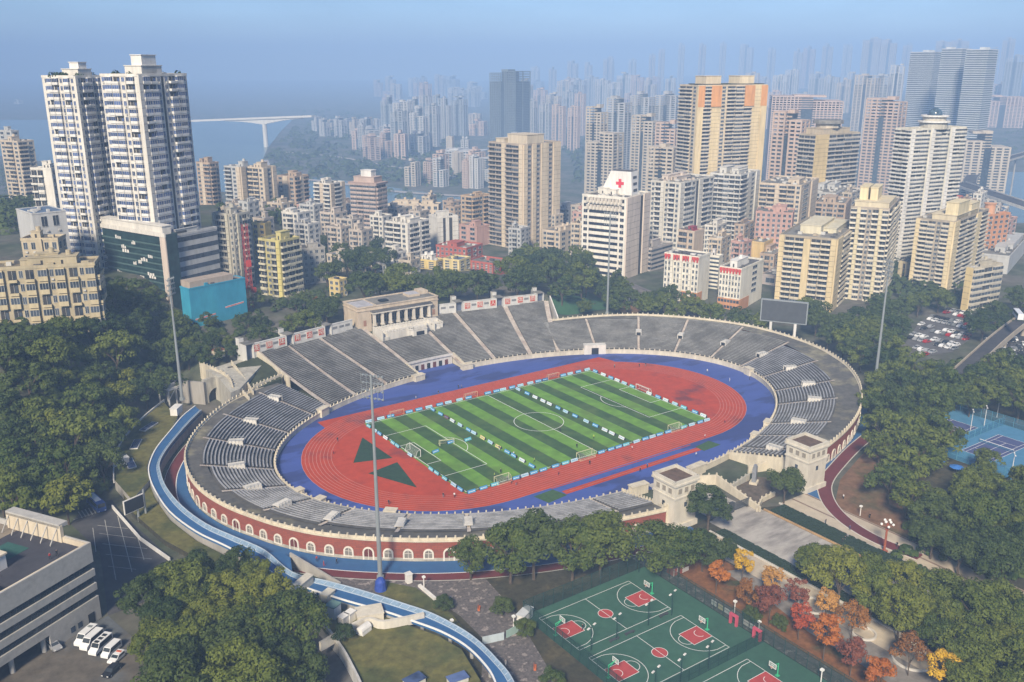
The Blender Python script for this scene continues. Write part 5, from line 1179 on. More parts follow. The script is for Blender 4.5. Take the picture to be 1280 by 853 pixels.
# --- the twin white towers on their podium
o = block('apartment_tower', 'white balconied tower at far left with trees on its roof, left of a twin', A, 92, 97, 40, 33, 20, D=436, fl=27, front='pwBBwdBw', side='PwBBdwB', wall=OFFW, bal=WHITE, gl=GLASSB, huts=0, cap=100)
roof_plants(o, 30); crown(o, .45, .95, .25, .75, 3.5, OFFW); crown(o, .62, .9, .35, .65, 6.5, WHITE)
o2 = block('apartment_tower', 'white balconied tower at left with blue glass bays, right of its twin', A, 171, 95, 46, 62, 22, D=425, fl=27, front='wBBwdBp', side='PBBwdwBBw', wall=OFFW, bal=WHITE, gl=GLASSB, huts=0, cap=100)
roof_plants(o2, 16); crown(o2, .55, 1, .1, .5, 4.2, OFFW); crown(o2, .72, 1, .12, .4, 8.8, WHITE)
def rib_podium():
    o = block('podium_building', 'long dark green ribbed glass podium below the twin white towers', 'building', 207, 296, 122, 6, 34, D=412, vb=None, fl=6, front='', side='', wall=glass('ribbed_glass', (.010, .028, .028), .3), huts=0, roof=GREYROOF, deep=26)
    t, WL, H = o['t'], o['WL'], o['H']; mb = MB(); n = 10
    for k in range(n): mb.box(-WL, -4.2, -.45, -.02, 1+k*(H-3)/n, 1.65+k*(H-3)/n)
    mb.build('louvre', mat('green_louvre', (.07, .12, .11), .5, .1), t)
    mb = MB(); mb.box(-4, .0, -.5, -.02, -4, H+1.2); mb.build('end_wall', paint((.60, .51, .44)), t)
    mb = MB(); mb.box(-WL-.3, .2, -.7, 0, H-.4, H+1.4); mb.build('cornice', OFFW, t)
    rnd = random.Random(4)
    for k in range(26):
        x = -WL*rnd.uniform(.12, .95); z = H*rnd.uniform(.25, .9); b = MB(); w = rnd.uniform(1.2, 3.0)
        for j in range(3): b.box(-w+j*w*.7, -w+j*w*.7+w*.45, -.62, -.46, 0, rnd.uniform(1.0, 1.8))
        b.build('sign_letters', WHITE, t, (x, 0, z))
    crown(o, .05, .97, .05, .8, 4.2, OFFW)
    for k in range(22): b = MB(); b.box(-.7, .7, -.05, .1, 1, 2.8); b.build('window', GLASS, t, (-WL*(.06+.04*k), 1.29, H))
rib_podium()
block('commercial_building', 'pale grey commercial block with strip windows right of the green glass podium', 'building', 213, 297, 4, 58, 30, D=416, fl=7, front='', side='rrr', wall=LGREY, gl=GLASS, huts=1, cap=60, acc=OFFW)
block('apartment_tower', 'grey beige slab tower with dark window bays behind the turquoise wrapped building', A, 290, 270, 24, 22, 30, vb=362, front='PbbPw', side='wPwbw', wall=paint((.42, .40, .35)), acc=paint((.50, .47, .38)), huts=2)
o = block('wrapped_building', 'building wrapped in turquoise sheeting with two red and white stripes', 'building', 236, 362, 11, 70, 40, D=396, fl=1, front='', side='', wall=mat('turquoise_sheet', (.035, .27, .42), .6, .10, .3, (1, 1, .4), (.045, .33, .47), (.45, .6), .08), huts=0, roof=mat('builders_roof', (.26, .22, .19), .9, .3), par=.4, zb=3)
R_ = o['WR']
for y0, y1, z in ((.06, .42, 12.6), (.60, .94, 15.2)):
    b = MB(); b.box(.02, .08, 0, R_*(y1-y0), -.35, .35, 1); b.box(.08, .1, 0, R_*(y1-y0), -.2, .2, 0); q_ = b.build('stripe', [paint((.6, .08, .06)), WHITE], o['t'], (0, R_*y0, z)); q_.rotation_euler = (.07, 0, 0)
b = MB(); b.box(-8, -.6, 1, R_*.8, o['H']+.1, o['H']+3, 0); b.build('roof_house', paint((.40, .33, .27)), o['t'])
# red hoist mast
p = fd(322, 368, 432); zt = fd(308, 280, 432).z; t = thing('construction_hoist', 'tall red lattice construction hoist against the grey beige slab', 'hoist', (p.x-3, p.y+2, 8)); b = MB(); h_ = zt-8
for x in (-1.1, 1.1):
    for y in (-1.1, 1.1): b.tube((x, y, 0), (x, y, h_), .12, n=4)
for k in range(int(h_/2)):
    z = k*2; s_ = 1 if k % 2 else -1
    for y in (-1.1, 1.1): b.tube((-1.1*s_, y, z), (1.1*s_, y, z+2), .06, n=4); b.tube((-1.1, y, z), (1.1, y, z), .06, n=4)
    for x in (-1.1, 1.1): b.tube((x, -1.1*s_, z), (x, 1.1*s_, z+2), .06, n=4)
b.build('mast', REDP, t); b = MB(); b.box(-1, 1, -2.6, -1.2, h_*.55, h_*.55+3); b.box(1.3, 3, -1, 1, h_*.25, h_*.25+2.6); b.build('cage', REDP, t)
block('apartment_block', 'yellow green apartment block with a blank yellow stair wall beside the red hoist', 'apartment block', 350, 303, 27, 24, 30, D=452, front='bwbP', side='bbb', wall=paint((.52, .46, .20)), acc=paint((.62, .54, .20)), bal=paint((.58, .54, .40)), huts=2)
block('apartment_block', 'small yellow block with a blue roof behind the yellow green apartments', 'apartment block', 331, 281, 16, 4, 20, D=520, front='ww', side='', wall=YEL, roof=ROOFB, huts=0)
block('apartment_block', 'plain grey apartment block right of the yellow green apartments', 'apartment block', 378, 313, 6, 28, 62, D=480, front='w', side='wwww', wall=paint((.36, .34, .31)), huts=1)
block('small_house', 'little yellow house behind the left end of the pavilion', 'house', 424, 352, 13, 9, 30, D=452, fl=3, front='ww', side='ww', wall=paint((.62, .49, .22)), huts=0)
# left slope
block('apartment_block', 'long ochre apartment slab with balconies on the wooded slope at far left', 'apartment block', 118, 331, 150, 14, -16, D=346, fl=6, front='bwBpbwBpbwBpbwB', side='BB', wall=paint((.42, .36, .24)), bal=paint((.52, .44, .28)), gl=GLASS, huts=4, roof=mat('ochre_roof', (.20, .17, .12), .9, .3), deep=13)
block('apartment_block', 'ochre stepped block with a dark flat roof behind the ochre slab', 'apartment block', 72, 300, 46, 10, -5, D=372, fl=5, front='wwPww', side='ww', wall=paint((.47, .40, .28)), huts=1, deep=12)
block('commercial_building', 'white block with a big blue metal roof left of the green podium', 'building', 40, 268, 20, 42, 45, D=395, fl=4, front='pp', side='pwwp', wall=paint((.50, .50, .49)), roof=ROOFB, huts=0, par=.3)
block('apartment_tower', 'greyish white tower with a blank sunlit end wall left of the twin towers', A, 64, 212, 26, 9, 10, D=520, fl=9, front='bbpppp', side='ww', wall=OFFW, huts=2, deep=16)
block('apartment_block', 'pale block with a stepped roof on the hill at the far left edge', 'apartment block', 22, 178, 22, 20, 30, D=700, front='wbw', side='bw', wall=BEIGE, huts=2, cap=30)
block('apartment_block', 'low grey block on the hill at the far left edge', 'apartment block', 14, 165, 16, 8, 30, D=730, front='ww', side='w', wall=LGREY, huts=1, cap=20)
# --- middle distance, left of centre
for (lab, u, v, L, R, D, w, fr, si) in (
  ('slim grey brown tower directly right of the twin white towers', 262, 205, 17, 11, 700, BRN, 'wPb', 'bw'),
  ('grey tower with a sunlit beige flank by the river, left of a pair', 300, 210, 20, 14, 690, LGREY, 'bwP', 'Pw'),
  ('beige flanked tower by the river, right of a pair', 328, 211, 20, 16, 690, BEIGE, 'bbw', 'PwP'),
  ('brown and grey tower by the river before the bridge', 368, 222, 22, 17, 720, BRN, 'wPw', 'bPb'),
  ('white and grey tower with a cream flank by the river', 412, 231, 20, 18, 700, OFFW, 'bPb', 'PbP')):
    block('apartment_tower', lab, A, u, v, L, R, 28, D=D, front=fr, side=si, wall=w, acc=BEIGE, cap=60, huts=2)
o = block('apartment_tower', 'tiered pagoda like pinkish tower with a white penthouse cube', A, 470, 232, 32, 12, 25, D=655, front='BBBB', side='BB', wall=paint((.46, .36, .31)), bal=paint((.50, .40, .35)), huts=0, cap=80)
crown(o, -.05, 1.05, -.1, 1.1, 1.2, paint((.42, .31, .27))); crown(o, .1, .9, .1, .9, 4, paint((.46, .36, .31)), z=1.2); crown(o, .35, .75, .2, .7, 8.5, WHITE, z=1.2)
block('apartment_block', 'white balconied apartment block with a flat roof before the pinkish tower', 'apartment block', 508, 281, 26, 28, 34, D=565, front='bbw', side='PbbdPbb', wall=OFFW, huts=3)
block('apartment_block', 'blank white sided slab behind the balconied white block', 'apartment block', 546, 273, 10, 26, 60, D=600, front='p', side='PdpdP', wall=OFFW, huts=1, cap=30)
block('long_building', 'long low tan building with parapet towers near the river', 'building', 548, 257, 62, 4, 8, D=720, fl=4, front='wwwwwwww', side='', wall=BEIGE, huts=3, cap=40, deep=16)
block('apartment_block', 'tan orange block beside the left edge of the tall beige tower', 'apartment block', 590, 247, 14, 22, 40, D=690, front='wb', side='bwb', wall=paint((.52, .38, .25)), huts=1, cap=60)
block('apartment_block', 'dusty pink block with a blank end below the tan orange block', 'apartment block', 596, 285, 22, 16, 40, D=650, front='ww', side='p', wall=PINKW, huts=1, cap=40)
block('school_building', 'red brick long building with white window rows, upper of two', 'building', 583, 312, 38, 20, 30, D=560, fl=4, front='wwwwwww', side='www', wall=REDW, huts=1, bal=WHITE, cap=60)
block('school_building', 'red brick low building with a dark roof, lower right of two', 'building', 616, 331, 32, 18, 32, D=540, fl=4, front='wwwwww', side='ww', wall=REDW, huts=0, cap=50)
block('villa', 'bright yellow house with stepped roofs beside the red brick buildings, left part', 'house', 545, 328, 24, 10, 30, D=530, fl=4, front='ww', side='w', wall=paint((.68, .53, .22)), huts=2, hutm=WHITE)
block('villa', 'yellow house with a blue metal roof beside the lower red brick building', 'house', 574, 327, 20, 14, 30, D=520, fl=4, front='ww', side='ww', wall=paint((.66, .54, .27)), roof=ROOFB, huts=0)
# --- tall beige tower
o = block('apartment_tower', 'tall beige tower with dark window strips left of the hospital block', A, 654, 182, 43, 46, 45, vb=313, front='bbPbbP', side='PwPwPPwPP', wall=paint((.40, .34, .28)), acc=paint((.62, .52, .38)), huts=0, cap=100)
crown(o, .45, 1.0, .1, .55, 6.5, paint((.58, .50, .38))); crown(o, .1, .35, .1, .8, 3, paint((.58, .50, .38)))
block('apartment_block', 'beige gabled apartment block right of the tall beige tower', 'apartment block', 700, 291, 22, 26, 35, D=610, front='wbw', side='wwPp', wall=BEIGE, huts=2, cap=70)
# --- hospital
o = block('hospital_building', 'white slab hospital with dark ribbon windows and a red cross on its roof sign', 'hospital', 783, 249, 55, 29, 33, vb=349, fl=13, front='xrrrrx', side='PPdP', wall=paint((.74, .70, .62)), acc=paint((.66, .56, .47)), huts=2, cap=100, gl=glass('hospital_glass', (.010, .012, .02), .25))
WL, H, t = o['WL'], o['H'], o['t']
b = MB()
for k in range(2):
    for j in range(10):
        x = -WL*.9+j*WL*.082; b.prism([(x, 0), (x+WL*.02, -1.3), (x+WL*.05, -1.3), (x+WL*.07, 0)], H-3.6-k*4.0, H-.9-k*4.0)
b.build('bay_row', paint((.60, .55, .48)), t)
b = MB(); hx0, hx1, yy = -WL*.85, -WL*.12, o['WR']*.45; zt = H+14
b.v += [(hx0, yy, H), (hx1, yy, H), (hx1-1, yy, zt), (hx0+7, yy, zt), (hx0, yy+9, H), (hx1, yy+9, H), (hx1-1, yy+9, zt), (hx0+7, yy+9, zt)]
b.f += [(0, 1, 2, 3), (1, 5, 6, 2), (5, 4, 7, 6), (4, 0, 3, 7), (3, 2, 6, 7)]; b.m += [0, 0, 0, 0, 1]; b.build('roof_tower', [paint((.74, .72, .68)), DARKROOF], t)
b = MB(); cx_ = lerp(hx0, hx1, .62); b.box(cx_-2.6, cx_+2.6, yy-.2, yy-.02, H+5.9, H+7.7); b.box(cx_-.9, cx_+.9, yy-.2, yy-.02, H+4.2, H+5.9); b.box(cx_-.9, cx_+.9, yy-.2, yy-.02, H+7.7, H+9.4); b.build('red_cross', paint((.62, .04, .06)), t)
for k in range(3): b = MB(); b.box(hx1+.02-.3*k, hx1+.1-.3*k, yy+2, yy+7, 0, 1.6); b.build('window', GLASS, t, (0, 0, H+2+k*3.8))
# --- white apartment pair behind the school
block('apartment_tower', 'white gridded apartment tower with many balconies behind the school, left of a pair', A, 850, 230, 36, 43, 38, D=590, front='wbPwbw', side='PbwdPbw', wall=paint((.60, .57, .50)), bal=paint((.66, .63, .57)), huts=3, hutm=paint((.55, .47, .4)))
block('apartment_tower', 'white apartment tower with a shaded blue balconied face, right of a pair', A, 926, 220, 38, 23, 34, D=640, front='PbbBbb', side='bPwP', wall=paint((.58, .56, .51)), bal=paint((.60, .58, .54)), huts=3)
block('apartment_block', 'small tan block with a dark red roof before the white apartment pair', 'apartment block', 868, 291, 20, 12, 40, D=545, fl=7, front='bw', side='pp', wall=paint((.52, .42, .32)), roof=mat('dark_red_roof', (.28, .04, .05), .7, .1), huts=1, hutm=mat('dark_red_roof', (.28, .04, .05)), cap=40)
SCH = paint((.72, .68, .58)); RED = paint((.55, .07, .06)); OB = paint((.55, .27, .13))
for (lab, u, v, vb, L, R, f) in (('cream school block with red scalloped eaves and an orange base, left one', 874, 323, 381, 43, 14, 'wwPwwPwwPww'), ('cream school block with red scalloped eaves and wiring on its side wall, right one', 927, 338, 390, 27, 28, 'wwwwwww')):
    o = block('school_building', lab, 'school', u, v, L, R, 36, vb=vb, fl=8 if L > 30 else 7, front=f, side='p' if L > 30 else 'ppwp', wall=SCH, roof=DARKROOF, huts=0 if L > 30 else 1, skip=2, cap=100, hutm=WHITE)
    WL, WR, H, t = o['WL'], o['WR'], o['H'], o['t']
    b = MB(); b.box(-WL-.2, .2, -.25, -.02, -2, o['fh']*2); b.box(.02, .25, -.25, WR*.4, -2, o['fh']*2); b.build('base', OB, t)
    n = 12 if L > 30 else 7
    for k in range(n):
        b = MB(); w = WL/n; x = -WL+(k+.5)*w; b.prism([(-w*.42, -.5), (w*.42, -.5), (w*.42, -.02), (-w*.42, -.02)], -.9, .7); b.prism([(-w*.25, -.5), (w*.25, -.5), (w*.25, -.02), (-w*.25, -.02)], -2.1, -.9); b.build('eave_panel', RED, t, (x, 0, H-.4))
    for k in range(n):
        for j in range(2): b = MB(); b.box(-.7, .7, -.3, -.22, 1, 2.5); b.build('window', GLASS, t, (-WL+(k+.5)*WL/n, -.02, j*o['fh']))
block('stair_tower', 'banded cream stair tower between the two school blocks', 'building', 899, 322, 16, 3, 33, D=505, fl=8, front='r', side='', wall=SCH, huts=1, hutm=paint((.66, .62, .58)), deep=8)
block('apartment_block', 'small yellow cube building right of the school stair tower', 'building', 955, 305, 18, 12, 35, D=560, front='p', side='p', wall=paint((.60, .44, .20)), huts=0)
block('low_building', 'low grey hall with a flat roof between hospital and school', 'building', 815, 312, 14, 26, 40, D=560, fl=5, front='wb', side='rr', wall=paint((.42, .38, .35)), huts=1, cap=40)
# --- orange topped tower
o = block('apartment_tower', 'tall yellow tower with orange upper corners and two rooftop cubes', A, 872, 108, 22, 87, 66, D=705, fl=40, front='bbw', side='CbPPwbBbPPC', wall=paint((.60, .50, .36)), acc=paint((.72, .58, .34)), bal=paint((.62, .55, .45)), huts=0, cap=100)
ORANGE = paint((.70, .34, .13)); WR, H = o['WR'], o['H']
for y0, y1 in ((.005, .095), (.19, .33), (.67, .81), (.905, .995)): b = MB(); b.box(1.52 if y0 in (.005, .905) else .92, 1.62, WR*y0, WR*y1, H-15, H+.3); b.build('orange_panel', ORANGE, o['t'])
crown(o, .3, .9, .14, .35, 7, paint((.66, .55, .38))); crown(o, .3, .9, .62, .83, 7, paint((.74, .62, .42))); crown(o, .1, 1, .1, .95, 1.2, mat('roof_planting', (.05, .06, .04), .9, .3))
# --- right hand cluster
o = block('apartment_tower', 'grey tower with an octagonal roof pavilion and an ochre corner strip', A, 1020, 170, 21, 55, 56, D=690, front='bbb', side='PPPbbbb', wall=paint((.42, .36, .27)), acc=paint((.62, .48, .24)), bal=paint((.50, .46, .40)), huts=0, cap=100)
crown(o, .0, 1, .15, .75, 4.5, paint((.50, .42, .3)))
b = MB(); c = (-o['WL']*.45, o['WR']*.42); q = [(c[0]+9*cos(k*pi/6), c[1]+9*sin(k*pi/6)) for k in range(12)]; b.prism(q, o['H']+4.8, o['H']+8); q2 = [(c[0]+11*cos(k*pi/6), c[1]+11*sin(k*pi/6)) for k in range(12)]; b.prism(q2, o['H']+8, o['H']+10.5, 1); b.build('roof_pavilion', [paint((.5, .44, .34)), GREYROOF], o['t'])
o = block('apartment_tower', 'rounded white tower with a glass dome on tiered drums at its top', A, 1140, 163, 20, 68, 64, D=585, fl=34, front='bbb', side='PBBwPBBwPBB', wall=paint((.62, .59, .50)), bal=paint((.72, .69, .62)), gl=GLASS, huts=0, cap=100, acc=WHITE)
c = (-o['WL']*.4, o['WR']*.5); H = o['H']; cyl = lambda r: [(c[0]+r*cos(k*pi/10), c[1]+r*sin(k*pi/10)) for k in range(20)]
b = MB(); b.prism(cyl(8.5), H, H+4, 0); b.prism(cyl(9.8), H+4, H+5.0, 1); b.prism(cyl(7), H+5, H+7.5, 0); b.prism(cyl(8.4), H+7.5, H+8.4, 1); b.build('drum', [paint((.5, .47, .4)), WHITE], o['t'])
b = MB(); b.ball((c[0], c[1], H+8.4), 4.6, 16, 10, 0); b.build('dome', glass('dome_glass', (.06, .10, .14)), o['t'], smooth=True)
Y1 = paint((.40, .34, .25)); YB = paint((.62, .55, .42))  # first wall colour darkened to hold the shade between balconies
o = block('apartment_tower', 'yellow striped balconied block with stepped roof rooms, left of the right hand cluster', A, 1046, 301, 71, 30, 30, vb=391, fl=14, front='PbbCbbP', side='Pbb', wall=Y1, bal=YB, acc=paint((.62, .50, .29)), huts=0, cap=100)
crown(o, .25, .62, .2, .7, 4.5, paint((.64, .58, .42))); crown(o, .5, .85, .3, .8, 2.6, paint((.62, .57, .42)))
o = block('apartment_tower', 'cream tower with dense round balconies and a twin shaft penthouse in the right hand cluster', A, 1112, 263, 48, 19, 28, vb=378, fl=18, front='bPbwbPb', side='bb', wall=paint((.38, .33, .27)), bal=paint((.66, .61, .50)), acc=paint((.60, .53, .36)), huts=0, cap=100)  # dark wall colour stands in for shade behind the balconies
crown(o, .05, .95, .1, .7, 3, paint((.62, .54, .38))); crown(o, .12, .34, .2, .55, 10, paint((.68, .58, .36))); crown(o, .4, .6, .2, .55, 10, paint((.68, .58, .36)))
o = block('apartment_tower', 'cream tower with a bright yellow blank corner and twin shaft penthouse at right', A, 1193, 279, 47, 43, 42, D=512, fl=16, front='PbbwbP', side='PbbPb', wall=paint((.39, .34, .27)), bal=paint((.64, .58, .47)), acc=paint((.66, .55, .34)), huts=0, cap=100)  # wall painted darker, as the shaded gaps between balconies
crown(o, .3, .95, .1, .7, 3, paint((.62, .54, .38))); crown(o, .62, .95, .12, .42, 10, paint((.70, .60, .38))); crown(o, .62, .95, .5, .74, 7, paint((.66, .57, .38)))
o = block('apartment_tower', 'orange brick tower with a round turret at the right end of the cluster', A, 1236, 270, 8, 27, 64, D=585, front='w', side='wwww', wall=ORG, huts=0, cap=60)
b = MB(); b.tube((-3, 4, o['H']), (-3, 4, o['H']+7), 3.2, n=12); b.tube((-3, 4, o['H']+7), (-3, 4, o['H']+7.6), 3.8, n=12); b.build('turret', paint((.60, .32, .18)), o['t'])
block('apartment_block', 'low cream block with deep banded balconies before the orange brick tower', 'apartment block', 1217, 337, 8, 36, 60, vb=389, fl=7, front='P', side='BBB', wall=paint((.48, .43, .33)), bal=paint((.58, .53, .43)), acc=paint((.66, .52, .26)), huts=2)
block('apartment_block', 'small cream block between the two cream penthouse towers', 'apartment block', 1138, 330, 14, 22, 40, D=540, front='PdP', side='bb', wall=paint((.52, .44, .28)), huts=1, cap=40)
for (lab, u, v, L, R, f, D, w, fr, si) in (
  ('beige block with grey balconies left of the octagonal tower', 1002, 233, 52, 20, 30, 620, BEIGE, 'bbPbbw', 'wP'),
  ('pinkish low block with square windows before the beige block', 991, 268, 46, 6, 20, 570, PINKW, 'wwwwwww', ''),
  ('shaded brown block behind the yellow striped block', 1056, 256, 36, 10, 25, 600, BRN, 'bwbwb', 'P'),
  ('grey block with blue grey roofs behind the cream penthouse tower', 1045, 243, 40, 20, 30, 660, LGREY, 'wbwb', 'ww'),
  ('long low red roofed block behind the right cream tower', 1204, 262, 30, 20, 25, 640, REDW, 'www', 'ww'),
  ('white and red low block beside the yellow striped block', 974, 347, 22, 34, 35, 515, paint((.40, .35, .33)), 'w', 'p'),
  ('grey flat roofed hall at the right edge below the river', 1262, 322, 40, 30, 35, 560, LGREY, 'pp', 'pp')):
    block('apartment_block', lab, 'apartment block', u, v, L, R, f, D=D, front=fr, side=si, wall=w, huts=2, cap=60)
# the rest of the old quarter: low blocks between the named ones
def low(u, v, L, R, D, w, lab, grp, rf=GREYROOF, phi=30):
    block('apartment_block', lab, 'apartment block', u, v, L, R, phi, D=D, front='wbw' if L > 14 else 'ww', side='ww', wall=w, huts=1, cap=24, group=grp, roof=rf)
rl = random.Random(11)
LQ = ('low pale apartment block with a cluttered flat roof in the old quarter by the river', 'old quarter blocks by the river')
for (u, v, L, R, D) in ((300, 256, 18, 12, 640), (330, 262, 20, 14, 620), (352, 256, 18, 16, 640), (330, 275, 14, 12, 570), (372, 268, 20, 16, 590), (392, 258, 18, 12, 640), (385, 282, 16, 14, 560), (418, 268, 18, 16, 610), (440, 276, 20, 14, 600), (452, 290, 16, 14, 570), (426, 286, 18, 10, 575), (478, 272, 16, 12, 640), (290, 262, 14, 12, 560), (310, 286, 12, 10, 520), (498, 262, 18, 14, 690), (525, 266, 14, 12, 680)):
    low(u, v, L, R, D, rl.choice([OFFW, BEIGE, LGREY, paint((.48, .42, .36)), paint((.52, .45, .38))]), *LQ, rf=rl.choice([GREYROOF, GREYROOF, ROOFB, DARKROOF]))
LQ = ('low mixed block with roof sheds between the hospital and the yellow tower', 'blocks between hospital and yellow tower')
for (u, v, L, R, D) in ((712, 262, 16, 14, 720), (690, 275, 14, 12, 680), (832, 290, 14, 12, 620), (818, 262, 12, 12, 700), (902, 300, 16, 12, 580), (930, 312, 18, 14, 560), (968, 320, 18, 16, 550), (952, 285, 14, 12, 610)):
    low(u, v, L, R, D, rl.choice([BEIGE, LGREY, BRN, paint((.5, .42, .33))]), *LQ)

def filler(poly, n, lab, grp, sp=24, hr=(14, 30)):
    us, vs = [p[0] for p in poly], [p[1] for p in poly]; k = tr = 0
    while k < n and tr < 900:
        tr += 1; u, v = rl.uniform(min(us), max(us)), rl.uniform(min(vs), max(vs))
        if not inpoly(u, v, poly): continue
        p = atg(u, v)
        if any(hypot(p.x-a, p.y-b) < sp for a, b in BLD): continue
        d_ = sd(p.x, p.y)[1]; h = rl.uniform(*hr); q = (p+Vector((0, 0, h))-CO); vt = 426.5-FPX*q.dot(_u3)/q.dot(_f3); k += 1
        low(u, vt, rl.uniform(9, 15)*700/d_, rl.uniform(7, 12)*700/d_, d_, rl.choice([OFFW, BEIGE, LGREY, BRN, paint((.52, .45, .36)), paint((.48, .42, .36)), PINKW]), lab, grp, rf=rl.choice([GREYROOF, GREYROOF, DARKROOF, ROOFB, mat('clay_roof', (.24, .12, .08), .9, .2)]), phi=rl.uniform(20, 45))
def inpoly(x, y, P):
    c = False; n = len(P)
    for i in range(n):
        (x0, y0), (x1, y1) = P[i], P[(i+1) % n]
        if (y0 > y) != (y1 > y) and x < (x1-x0)*(y-y0)/(y1-y0)+x0: c = not c
    return c
filler([(640, 300), (730, 290), (730, 335), (640, 320)], 6, 'small weathered block at the foot of the tall beige tower', 'blocks at the foot of the beige tower')
filler([(810, 300), (1000, 300), (985, 375), (940, 352), (830, 312)], 20, 'small weathered flat roofed block crowded behind the cream school', 'crowded blocks behind the school', 20)
filler([(960, 270), (1270, 270), (1275, 330), (1130, 345), (1000, 320)], 22, 'small weathered flat roofed block wedged among the right hand towers', 'blocks wedged among the right hand towers', 26, (14, 36))
filler([(280, 275), (480, 270), (600, 285), (600, 300), (470, 300), (330, 300)], 22, 'small weathered block packed tightly in the old quarter left of centre', 'packed blocks of the old quarter', 19, (10, 22))
filler([(415, 335), (520, 330), (520, 350), (430, 352)], 5, 'small pale house among trees behind the pavilion', 'houses among trees behind the pavilion', 16, (5, 9))
# --- towers in the haze
SLABM = {}
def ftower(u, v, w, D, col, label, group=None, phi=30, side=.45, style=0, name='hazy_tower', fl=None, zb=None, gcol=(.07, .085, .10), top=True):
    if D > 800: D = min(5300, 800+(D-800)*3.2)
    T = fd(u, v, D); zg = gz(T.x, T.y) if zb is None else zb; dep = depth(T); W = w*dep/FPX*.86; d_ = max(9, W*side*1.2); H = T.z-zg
    if H < 8: return
    rnd = random.Random(int(u*31+v*7)); f = radians(phi)
    t = thing(name, label, A, (T.x, T.y, zg), YAW-f, group)
    n = fl or max(3, int(H/3.2)); fh = H/n
    wm = paint(col); gm = glass('far_glass', gcol, .3)
    b = MB(); b.box(-W/2+.5, W/2-.5, .5, d_-.5, -8, H-(.5 if style == 2 or W < 14 else 5.6*fh)); b.box(-W*.08, W*.08, min(5, d_*.35), d_-1.5, 0, H-.2); b.build('glazing', gm, t)
    b = MB()
    wings = [(-W/2, W/2, n)] if style == 2 or W < 14 else [(-W/2, -W*.08, n-rnd.choice((0, 0, 1, 3))), (W*.08, W/2, n-rnd.choice((0, 1, 2, 5)))]
    hw = {}
    for x0, x1, nn in wings:
        for k in range(nn+1): b.box(x0, x1, 0, d_, k*fh-.1, k*fh+fh*(.42 if style != 2 else .4))
    if len(wings) > 1:
        for k in range(n+1): b.box(-W*.08, W*.08, min(4, d_*.3), d_-1, k*fh-.1, k*fh+fh*.3)
    np_ = max(3, int(W/(5 if style == 0 else 8)))
    if style != 2:
        for k in range(np_+1):
            x = -W/2+W*k/np_
            if len(wings) > 1 and abs(x) < W*.08: continue
            nn = wings[0 if x < 0 else -1][2]; pw = (.7 if style == 0 else 1.3)*(1 if 0 < k < np_ else 1.4); b.box(max(-W/2-.3, x-pw), min(W/2+.3, x+pw), -.35, .7, -8, nn*fh+.6)
        for k in range(3):
            y = d_*k/2; b.box(W/2-.7, W/2+.35, max(-.3, y-1.6), min(d_+.3, y+1.6), -8, wings[-1][2]*fh+.6)
    b.build('wall', wm, t)
    b = MB()
    for x0, x1, nn in wings: b.box(x0+.6, x1-.6, .6, d_-.6, nn*fh-.2, nn*fh+.4)
    b.build('roof', GREYROOF, t)
    if top:
        for k in range(rnd.choice((1, 1, 2))): x = rnd.uniform(-.3, .3)*W; b = MB(); h = rnd.uniform(2, 6); b.box(x-W*.12, x+W*.12, d_*.2, d_*.7, H, H+h); b.build('roof_house', wm, t)
    return t
HZ = 'tower fading in the haze'
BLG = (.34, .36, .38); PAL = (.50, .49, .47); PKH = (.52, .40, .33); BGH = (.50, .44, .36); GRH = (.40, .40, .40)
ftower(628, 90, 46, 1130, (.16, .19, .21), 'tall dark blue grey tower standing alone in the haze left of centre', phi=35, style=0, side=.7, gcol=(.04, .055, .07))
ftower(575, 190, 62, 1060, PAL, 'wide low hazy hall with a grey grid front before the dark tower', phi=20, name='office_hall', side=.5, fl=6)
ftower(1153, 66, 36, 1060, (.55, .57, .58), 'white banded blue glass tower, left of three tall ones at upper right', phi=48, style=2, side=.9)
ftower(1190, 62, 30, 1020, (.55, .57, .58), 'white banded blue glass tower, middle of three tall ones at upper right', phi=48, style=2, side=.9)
ftower(1222, 63, 32, 1000, (.58, .60, .60), 'white banded blue glass tower, right of three tall ones at upper right', phi=48, style=2, side=.9)
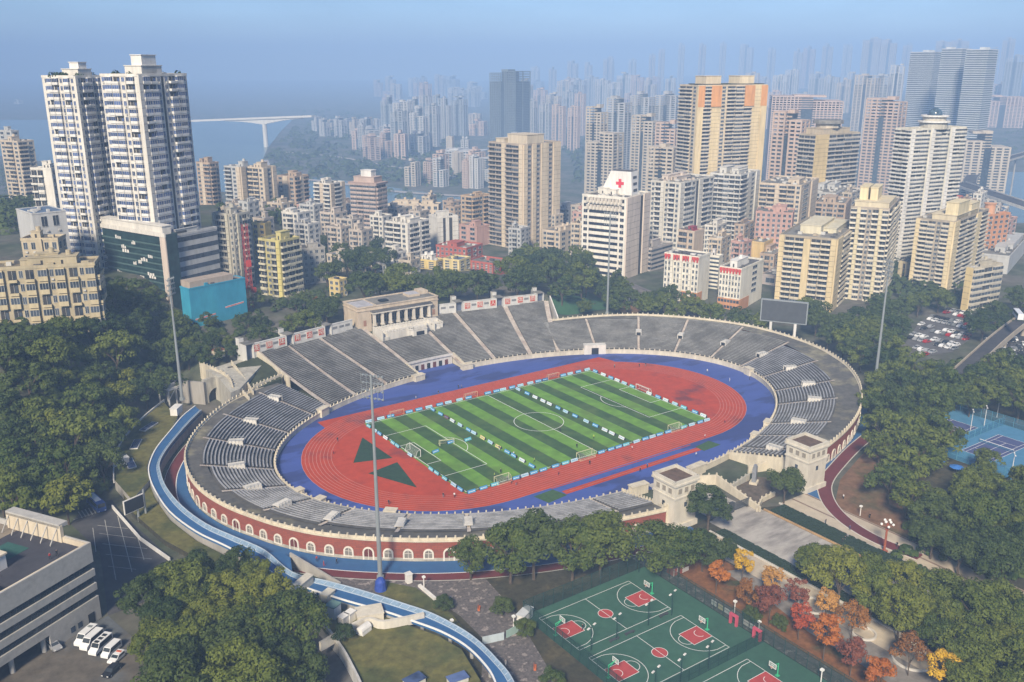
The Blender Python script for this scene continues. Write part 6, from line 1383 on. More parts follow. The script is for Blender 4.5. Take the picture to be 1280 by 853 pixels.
for (u, v, w, D, c, ph, st, lab) in (
  (1104, 125, 48, 860, PKH, 40, 0, 'pink grid tower rising left of the domed white tower'), (1010, 122, 100, 980, PKH, 12, 0, 'long pink gridded slab behind the octagonal tower'),
  (985, 142, 44, 790, PKH, 38, 0, 'pinkish grid tower right of the yellow and orange tower'), (1082, 95, 30, 1180, BGH, 40, 1, 'slim hazy tower with a bright flank left of the banded glass towers'),
  (1100, 95, 26, 1190, GRH, 35, 1, 'slim grey hazy tower beside the bright flanked one'), (1122, 82, 18, 1250, PAL, 30, 1, 'slim pale hazy tower left of the banded glass pair'),
  (742, 135, 26, 900, BGH, 40, 0, 'beige stepped tower above the hospital roof sign, taller back part'), (750, 168, 44, 860, BGH, 35, 0, 'beige lower front of the stepped tower above the hospital'),
  (770, 124, 30, 960, GRH, 35, 1, 'shaded brown hazy tower right of the stepped beige tower'), (803, 146, 34, 880, BGH, 35, 0, 'pale grid tower left of the yellow and orange tower'),
  (832, 155, 30, 850, PKH, 30, 0, 'pinkish grid tower against the left edge of the yellow tower'), (826, 186, 40, 800, BGH, 35, 0, 'lower beige grid block in front of the pinkish grid tower'),
  (800, 118, 30, 1040, GRH, 35, 1, 'grey brown hazy tower in the row above the pale grid tower, left'), (832, 118, 34, 1040, GRH, 35, 1, 'grey brown hazy tower in the row above the pale grid tower, right'),
  (1238, 168, 62, 900, BGH, 10, 1, 'long low beige slab right of the domed tower'), (1255, 122, 60, 1250, PKH, 15, 1, 'low hazy pink slab at the right edge above the flyover'),
  (1270, 70, 24, 1500, BLG, 30, 1, 'hazy blue grey tower at the upper right edge')):
    ftower(u, v, w, D, c, lab, phi=ph, style=st, side=.6)
G1 = 'hazy tower cluster on the far bank left of the dark tower'
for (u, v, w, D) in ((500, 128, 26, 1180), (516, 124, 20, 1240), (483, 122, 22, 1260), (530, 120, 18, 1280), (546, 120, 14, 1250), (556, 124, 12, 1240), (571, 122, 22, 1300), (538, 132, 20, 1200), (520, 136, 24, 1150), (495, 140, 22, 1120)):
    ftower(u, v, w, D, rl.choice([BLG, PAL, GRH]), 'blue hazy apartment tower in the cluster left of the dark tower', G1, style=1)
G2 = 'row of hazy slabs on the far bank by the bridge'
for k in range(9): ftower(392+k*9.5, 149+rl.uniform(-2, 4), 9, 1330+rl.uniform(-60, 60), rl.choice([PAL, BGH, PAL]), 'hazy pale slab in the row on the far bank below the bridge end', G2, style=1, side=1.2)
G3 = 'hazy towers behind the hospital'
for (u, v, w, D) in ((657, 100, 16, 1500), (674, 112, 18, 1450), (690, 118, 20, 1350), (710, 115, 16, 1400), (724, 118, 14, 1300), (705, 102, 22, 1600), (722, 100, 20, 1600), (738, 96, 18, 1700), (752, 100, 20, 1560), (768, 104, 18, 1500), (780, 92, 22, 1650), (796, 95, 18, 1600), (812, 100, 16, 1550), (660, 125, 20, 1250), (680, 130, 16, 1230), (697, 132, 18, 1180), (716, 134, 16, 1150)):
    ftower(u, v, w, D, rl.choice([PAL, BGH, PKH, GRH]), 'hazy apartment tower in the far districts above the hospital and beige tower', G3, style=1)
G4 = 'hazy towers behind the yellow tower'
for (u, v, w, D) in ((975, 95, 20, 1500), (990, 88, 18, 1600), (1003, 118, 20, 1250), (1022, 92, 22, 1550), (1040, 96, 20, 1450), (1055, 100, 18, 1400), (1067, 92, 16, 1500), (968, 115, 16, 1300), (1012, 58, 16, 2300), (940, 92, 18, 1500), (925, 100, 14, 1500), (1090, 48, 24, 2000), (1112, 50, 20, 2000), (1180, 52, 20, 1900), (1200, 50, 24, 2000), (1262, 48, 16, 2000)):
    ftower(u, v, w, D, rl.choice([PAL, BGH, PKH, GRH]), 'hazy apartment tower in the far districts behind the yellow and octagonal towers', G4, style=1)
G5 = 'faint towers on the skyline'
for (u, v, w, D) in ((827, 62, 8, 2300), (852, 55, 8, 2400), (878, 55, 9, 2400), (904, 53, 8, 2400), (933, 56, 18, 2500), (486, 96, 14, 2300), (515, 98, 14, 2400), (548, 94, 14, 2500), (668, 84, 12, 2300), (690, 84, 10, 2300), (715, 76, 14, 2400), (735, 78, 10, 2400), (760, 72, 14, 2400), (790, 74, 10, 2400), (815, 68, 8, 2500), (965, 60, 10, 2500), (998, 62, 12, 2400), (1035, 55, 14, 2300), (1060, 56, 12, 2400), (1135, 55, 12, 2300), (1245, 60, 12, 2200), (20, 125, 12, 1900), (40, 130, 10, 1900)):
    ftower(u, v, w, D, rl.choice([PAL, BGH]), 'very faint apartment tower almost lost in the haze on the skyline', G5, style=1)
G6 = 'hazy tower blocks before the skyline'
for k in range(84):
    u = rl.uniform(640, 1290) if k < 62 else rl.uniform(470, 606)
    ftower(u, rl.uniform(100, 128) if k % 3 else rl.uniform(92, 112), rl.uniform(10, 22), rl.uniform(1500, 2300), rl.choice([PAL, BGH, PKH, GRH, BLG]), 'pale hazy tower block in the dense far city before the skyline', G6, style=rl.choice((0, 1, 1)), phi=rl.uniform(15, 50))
G8 = 'low hazy blocks on the far bank'
for k in range(46):
    v, D0 = rl.choice(((193, 1010), (199, 985), (172, 1120), (163, 1170), (150, 1290), (143, 1370))); u = rl.uniform(455 if v < 190 else 510, 640)
    if v < 170: u = rl.uniform(420, 700)
    ftower(u, v+rl.uniform(-6, 4), rl.uniform(9, 22), D0+rl.uniform(-20, 20), rl.choice([PAL, BGH, PKH, GRH]), 'low hazy block among trees on the far bank below the dark tower', G8, style=rl.choice((0, 1)), phi=rl.uniform(10, 50), side=.8)
# bridges
b = thing('river_bridge', 'pale long bridge over the river in the haze at left', 'bridge', (0, 0, 0)); y_ = 150
P0, P1 = fd(236, 152, 2150), fd(392, 146, 2000); zc = P0.z
m_ = MB(); m_.bar((P0.x, P0.y, zc-1), (P1.x, P1.y, P1.z-1), 14, 4); m_.build('deck', OFFW, b)
q0 = P0.lerp(P1, .62); m_ = MB(); m_.tube((q0.x, q0.y, -60), (q0.x, q0.y, q0.z), 5, 5, 10); m_.build('pier', OFFW, b)
m_ = MB()
for k in range(10):
    f0, f1 = .62-(k+1)*.03, .62-k*.03; h0 = 9*(1-k/10)**2; a_, c_ = P0.lerp(P1, f0), P0.lerp(P1, f1); m_.bar((a_.x, a_.y, a_.z-3-h0), (c_.x, c_.y, c_.z-3-h0), 9, h0+2)
    f0, f1 = .62+k*.03, .62+(k+1)*.03; a_, c_ = P0.lerp(P1, f0), P0.lerp(P1, f1); m_.bar((a_.x, a_.y, a_.z-3-h0), (c_.x, c_.y, c_.z-3-h0), 9, h0+2)
m_.build('haunch', OFFW, b)
def flyover(label, P, w, zt, zb, m=CONC, step=26, name='flyover'):
    t = thing(name, label, 'bridge', (0, 0, 0)); L_, R_ = offs(P, w/2), offs(P, -w/2); mb = MB(); z = [p[2] for p in P]
    mb.strip([(*a, k) for a, k in zip(R_, z)], [(*a, k) for a, k in zip(L_, z)]); mb.strip([(*a, k-1.6) for a, k in zip(L_, z)], [(*a, k-1.6) for a, k in zip(R_, z)]); mb.build('deck', ASPH, t)
    for Q in (L_, R_): mb = MB(); mb.wallstrip(Q, [k-1.6 for k in z], [k+1.0 for k in z], .4); mb.build('parapet', m, t)
    d = 0
    for a, c, k in zip(P, P[1:], z):
        d += hypot(c[0]-a[0], c[1]-a[1])
        if d > step: d = 0; mb = MB(); mb.tube((a[0], a[1], gz(a[0], a[1])-2), (a[0], a[1], k-1.6), 1.1, n=8); mb.build('pier', m, t)
def line3(pts, n=5): return smooth_line([tuple(fd(u, v, D)) for u, v, D in pts], n)
flyover('elevated highway in concrete across the river at right', line3([(1195, 228, 1000), (1225, 238, 930), (1262, 250, 870), (1310, 266, 820)]), 20, 0, 0, OFFW, 60)
flyover('curved hazy viaduct sweeping past the right edge', line3([(1290, 190, 1250), (1255, 200, 1200), (1225, 212, 1150), (1212, 228, 1080), (1225, 240, 1020)]), 14, 0, 0, CONC, 60)
flyover('concrete flyover with orange barriers beside the parked cars at right', line3([(1330, 372, 455), (1282, 398, 425), (1252, 420, 398), (1224, 445, 372), (1196, 470, 350), (1160, 496, 326)]), 6.5, 0, 0, paint((.42, .36, .28)), 22)
# riverside roads
for pts, w in (([(330, 200), (338, 212), (362, 222), (420, 228), (480, 238), (560, 244), (605, 246)], 14), ([(352, 190), (420, 196), (500, 210), (600, 226)], 10)):
    P = smooth_line(px(*pts, z=-49), 5); mb = MB(); mb.strip([(x, y, 0) for x, y in offs(P, -w/2)], [(x, y, 0) for x, y in offs(P, w/2)]); ground('riverside_road', mb, mat('far_road', (.40, .36, .33), .9), -49)
# ------------------------------------------------------------------ haze
hb = MB(); c8 = [cf(s, d) for s, d in ((-9000, -800), (9000, -800), (9000, 11500), (-9000, 11500))]
hb.prism([(p.x, p.y) for p in c8], -70, 330)
hm = bpy.data.materials.new('haze_air'); hm.use_nodes = True; nt = hm.node_tree; nt.nodes.clear()
out = nt.nodes.new('ShaderNodeOutputMaterial'); pv = nt.nodes.new('ShaderNodeVolumePrincipled')
pv.inputs['Density'].default_value = HAZE_DENSITY; pv.inputs['Color'].default_value = (*HAZE_COLOR, 1); pv.inputs['Anisotropy'].default_value = -.33
nt.links.new(pv.outputs[0], out.inputs['Volume']); hm.cycles.homogeneous_volume = True
HZB = hb.build('haze', hm); HZB['kind'] = 'stuff'
# ================================================================== trees
def leafmat(name, c0, c1, var=.5):
    m, nt, b = _principled(name); N, L = nt.nodes, nt.links
    geo = N.new('ShaderNodeNewGeometry'); oi = N.new('ShaderNodeObjectInfo'); no = N.new('ShaderNodeTexNoise'); no.inputs['Scale'].default_value = .35; no.inputs['Detail'].default_value = 3
    L.new(geo.outputs['Position'], no.inputs[0])
    a = N.new('ShaderNodeMath'); a.operation = 'MULTIPLY_ADD'; a.inputs[1].default_value = .45; L.new(geo.outputs['Random Per Island'], a.inputs[0]); L.new(no.outputs[0], a.inputs[2])
    c = N.new('ShaderNodeMath'); c.operation = 'MULTIPLY_ADD'; c.inputs[1].default_value = .75; L.new(oi.outputs['Random'], c.inputs[0]); L.new(a.outputs[0], c.inputs[2])
    mr = N.new('ShaderNodeMapRange'); mr.inputs[1].default_value = .5; mr.inputs[2].default_value = 1.5; L.new(c.outputs[0], mr.inputs[0])
    mx = N.new('ShaderNodeMix'); mx.data_type = 'RGBA'; mx.inputs[6].default_value = (*c0, 1); mx.inputs[7].default_value = (*c1, 1); L.new(mr.outputs[0], mx.inputs[0])
    L.new(mx.outputs[2], b.inputs['Base Color']); b.inputs['Roughness'].default_value = .65; b.inputs['Specular IOR Level'].default_value = .25
    tr = N.new('ShaderNodeBsdfTranslucent'); L.new(mx.outputs[2], tr.inputs[0]); ms = N.new('ShaderNodeMixShader'); ms.inputs[0].default_value = .22
    L.new(b.outputs[0], ms.inputs[1]); L.new(tr.outputs[0], ms.inputs[2]); L.new(ms.outputs[0], N['Material Output'].inputs[0]); return m
LM = dict(dark=leafmat('leaves_dark', (.022, .048, .014), (.080, .110, .024)), mid=leafmat('leaves_mid', (.036, .070, .014), (.140, .170, .026)), light=leafmat('leaves_light', (.066, .098, .014), (.205, .220, .030)),
          orange=leafmat('leaves_orange', (.32, .085, .018), (.52, .19, .03)), red=leafmat('leaves_red', (.26, .05, .03), (.48, .10, .035)), maroon=leafmat('leaves_maroon', (.10, .035, .03), (.25, .085, .05)), brown=leafmat('leaves_brown', (.17, .075, .025), (.34, .15, .035)), yellow=leafmat('leaves_yellow', (.36, .20, .012), (.66, .42, .03)), peach=leafmat('leaves_peach', (.36, .19, .05), (.56, .30, .08)))
def crown_mesh(seed, r, zc, rz_, clumps, leaves, ls, kind, lift=0.0):
    """leaf clumps spread unevenly through a lopsided crown: many small leaf faces, with gaps between clumps"""
    rnd = random.Random(seed); b = MB(); V, Fc = b.v, b.f
    ax = [rnd.uniform(.8, 1.15) for _ in range(2)]
    for c in range(clumps):
        th = rnd.uniform(0, 2*pi); ph = math.acos(rnd.uniform(-.55, 1)); rr = rnd.uniform(.5, 1.0)**.6
        k = 1+.22*sin(3*th+seed)+.12*sin(5*th+2*seed)
        cx_, cy_, cz_ = r*ax[0]*k*rr*sin(ph)*cos(th), r*ax[1]*k*rr*sin(ph)*sin(th), zc+rz_*rr*cos(ph)*(1+.15*sin(2*th+seed))
        cr = rnd.uniform(.20, .36)*r
        n_ = int(leaves*(cr/(.28*r))**2)
        for i in range(n_):
            t2 = rnd.uniform(0, 2*pi); z = rnd.uniform(-.6, 1); s_ = sqrt(max(0, 1-z*z)); q = rnd.uniform(.75, 1.05)*cr
            nx, ny, nz = s_*cos(t2), s_*sin(t2), z
            px_, py_, pz_ = cx_+nx*q, cy_+ny*q, cz_+nz*q*.75
            nv = Vector((nx+rnd.uniform(-.6, .6), ny+rnd.uniform(-.6, .6), nz+.35+rnd.uniform(-.6, .6))); nv.normalize()
            a = nv.orthogonal().normalized(); a.rotate(Matrix.Rotation(rnd.uniform(0, 6.28), 3, nv)); bb = nv.cross(a)
            s1, s2 = ls*rnd.uniform(.6, 1.3), ls*rnd.uniform(.45, .8); P_ = Vector((px_, py_, pz_)); j = len(V)
            V.append(tuple(P_-a*s1)); V.append(tuple(P_+bb*s2)); V.append(tuple(P_+a*s1)); V.append(tuple(P_-bb*s2)); Fc.append((j, j+1, j+2, j+3)); b.m.append(0)
    return b.mesh('crown', LM[kind])
def trunk_mesh(seed, h, r, spread, zc, limbs=5):
    rnd = random.Random(seed); b = MB(); b.tube((0, 0, -1.5), (rnd.uniform(-.2, .2), rnd.uniform(-.2, .2), h), r, r*.6, 7)
    for k in range(limbs):
        a = k*2*pi/limbs+rnd.uniform(-.4, .4); z0 = h*rnd.uniform(.6, 1); e = Vector((spread*.6*cos(a), spread*.6*sin(a), zc+rnd.uniform(-.5, 2))); m_ = Vector((spread*.25*cos(a), spread*.25*sin(a), lerp(z0, e.z, .55)))
        b.tube((0, 0, z0), m_, r*.5, r*.32, 5); b.tube(m_, e, r*.32, r*.12, 5); e2 = m_+Vector((spread*.3*cos(a+.7), spread*.3*sin(a+.7), 2)); b.tube(m_, e2, r*.25, r*.08, 4)
    return b.mesh('trunk', BARK)
TREES = {}
def variants(kind, n, r, zc, rz_, clumps, leaves, ls, tr, key=None):
    TREES[key or kind] = [(crown_mesh(100*i+len(kind)*7+int(r*10), r*random.uniform(.92, 1.1), zc, rz_, clumps, leaves, ls, kind), trunk_mesh(i, zc*.55, tr, r, zc)) for i in range(n)]
variants('dark', 4, 5.0, 7.2, 4.0, 34, 62, .42, .32); variants('mid', 4, 5.2, 7.2, 4.0, 34, 62, .42, .32); variants('light', 3, 4.8, 7.0, 3.8, 32, 62, .40, .3)
variants('dark', 3, 5.2, 7.5, 4.2, 46, 130, .30, .34, 'dark_near'); variants('mid', 4, 5.4, 7.6, 4.2, 46, 130, .30, .34, 'mid_near'); variants('light', 3, 5.0, 7.2, 4.0, 44, 130, .29, .32, 'light_near')
for k_ in ('orange', 'red', 'maroon', 'brown', 'yellow', 'peach'): variants(k_, 2, 2.3, 5.2, 2.7, 36, 60, .19, .13)
def tree(kind, x, y, z, s, label, group=None, name='broadleaf_tree', hs=1.0):
    cm, tm = random.choice(TREES[kind]); t = thing(name, label, 'tree', (x, y, z), random.uniform(0, 6.28), group); t.scale = (s, s, s*hs)
    link('trunk', tm, t); link('crown', cm, t); return t
PLACED = []
def wood(poly, sp, kinds, label, group, s=(.8, 1.2), crown_h=6.5, limit=200, avoid=(), name='broadleaf_tree'):
    """trees filling a region; the outline marks where their crowns are seen"""
    us, vs = [p[0] for p in poly], [p[1] for p in poly]; n = 0; tries = 0
    while tries < 2600 and n < limit:
        tries += 1; u, v = random.uniform(min(us), max(us)), random.uniform(min(vs), max(vs))
        if not inpoly(u, v, poly) or any(inpoly(u, v, a) for a in avoid): continue
        k = random.uniform(*s); p = atg(u, v, crown_h*k); q = (p.x, p.y)
        if any(hypot(q[0]-a, q[1]-b) < sp*.5*(k+c) for a, b, c in PLACED): continue
        PLACED.append((*q, k)); tree(random.choice(kinds), q[0], q[1], p.z-.1, k, label, group, hs=random.uniform(.88, 1.15)); n += 1
    return n
NT = {}
NT['l1'] = wood([(0, 440), (70, 412), (135, 360), (180, 372), (222, 392), (222, 440), (205, 470), (175, 500), (140, 520), (60, 520), (0, 500)], 8, ['dark', 'dark', 'mid', 'mid', 'light'], 'dark green tree on the upper part of the wooded slope at left', 'trees on the upper left slope', s=(.9, 1.4), limit=50, avoid=([(70, 425), (120, 425), (120, 475), (70, 475)],))
NT['l2'] = wood([(0, 505), (60, 522), (140, 522), (168, 512), (138, 555), (138, 612), (105, 612), (85, 636), (0, 632)], 7.0, ['dark', 'mid', 'light', 'mid'], 'green tree in the wood between the ochre slab and the office block', 'trees in the wood behind the office', limit=38, s=(.95, 1.45), avoid=([(85, 585), (165, 585), (165, 660), (85, 660)],))
NT['l3'] = wood([(222, 418), (300, 424), (300, 440), (250, 452), (222, 455)], 6.5, ['dark', 'mid'], 'green tree below the turquoise wrapped building', 'trees below the turquoise building', limit=9, s=(.6, .9))
NT['l4'] = wood([(306, 362), (345, 372), (420, 372), (430, 392), (380, 405), (310, 425), (300, 400)], 7, ['dark', 'mid', 'brown'], 'tree behind the left slogan wall', 'trees behind the left slogan wall', limit=16, s=(.6, 1.0))
NT['m1'] = wood([(358, 300), (400, 290), (445, 296), (486, 318), (484, 332), (440, 336), (405, 345), (385, 345), (406, 325), (395, 310)], 9, ['dark'], 'dense dark tree in the grove between the grey block and the white balconied block', 'trees in the grove left of centre', limit=20, s=(1.0, 1.4))
NT['m2'] = wood([(440, 360), (500, 346), (545, 350), (640, 350), (640, 318), (722, 322), (735, 348), (760, 362), (700, 374), (640, 362), (548, 360), (470, 360)], 9, ['dark', 'dark', 'mid'], 'dark tree in the wooded strip behind the pavilion and right slogan wall', 'trees behind the pavilion', limit=32, s=(1.15, 1.6))
NT['m3'] = wood([(740, 352), (785, 350), (798, 372), (770, 380), (745, 372)], 8, ['dark', 'mid'], 'dark tree at the foot of the white hospital block', 'trees at the foot of the hospital', limit=7, s=(.9, 1.2))
NT['m4'] = wood([(800, 368), (870, 372), (930, 392), (950, 400), (950, 412), (880, 400), (800, 388)], 8, ['dark', 'mid', 'mid'], 'green tree below the two cream school blocks', 'trees below the school', limit=14, s=(.8, 1.15))
NT['r1'] = wood([(1000, 378), (1060, 396), (1110, 385), (1180, 372), (1208, 392), (1160, 402), (1140, 425), (1146, 440), (1090, 462), (1060, 436), (1008, 408)], 8, ['dark', 'mid'], 'dark green tree between the scoreboard and the parked cars', 'trees behind the scoreboard', limit=28, s=(.9, 1.3), avoid=([(1126, 384), (1242, 384), (1242, 462), (1126, 462)],))
NT['r2'] = wood([(1210, 400), (1280, 372), (1280, 400), (1240, 410)], 8, ['dark'], 'dark tree behind the flyover at the right edge', 'trees behind the flyover', limit=6, s=(1, 1.3))
NT['r3'] = wood([(1092, 470), (1150, 442), (1180, 440), (1280, 452), (1280, 500), (1240, 505), (1185, 500), (1140, 520), (1088, 520)], 8, ['dark', 'mid', 'mid'], 'green tree in the park between the right mast and the tennis courts', 'park trees above the tennis courts', limit=28, s=(.95, 1.4), avoid=([(1126, 384), (1242, 384), (1242, 462), (1126, 462)],))
NT['r4'] = wood([(1098, 520), (1180, 505), (1190, 545), (1155, 590), (1170, 620), (1120, 630), (1106, 590), (1100, 560)], 8.5, ['mid', 'mid', 'light'], 'broad olive green tree between the right stand and the tennis courts', 'olive trees left of the tennis courts', limit=20, s=(1.0, 1.4))
NT['r5'] = wood([(1175, 625), (1225, 605), (1285, 612), (1285, 705), (1245, 712), (1185, 695), (1152, 662), (1142, 635)], 8, ['mid_near', 'dark_near', 'mid_near'], 'green tree in the park below the tennis courts', 'park trees below the tennis courts', limit=26, s=(.9, 1.3))
NT['r6'] = wood([(1035, 722), (1070, 728), (1120, 716), (1180, 730), (1280, 760), (1290, 875), (1205, 865), (1170, 805), (1115, 762), (1065, 748)], 7.5, ['mid_near', 'light_near', 'mid_near'], 'leafy bright green tree in the dense row at lower right', 'bright trees at lower right', limit=30, s=(.85, 1.2))
NT['b1'] = wood([(190, 722), (240, 700), (300, 712), (345, 745), (375, 790), (392, 853), (330, 870), (190, 870), (186, 800), (180, 755)], 7.2, ['dark_near', 'dark_near', 'mid_near', 'light_near'], 'dense dark green tree in the clump between the vans and the sunken road', 'trees in the clump at lower left', limit=30, s=(.85, 1.25))
for (u, v, s, k, lab) in ((262, 835, .9, 'light_near', 'yellowish green tree at the bottom of the clump beside the vans'), (335, 815, .8, 'light_near', 'bright yellow green tree at the right of the clump by the sunken road'), (310, 850, .85, 'light_near', 'bright yellow green tree at the bottom edge near the sunken road'),
    (588, 698, .95, 'mid_near', 'small bushy tree beside the ring path at the stone path'), (638, 688, 1.45, 'mid_near', 'broad tree left in the row before the brick arcade'), (668, 682, 1.5, 'dark_near', 'tall tree second in the row before the brick arcade'), (716, 686, 1.4, 'mid_near', 'bushy tree third in the row before the brick arcade'), (752, 682, 1.4, 'mid_near', 'bushy tree at the right end of the row before the brick arcade'),
    (824, 684, 1.15, 'mid_near', 'pale green tree directly before the left gate tower'), (850, 690, 1.1, 'mid_near', 'feathery tree right beside the left gate tower base'), (886, 634, 1.15, 'dark_near', 'round dark tree between the left gate tower and the iron gate'), (880, 688, .95, 'dark_near', 'dark tree at the top of the left paving'), (905, 690, .65, 'dark_near', 'small dark tree behind the orange maple'),
    (982, 606, .95, 'dark_near', 'round dark green tree before the right gate tower'), (1022, 702, 1.0, 'light_near', 'pale tree with open branches at the edge of the plaza'), (1050, 712, 1.0, 'light_near', 'light green tree beside the open branched plaza tree'), (1238, 578, .8, 'mid', 'bushy tree against the nearer tennis court fence'),
    (730, 383, .8, 'mid', 'single round tree on the green beyond the right end of the grandstand'), (262, 400, .7, 'mid', 'small tree against the turquoise sheeting'), (262, 485, .55, 'mid', 'sprawling shrub above the arched tunnel mouth'),
    (655, 782, .45, 'mid_near', 'small bush beside the white kiosk'), (628, 755, .5, 'dark_near', 'clipped round bush on the soil verge by the stone path'), (690, 845, .5, 'mid_near', 'bush outside the lower left corner of the courts'), (555, 750, .4, 'dark_near', 'small dark shrub on the verge beside the sky track'), (940, 765, .45, 'dark_near', 'dark bush under the maroon maple'), (975, 775, .4, 'dark_near', 'low dark bush right of the maroon maple'), (430, 800, .45, 'dark_near', 'dark bush at the corner of the big lawn')):
    p = atg(u, v, 6.5*s); z = p.z
    if lab.startswith('dark bush at the corner'): z = 2.5
    tree(k, p.x, p.y, z-.1-(2.5*s if s < .6 else 0), s, lab, name='shrub' if s < .56 else 'broadleaf_tree')
for (u, v, s, k, lab) in ((897, 716, 1.0, 'orange', 'vivid orange maple beside the guard hut'), (930, 701, 1.0, 'yellow', 'yellow and green maple at the edge of the left paving'), (937, 741, 1.0, 'brown', 'orange brown maple behind the notice boards'), (964, 747, 1.25, 'maroon', 'wide maroon maple with a pale trunk over a dark bush'), (966, 722, .95, 'peach', 'peach coloured maple at the back of the garden'), (998, 738, 1.0, 'maroon', 'maroon maple beside the kerbed bed'), (1001, 770, 1.05, 'red', 'red maple in the middle of the garden'),
    (1034, 752, 1.0, 'peach', 'light orange maple left of the garden path'), (1033, 788, 1.3, 'orange', 'bright orange maple nearest the lowest court'), (1067, 770, 1.05, 'brown', 'golden brown maple in a kerbed bed'), (1066, 812, 1.1, 'maroon', 'thin maroon maple low in the garden'), (1102, 838, 1.15, 'orange', 'bright orange maple at the bottom edge'), (1140, 812, 1.1, 'brown', 'copper brown tree in a kerbed bed at lower right'), (1177, 832, 1.15, 'yellow', 'golden yellow tree in a kerbed bed at lower right')):
    s *= 1.14; p = atg(u, v, 5.2*s); tree(k, p.x, p.y, -.05, s, lab, 'autumn trees in the garden by the courts', name='maple_tree')
def far_wood(name, poly, n, label, r0=6, r1=12, leaf=(2, 4), per=16, m='dark'):            # woods on the far bank, read as one mass
    b = MB(); us, vs = [p[0] for p in poly], [p[1] for p in poly]; k = 0; rnd = random.Random(len(poly)*n)
    while k < n:
        u, v = rnd.uniform(min(us), max(us)), rnd.uniform(min(vs), max(vs))
        if not inpoly(u, v, poly): continue
        k += 1; p = atg(u, v); r = rnd.uniform(r0, r1)
        for j in range(per):
            th, ph = rnd.uniform(0, 6.28), math.acos(rnd.uniform(-.1, 1)); c = Vector((p.x+r*sin(ph)*cos(th), p.y+r*sin(ph)*sin(th), p.z+1+r*.9*cos(ph))); s_ = rnd.uniform(*leaf)
            nv = Vector((sin(ph)*cos(th), sin(ph)*sin(th), cos(ph)+.4)).normalized(); a = nv.orthogonal().normalized(); a.rotate(Matrix.Rotation(rnd.uniform(0, 6.28), 3, nv)); bb = nv.cross(a); b.quad([c-a*s_, c-bb*s_, c+a*s_, c+bb*s_])
    o = b.build(name, LM[m]); tag(o, label, kind='stuff')
far_wood('far_woods', [(330, 205), (380, 140), (430, 136), (600, 190), (620, 236), (480, 232), (352, 222)], 420, 'hazy woods on the far river bank')
far_wood('far_woods', [(640, 150), (850, 205), (850, 225), (720, 230), (705, 190)], 160, 'hazy greenery between the far towers')
far_wood('woods', [(245, 240), (300, 225), (480, 235), (610, 250), (610, 262), (480, 275), (300, 285)], 110, 'dark hazy greenery on the near river bank', 3, 6, (.9, 1.8), 40)
far_wood('woods', [(1075, 335), (1150, 330), (1215, 375), (1140, 388), (1085, 385)], 60, 'dark greenery at the foot of the right hand towers', 4, 7, (.7, 1.4), 60)
far_wood('woods', [(1210, 190), (1285, 150), (1285, 205), (1215, 210)], 40, 'hazy greenery by the river at far right', 5, 9, (1.2, 2.2), 30)
far_wood('woods', [(0, 205), (60, 215), (45, 262), (0, 300)], 80, 'dark greenery on the hill at the left edge', 6, 10, (.8, 1.5), 60)
far_wood('undergrowth', [(0, 405), (130, 350), (185, 350), (225, 395), (225, 450), (180, 500), (145, 540), (135, 620), (0, 632)], 420, 'dense undergrowth between the trees of the left slope', 1.6, 3.2, (.4, .8), 60)
far_wood('undergrowth', [(-160, 420), (-2, 408), (-2, 632), (-160, 640)], 200, 'dense undergrowth on the slope beyond the left edge', 1.8, 3.4, (.4, .8), 50)
far_wood('undergrowth', [(225, 400), (420, 362), (435, 392), (300, 432), (230, 450)], 90, 'low growth behind the left slogan wall', 1.2, 2.6, (.4, .8), 50)
far_wood('undergrowth', [(1090, 470), (1150, 450), (1285, 455), (1285, 500), (1185, 500), (1140, 520), (1088, 520)], 110, 'low growth below the park trees at right', 1.2, 2.4, (.4, .8), 50)
far_wood('undergrowth', [(1130, 650), (1285, 620), (1285, 853), (1200, 853), (1100, 745)], 160, 'low growth below the trees at lower right', 1.0, 2.0, (.3, .6), 60, 'mid')
